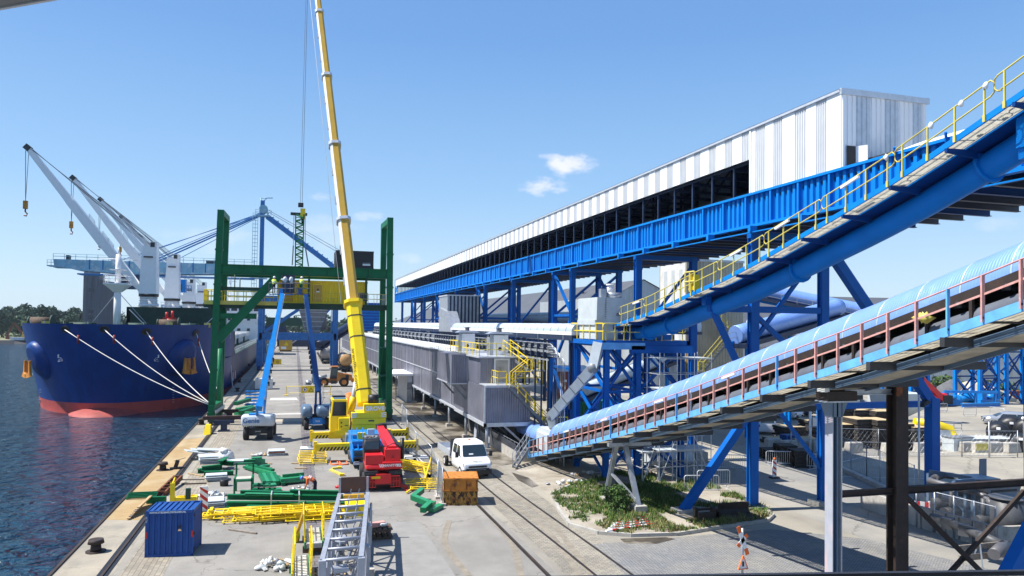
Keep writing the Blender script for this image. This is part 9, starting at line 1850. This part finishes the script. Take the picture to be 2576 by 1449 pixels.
# containers and wagons in the gap behind the lattice tower
a, z = at(1420,1085,y=70), at(1580,1085,y=70)
q = MB('green_dark'); q.m('green'); q.box(a[0],70,0,z[0],72.5,2.6); 
for k in range(16): x = a[0]+.2+k*(z[0]-a[0]-.4)/15; q.box(x-.06,69.94,.2,x+.06,70,2.4)
solo('green_container', q, 'dark green container standing behind the blue lattice tower', 'container')
a, z = at(1400,1010,y=92), at(1480,1010,y=92); q = MB('brown_shed'); q.box(a[0],92,0,z[0]+1,96,4.2); q.m('galv').poly([(a[0],91.8,4.2),(z[0]+1,91.8,4.2),(z[0]+1,96,4.8),(a[0],96,4.8)]); q.m('letter_white').box(a[0]+1,91.95,2.8,a[0]+1.4,92,3.1).box(z[0]-.6,91.95,2.8,z[0]-.2,92,3.1); solo('brown_hut', q, 'reddish brown hut seen through the blue lattice tower', 'hut')
# ---------------------------------------------------------------- weeds on the island
rg = random.Random(91)
def inpoly(x, y, P):
    c = False
    for (x1,y1),(x2,y2) in zip(P, P[1:]+P[:1]):
        if (y1 > y) != (y2 > y) and x < (x2-x1)*(y-y1)/(y2-y1)+x1: c = not c
    return c
bare = [at(px,py,z=.13)[:2] for px, py in ((1700,1300),(1760,1232),(1880,1225),(1905,1270),(1850,1295),(1760,1310))]
q = MB(); n = 0
from mathutils import noise as mnoise, Vector
while n < 4600:
    x, y = rg.uniform(13.8,26.3), rg.uniform(32.8,47.5)
    if not inpoly(x, y, isl): continue
    d = mnoise.noise(Vector((x*.55,y*.55,1.3))); 
    if inpoly(x, y, bare) and d < .2: continue
    edge = min(abs(y-33.2), 1.0)
    if d < -.34 or (y > 43.5 and d < .1) or (x < 14.6 and d < .05): continue
    n += 1; h = rg.uniform(.06,.25)*(1.0+.9*max(0,d)); dry = rg.random() < (.55 if y < 35.2 else .22)
    q.m('grass_b' if dry else rg.choice(['grass_a','grass_c','grass_a','leaf_b']))
    for k in range(5):
        a = rg.uniform(0,6.3); o = (x+rg.uniform(-.12,.12), y+rg.uniform(-.12,.12), .13); t = (o[0]+cos(a)*h*.6, o[1]+sin(a)*h*.6, .13+h); w_ = .03
        q.poly([add(o,(-w_*sin(a),w_*cos(a),0)), add(o,(w_*sin(a),-w_*cos(a),0)), t])
struct('weeds', q, 'stuff')
c = at(1562,1290,z=.13); q = MB(); leaves(q, (c[0],c[1]+.4,.75), (.95,.85,.75), 1500, .085, rg, ['leaf_a','leaf_b','grass_c']); q.m('bark')
for k in range(6): q.tube((c[0],c[1]+.4,.13),(c[0]+rg.uniform(-.5,.5),c[1]+.4+rg.uniform(-.5,.5),1.0),.02,4)
tag(q.build('bush', origin=(c[0],c[1],.13)), 'round dark green bush in the weeds under the old conveyor', 'bush')
# ---------------------------------------------------------------- people
def person(label, loc, rz, J, cloth, top_m, helmet):
    """J: joint -> position; one skinned body, clothing colours by region, helmet as a child"""
    t = thing('person', label, 'person', loc, rz)
    V, E, RD = [], [], []; idx = {}
    def v(n, p, r): idx[n] = len(V); V.append(p); RD.append(r); return idx[n]
    order = ['pelvis','spine','chest','neck','head0','head1']; rad = [.15,.14,.155,.062,.085,.095]
    for n, r in zip(order, rad): v(n, J[n], r)
    for a, b_ in zip(order, order[1:]): E.append((idx[a], idx[b_]))
    v('nose', add(J['head0'], mul(_n(J['face']), .105)), .018); E.append((idx['head0'], idx['nose']))
    for s_ in ('l', 'r'):
        for n, r in (('hip',.095),('knee',.065),('ankle',.048),('toe',.04)): v(n+s_, J[n+s_], r)
        E += [(idx['pelvis'],idx['hip'+s_]),(idx['hip'+s_],idx['knee'+s_]),(idx['knee'+s_],idx['ankle'+s_]),(idx['ankle'+s_],idx['toe'+s_])]
        for n, r in (('sho',.075),('elb',.05),('wri',.034),('palm',.040)): v(n+s_, J[n+s_], r)
        E += [(idx['chest'],idx['sho'+s_]),(idx['sho'+s_],idx['elb'+s_]),(idx['elb'+s_],idx['wri'+s_]),(idx['wri'+s_],idx['palm'+s_])]
        d = _n(sub(J['palm'+s_], J['elb'+s_])); sd = _n(cross(d, (.3,.9,.2)))
        for k in range(5):
            o = mul(sd, (k-1.5)*.02) if k < 4 else mul(sd, -.05); L_ = [.07,.085,.08,.06,.05][k]
            a = v('f%d%s' % (k, s_), add(add(J['palm'+s_], o), mul(d, .03 if k < 4 else .0)), .011); b_ = v('g%d%s' % (k, s_), add(add(J['palm'+s_], mul(o, 1.1)), add(mul(d, L_ if k < 4 else .03), (0,0,-.01))), .009)
            E += [(idx['palm'+s_], a), (a, b_)]
    me = bpy.data.meshes.new('body'); me.from_pydata(V, E, []); o = bpy.data.objects.new('body', me); C.objects.link(o)
    m = o.modifiers.new('skin', 'SKIN'); m.use_smooth_shade = True
    for sv, r in zip(me.skin_vertices[0].data, RD): sv.radius = (r, r)
    me.skin_vertices[0].data[0].use_root = True
    s2 = o.modifiers.new('sub', 'SUBSURF'); s2.levels = 1; s2.render_levels = 1
    bpy.context.view_layer.update()
    ev = o.evaluated_get(bpy.context.evaluated_depsgraph_get()); nm = bpy.data.meshes.new_from_object(ev); bpy.data.objects.remove(o)
    for n_ in ('skin', top_m, cloth, 'black'): nm.materials.append(MATS[n_])
    names = list(idx); 
    for p in nm.polygons:
        c = tuple(p.center); b_ = min(names, key=lambda k: dist(c, V[idx[k]])-.5*RD[idx[k]])
        p.material_index = 3 if b_[:3] in ('ank','toe') else 2 if b_[:3] in ('pel','hip','kne') else 1 if b_[:3] in ('spi','che','sho','elb') else 0
        p.use_smooth = True
    ob = bpy.data.objects.new('body', nm); C.objects.link(ob); ob.parent = t
    q = MB(helmet); q.smooth = True; up = _n(sub(J['head1'], J['head0'])); d, a, b_ = frame((0,0,0), up); hc = lerp(J['head0'], J['head1'], .5); rs = []
    for k in range(6): f = k/5; rs.append(q.ring(add(hc, mul(up, .16*f)), a, b_, .135*sqrt(max(0.02, 1-f*f)), 12))
    q.loft(rs, 12); q.smooth = False; q.hexa([add(hc, add(add(mul(_n(J['face']), u), mul(cross(up, _n(J['face'])), w_)), mul(up, z))) for z in (0,.02) for u, w_ in ((.08,-.1),(.2,-.06),(.2,.06),(.08,.1))]); q.build('helmet', t, local=True)
    q = MB('letter_white') if top_m == 'hivis_orange' else MB('letter_white'); 
    for f in (.35,.75): c = lerp(J['spine'], J['chest'], f); d, a, b_ = frame(J['spine'], J['chest']); k0 = q.ring(sub(c, mul(d,.02)), a, b_, .205, 14, .165); k1 = q.ring(add(c, mul(d,.02)), a, b_, .205, 14, .165); q.loft([k0, k1], 14, False)
    q.build('reflective_band', t, local=True); return t
BEND = dict(pelvis=(0,0,.92), spine=(-.2,0,1.06), chest=(-.42,0,1.13), neck=(-.56,0,1.14), head0=(-.68,0,1.10), head1=(-.78,0,1.12), face=(-.5,0,-1),
  hipl=(.02,.1,.86), kneel=(.02,.12,.48), anklel=(.08,.12,.09), toel=(-.1,.14,.05), hipr=(.02,-.1,.86), kneer=(-.03,-.12,.48), ankler=(.02,-.12,.09), toer=(-.16,-.14,.05),
  shol=(-.42,.2,1.1), elbl=(-.46,.24,.82), wril=(-.56,.18,.6), palml=(-.6,.16,.52), shor=(-.42,-.2,1.1), elbr=(-.44,-.24,.82), wrir=(-.55,-.18,.6), palmr=(-.59,-.16,.52))
c = gA(1682,748); person('worker in orange vest and blue helmet bending over the white scrap heap', c, R(-12), BEND, 'navy', 'hivis_orange', 'helmet_blue')
STAND = dict(pelvis=(0,0,.95), spine=(.02,0,1.12), chest=(.03,0,1.34), neck=(.04,0,1.5), head0=(.06,0,1.6), head1=(.06,0,1.68), face=(1,0,.1),
  hipl=(0,.1,.88), kneel=(.03,.11,.5), anklel=(0,.11,.09), toel=(.17,.13,.05), hipr=(0,-.1,.88), kneer=(.03,-.11,.5), ankler=(0,-.11,.09), toer=(.17,-.13,.05),
  shol=(.02,.2,1.4), elbl=(.12,.3,1.3), wril=(.3,.25,1.48), palml=(.36,.23,1.54), shor=(.02,-.2,1.4), elbr=(.1,-.27,1.15), wrir=(.3,-.2,1.2), palmr=(.37,-.18,1.24))
person('worker in yellow hi-vis in the left lift basket under the gantry beam', (K1[0]-.7, K1[1], K1[2]), R(60), STAND, 'navy', 'hivis', 'white')
person('worker in yellow hi-vis reaching up in the right lift basket', (K2[0]+.1, K2[1]-.1, K2[2]), R(40), STAND, 'green', 'hivis', 'white')
# ---------------------------------------------------------------- where the photographer stands
q = MB('felt'); a, z = at(1150,1468,z=9.62), at(2700,1446,z=9.62); d = _n((z[0]-a[0], z[1]-a[1], 0)); nrm = (d[1], -d[0], 0)
A2, Z2 = add(a, mul(d,-2)), add(z, mul(d,2)); w_ = 1.3
q.poly([A2, Z2, add(Z2, mul(nrm,w_)), add(A2, mul(nrm,w_))][::-1]); q.m('black')
e = mul(nrm, -.05); q.hexa([add(add(A2,e),(0,0,-.3)), add(add(Z2,e),(0,0,-.3)), add(Z2,(0,0,-.3)), add(A2,(0,0,-.3)), add(A2,e), add(Z2,e), add(Z2,(0,0,.012)), add(A2,(0,0,.012))])
q.m('concrete_dark').hexa([add(A2,(0,0,-.5)), add(Z2,(0,0,-.5)), add(add(Z2,mul(nrm,w_)),(0,0,-.5)), add(add(A2,mul(nrm,w_)),(0,0,-.5)), add(A2,(0,0,-.02)), add(Z2,(0,0,-.02)), add(add(Z2,mul(nrm,w_)),(0,0,-.02)), add(add(A2,mul(nrm,w_)),(0,0,-.02))])
solo('roof_parapet', q, 'grey felted parapet with a black edge strip along the bottom right of the picture', 'parapet')
p1, p2 = at(-40,27,z=12.2), at(140,-5,z=12.2); d = _n(sub(p2, p1)); o = _n(cross(d, (0,0,1))); o = o if o[1] < 0 else mul(o, -1)
q = MB('galv_dark'); A2, Z2 = add(p1, mul(d,-.6)), add(p2, mul(d,1.5)); q.hexa([A2, Z2, add(Z2, mul(o,.5)), add(A2, mul(o,.5)), add(A2,(0,0,.12)), add(Z2,(0,0,.12)), add(add(Z2,mul(o,.5)),(0,0,.12)), add(add(A2,mul(o,.5)),(0,0,.12))]); q.m('galv_bright').beam(A2, Z2, .02, .02)
solo('eave', q, 'dark grey metal eave crossing the top left picture corner', 'eave')
# ---------------------------------------------------------------- air
m = bpy.data.materials.new('haze_air'); m.use_nodes = True; N = m.node_tree.nodes; L = m.node_tree.links; N.remove(N['Principled BSDF'])
v = N.new('ShaderNodeVolumePrincipled'); v.inputs['Color'].default_value = (.72,.86,1,1); v.inputs['Density'].default_value = .00009; v.inputs['Anisotropy'].default_value = .2
L.new(v.outputs[0], N['Material Output'].inputs['Volume']); MATS['haze_air'] = m
hz = MB('haze_air').box(-3100,-400,-9,2600,2700,62); o = struct('haze', hz, 'stuff'); hz.fix(o)
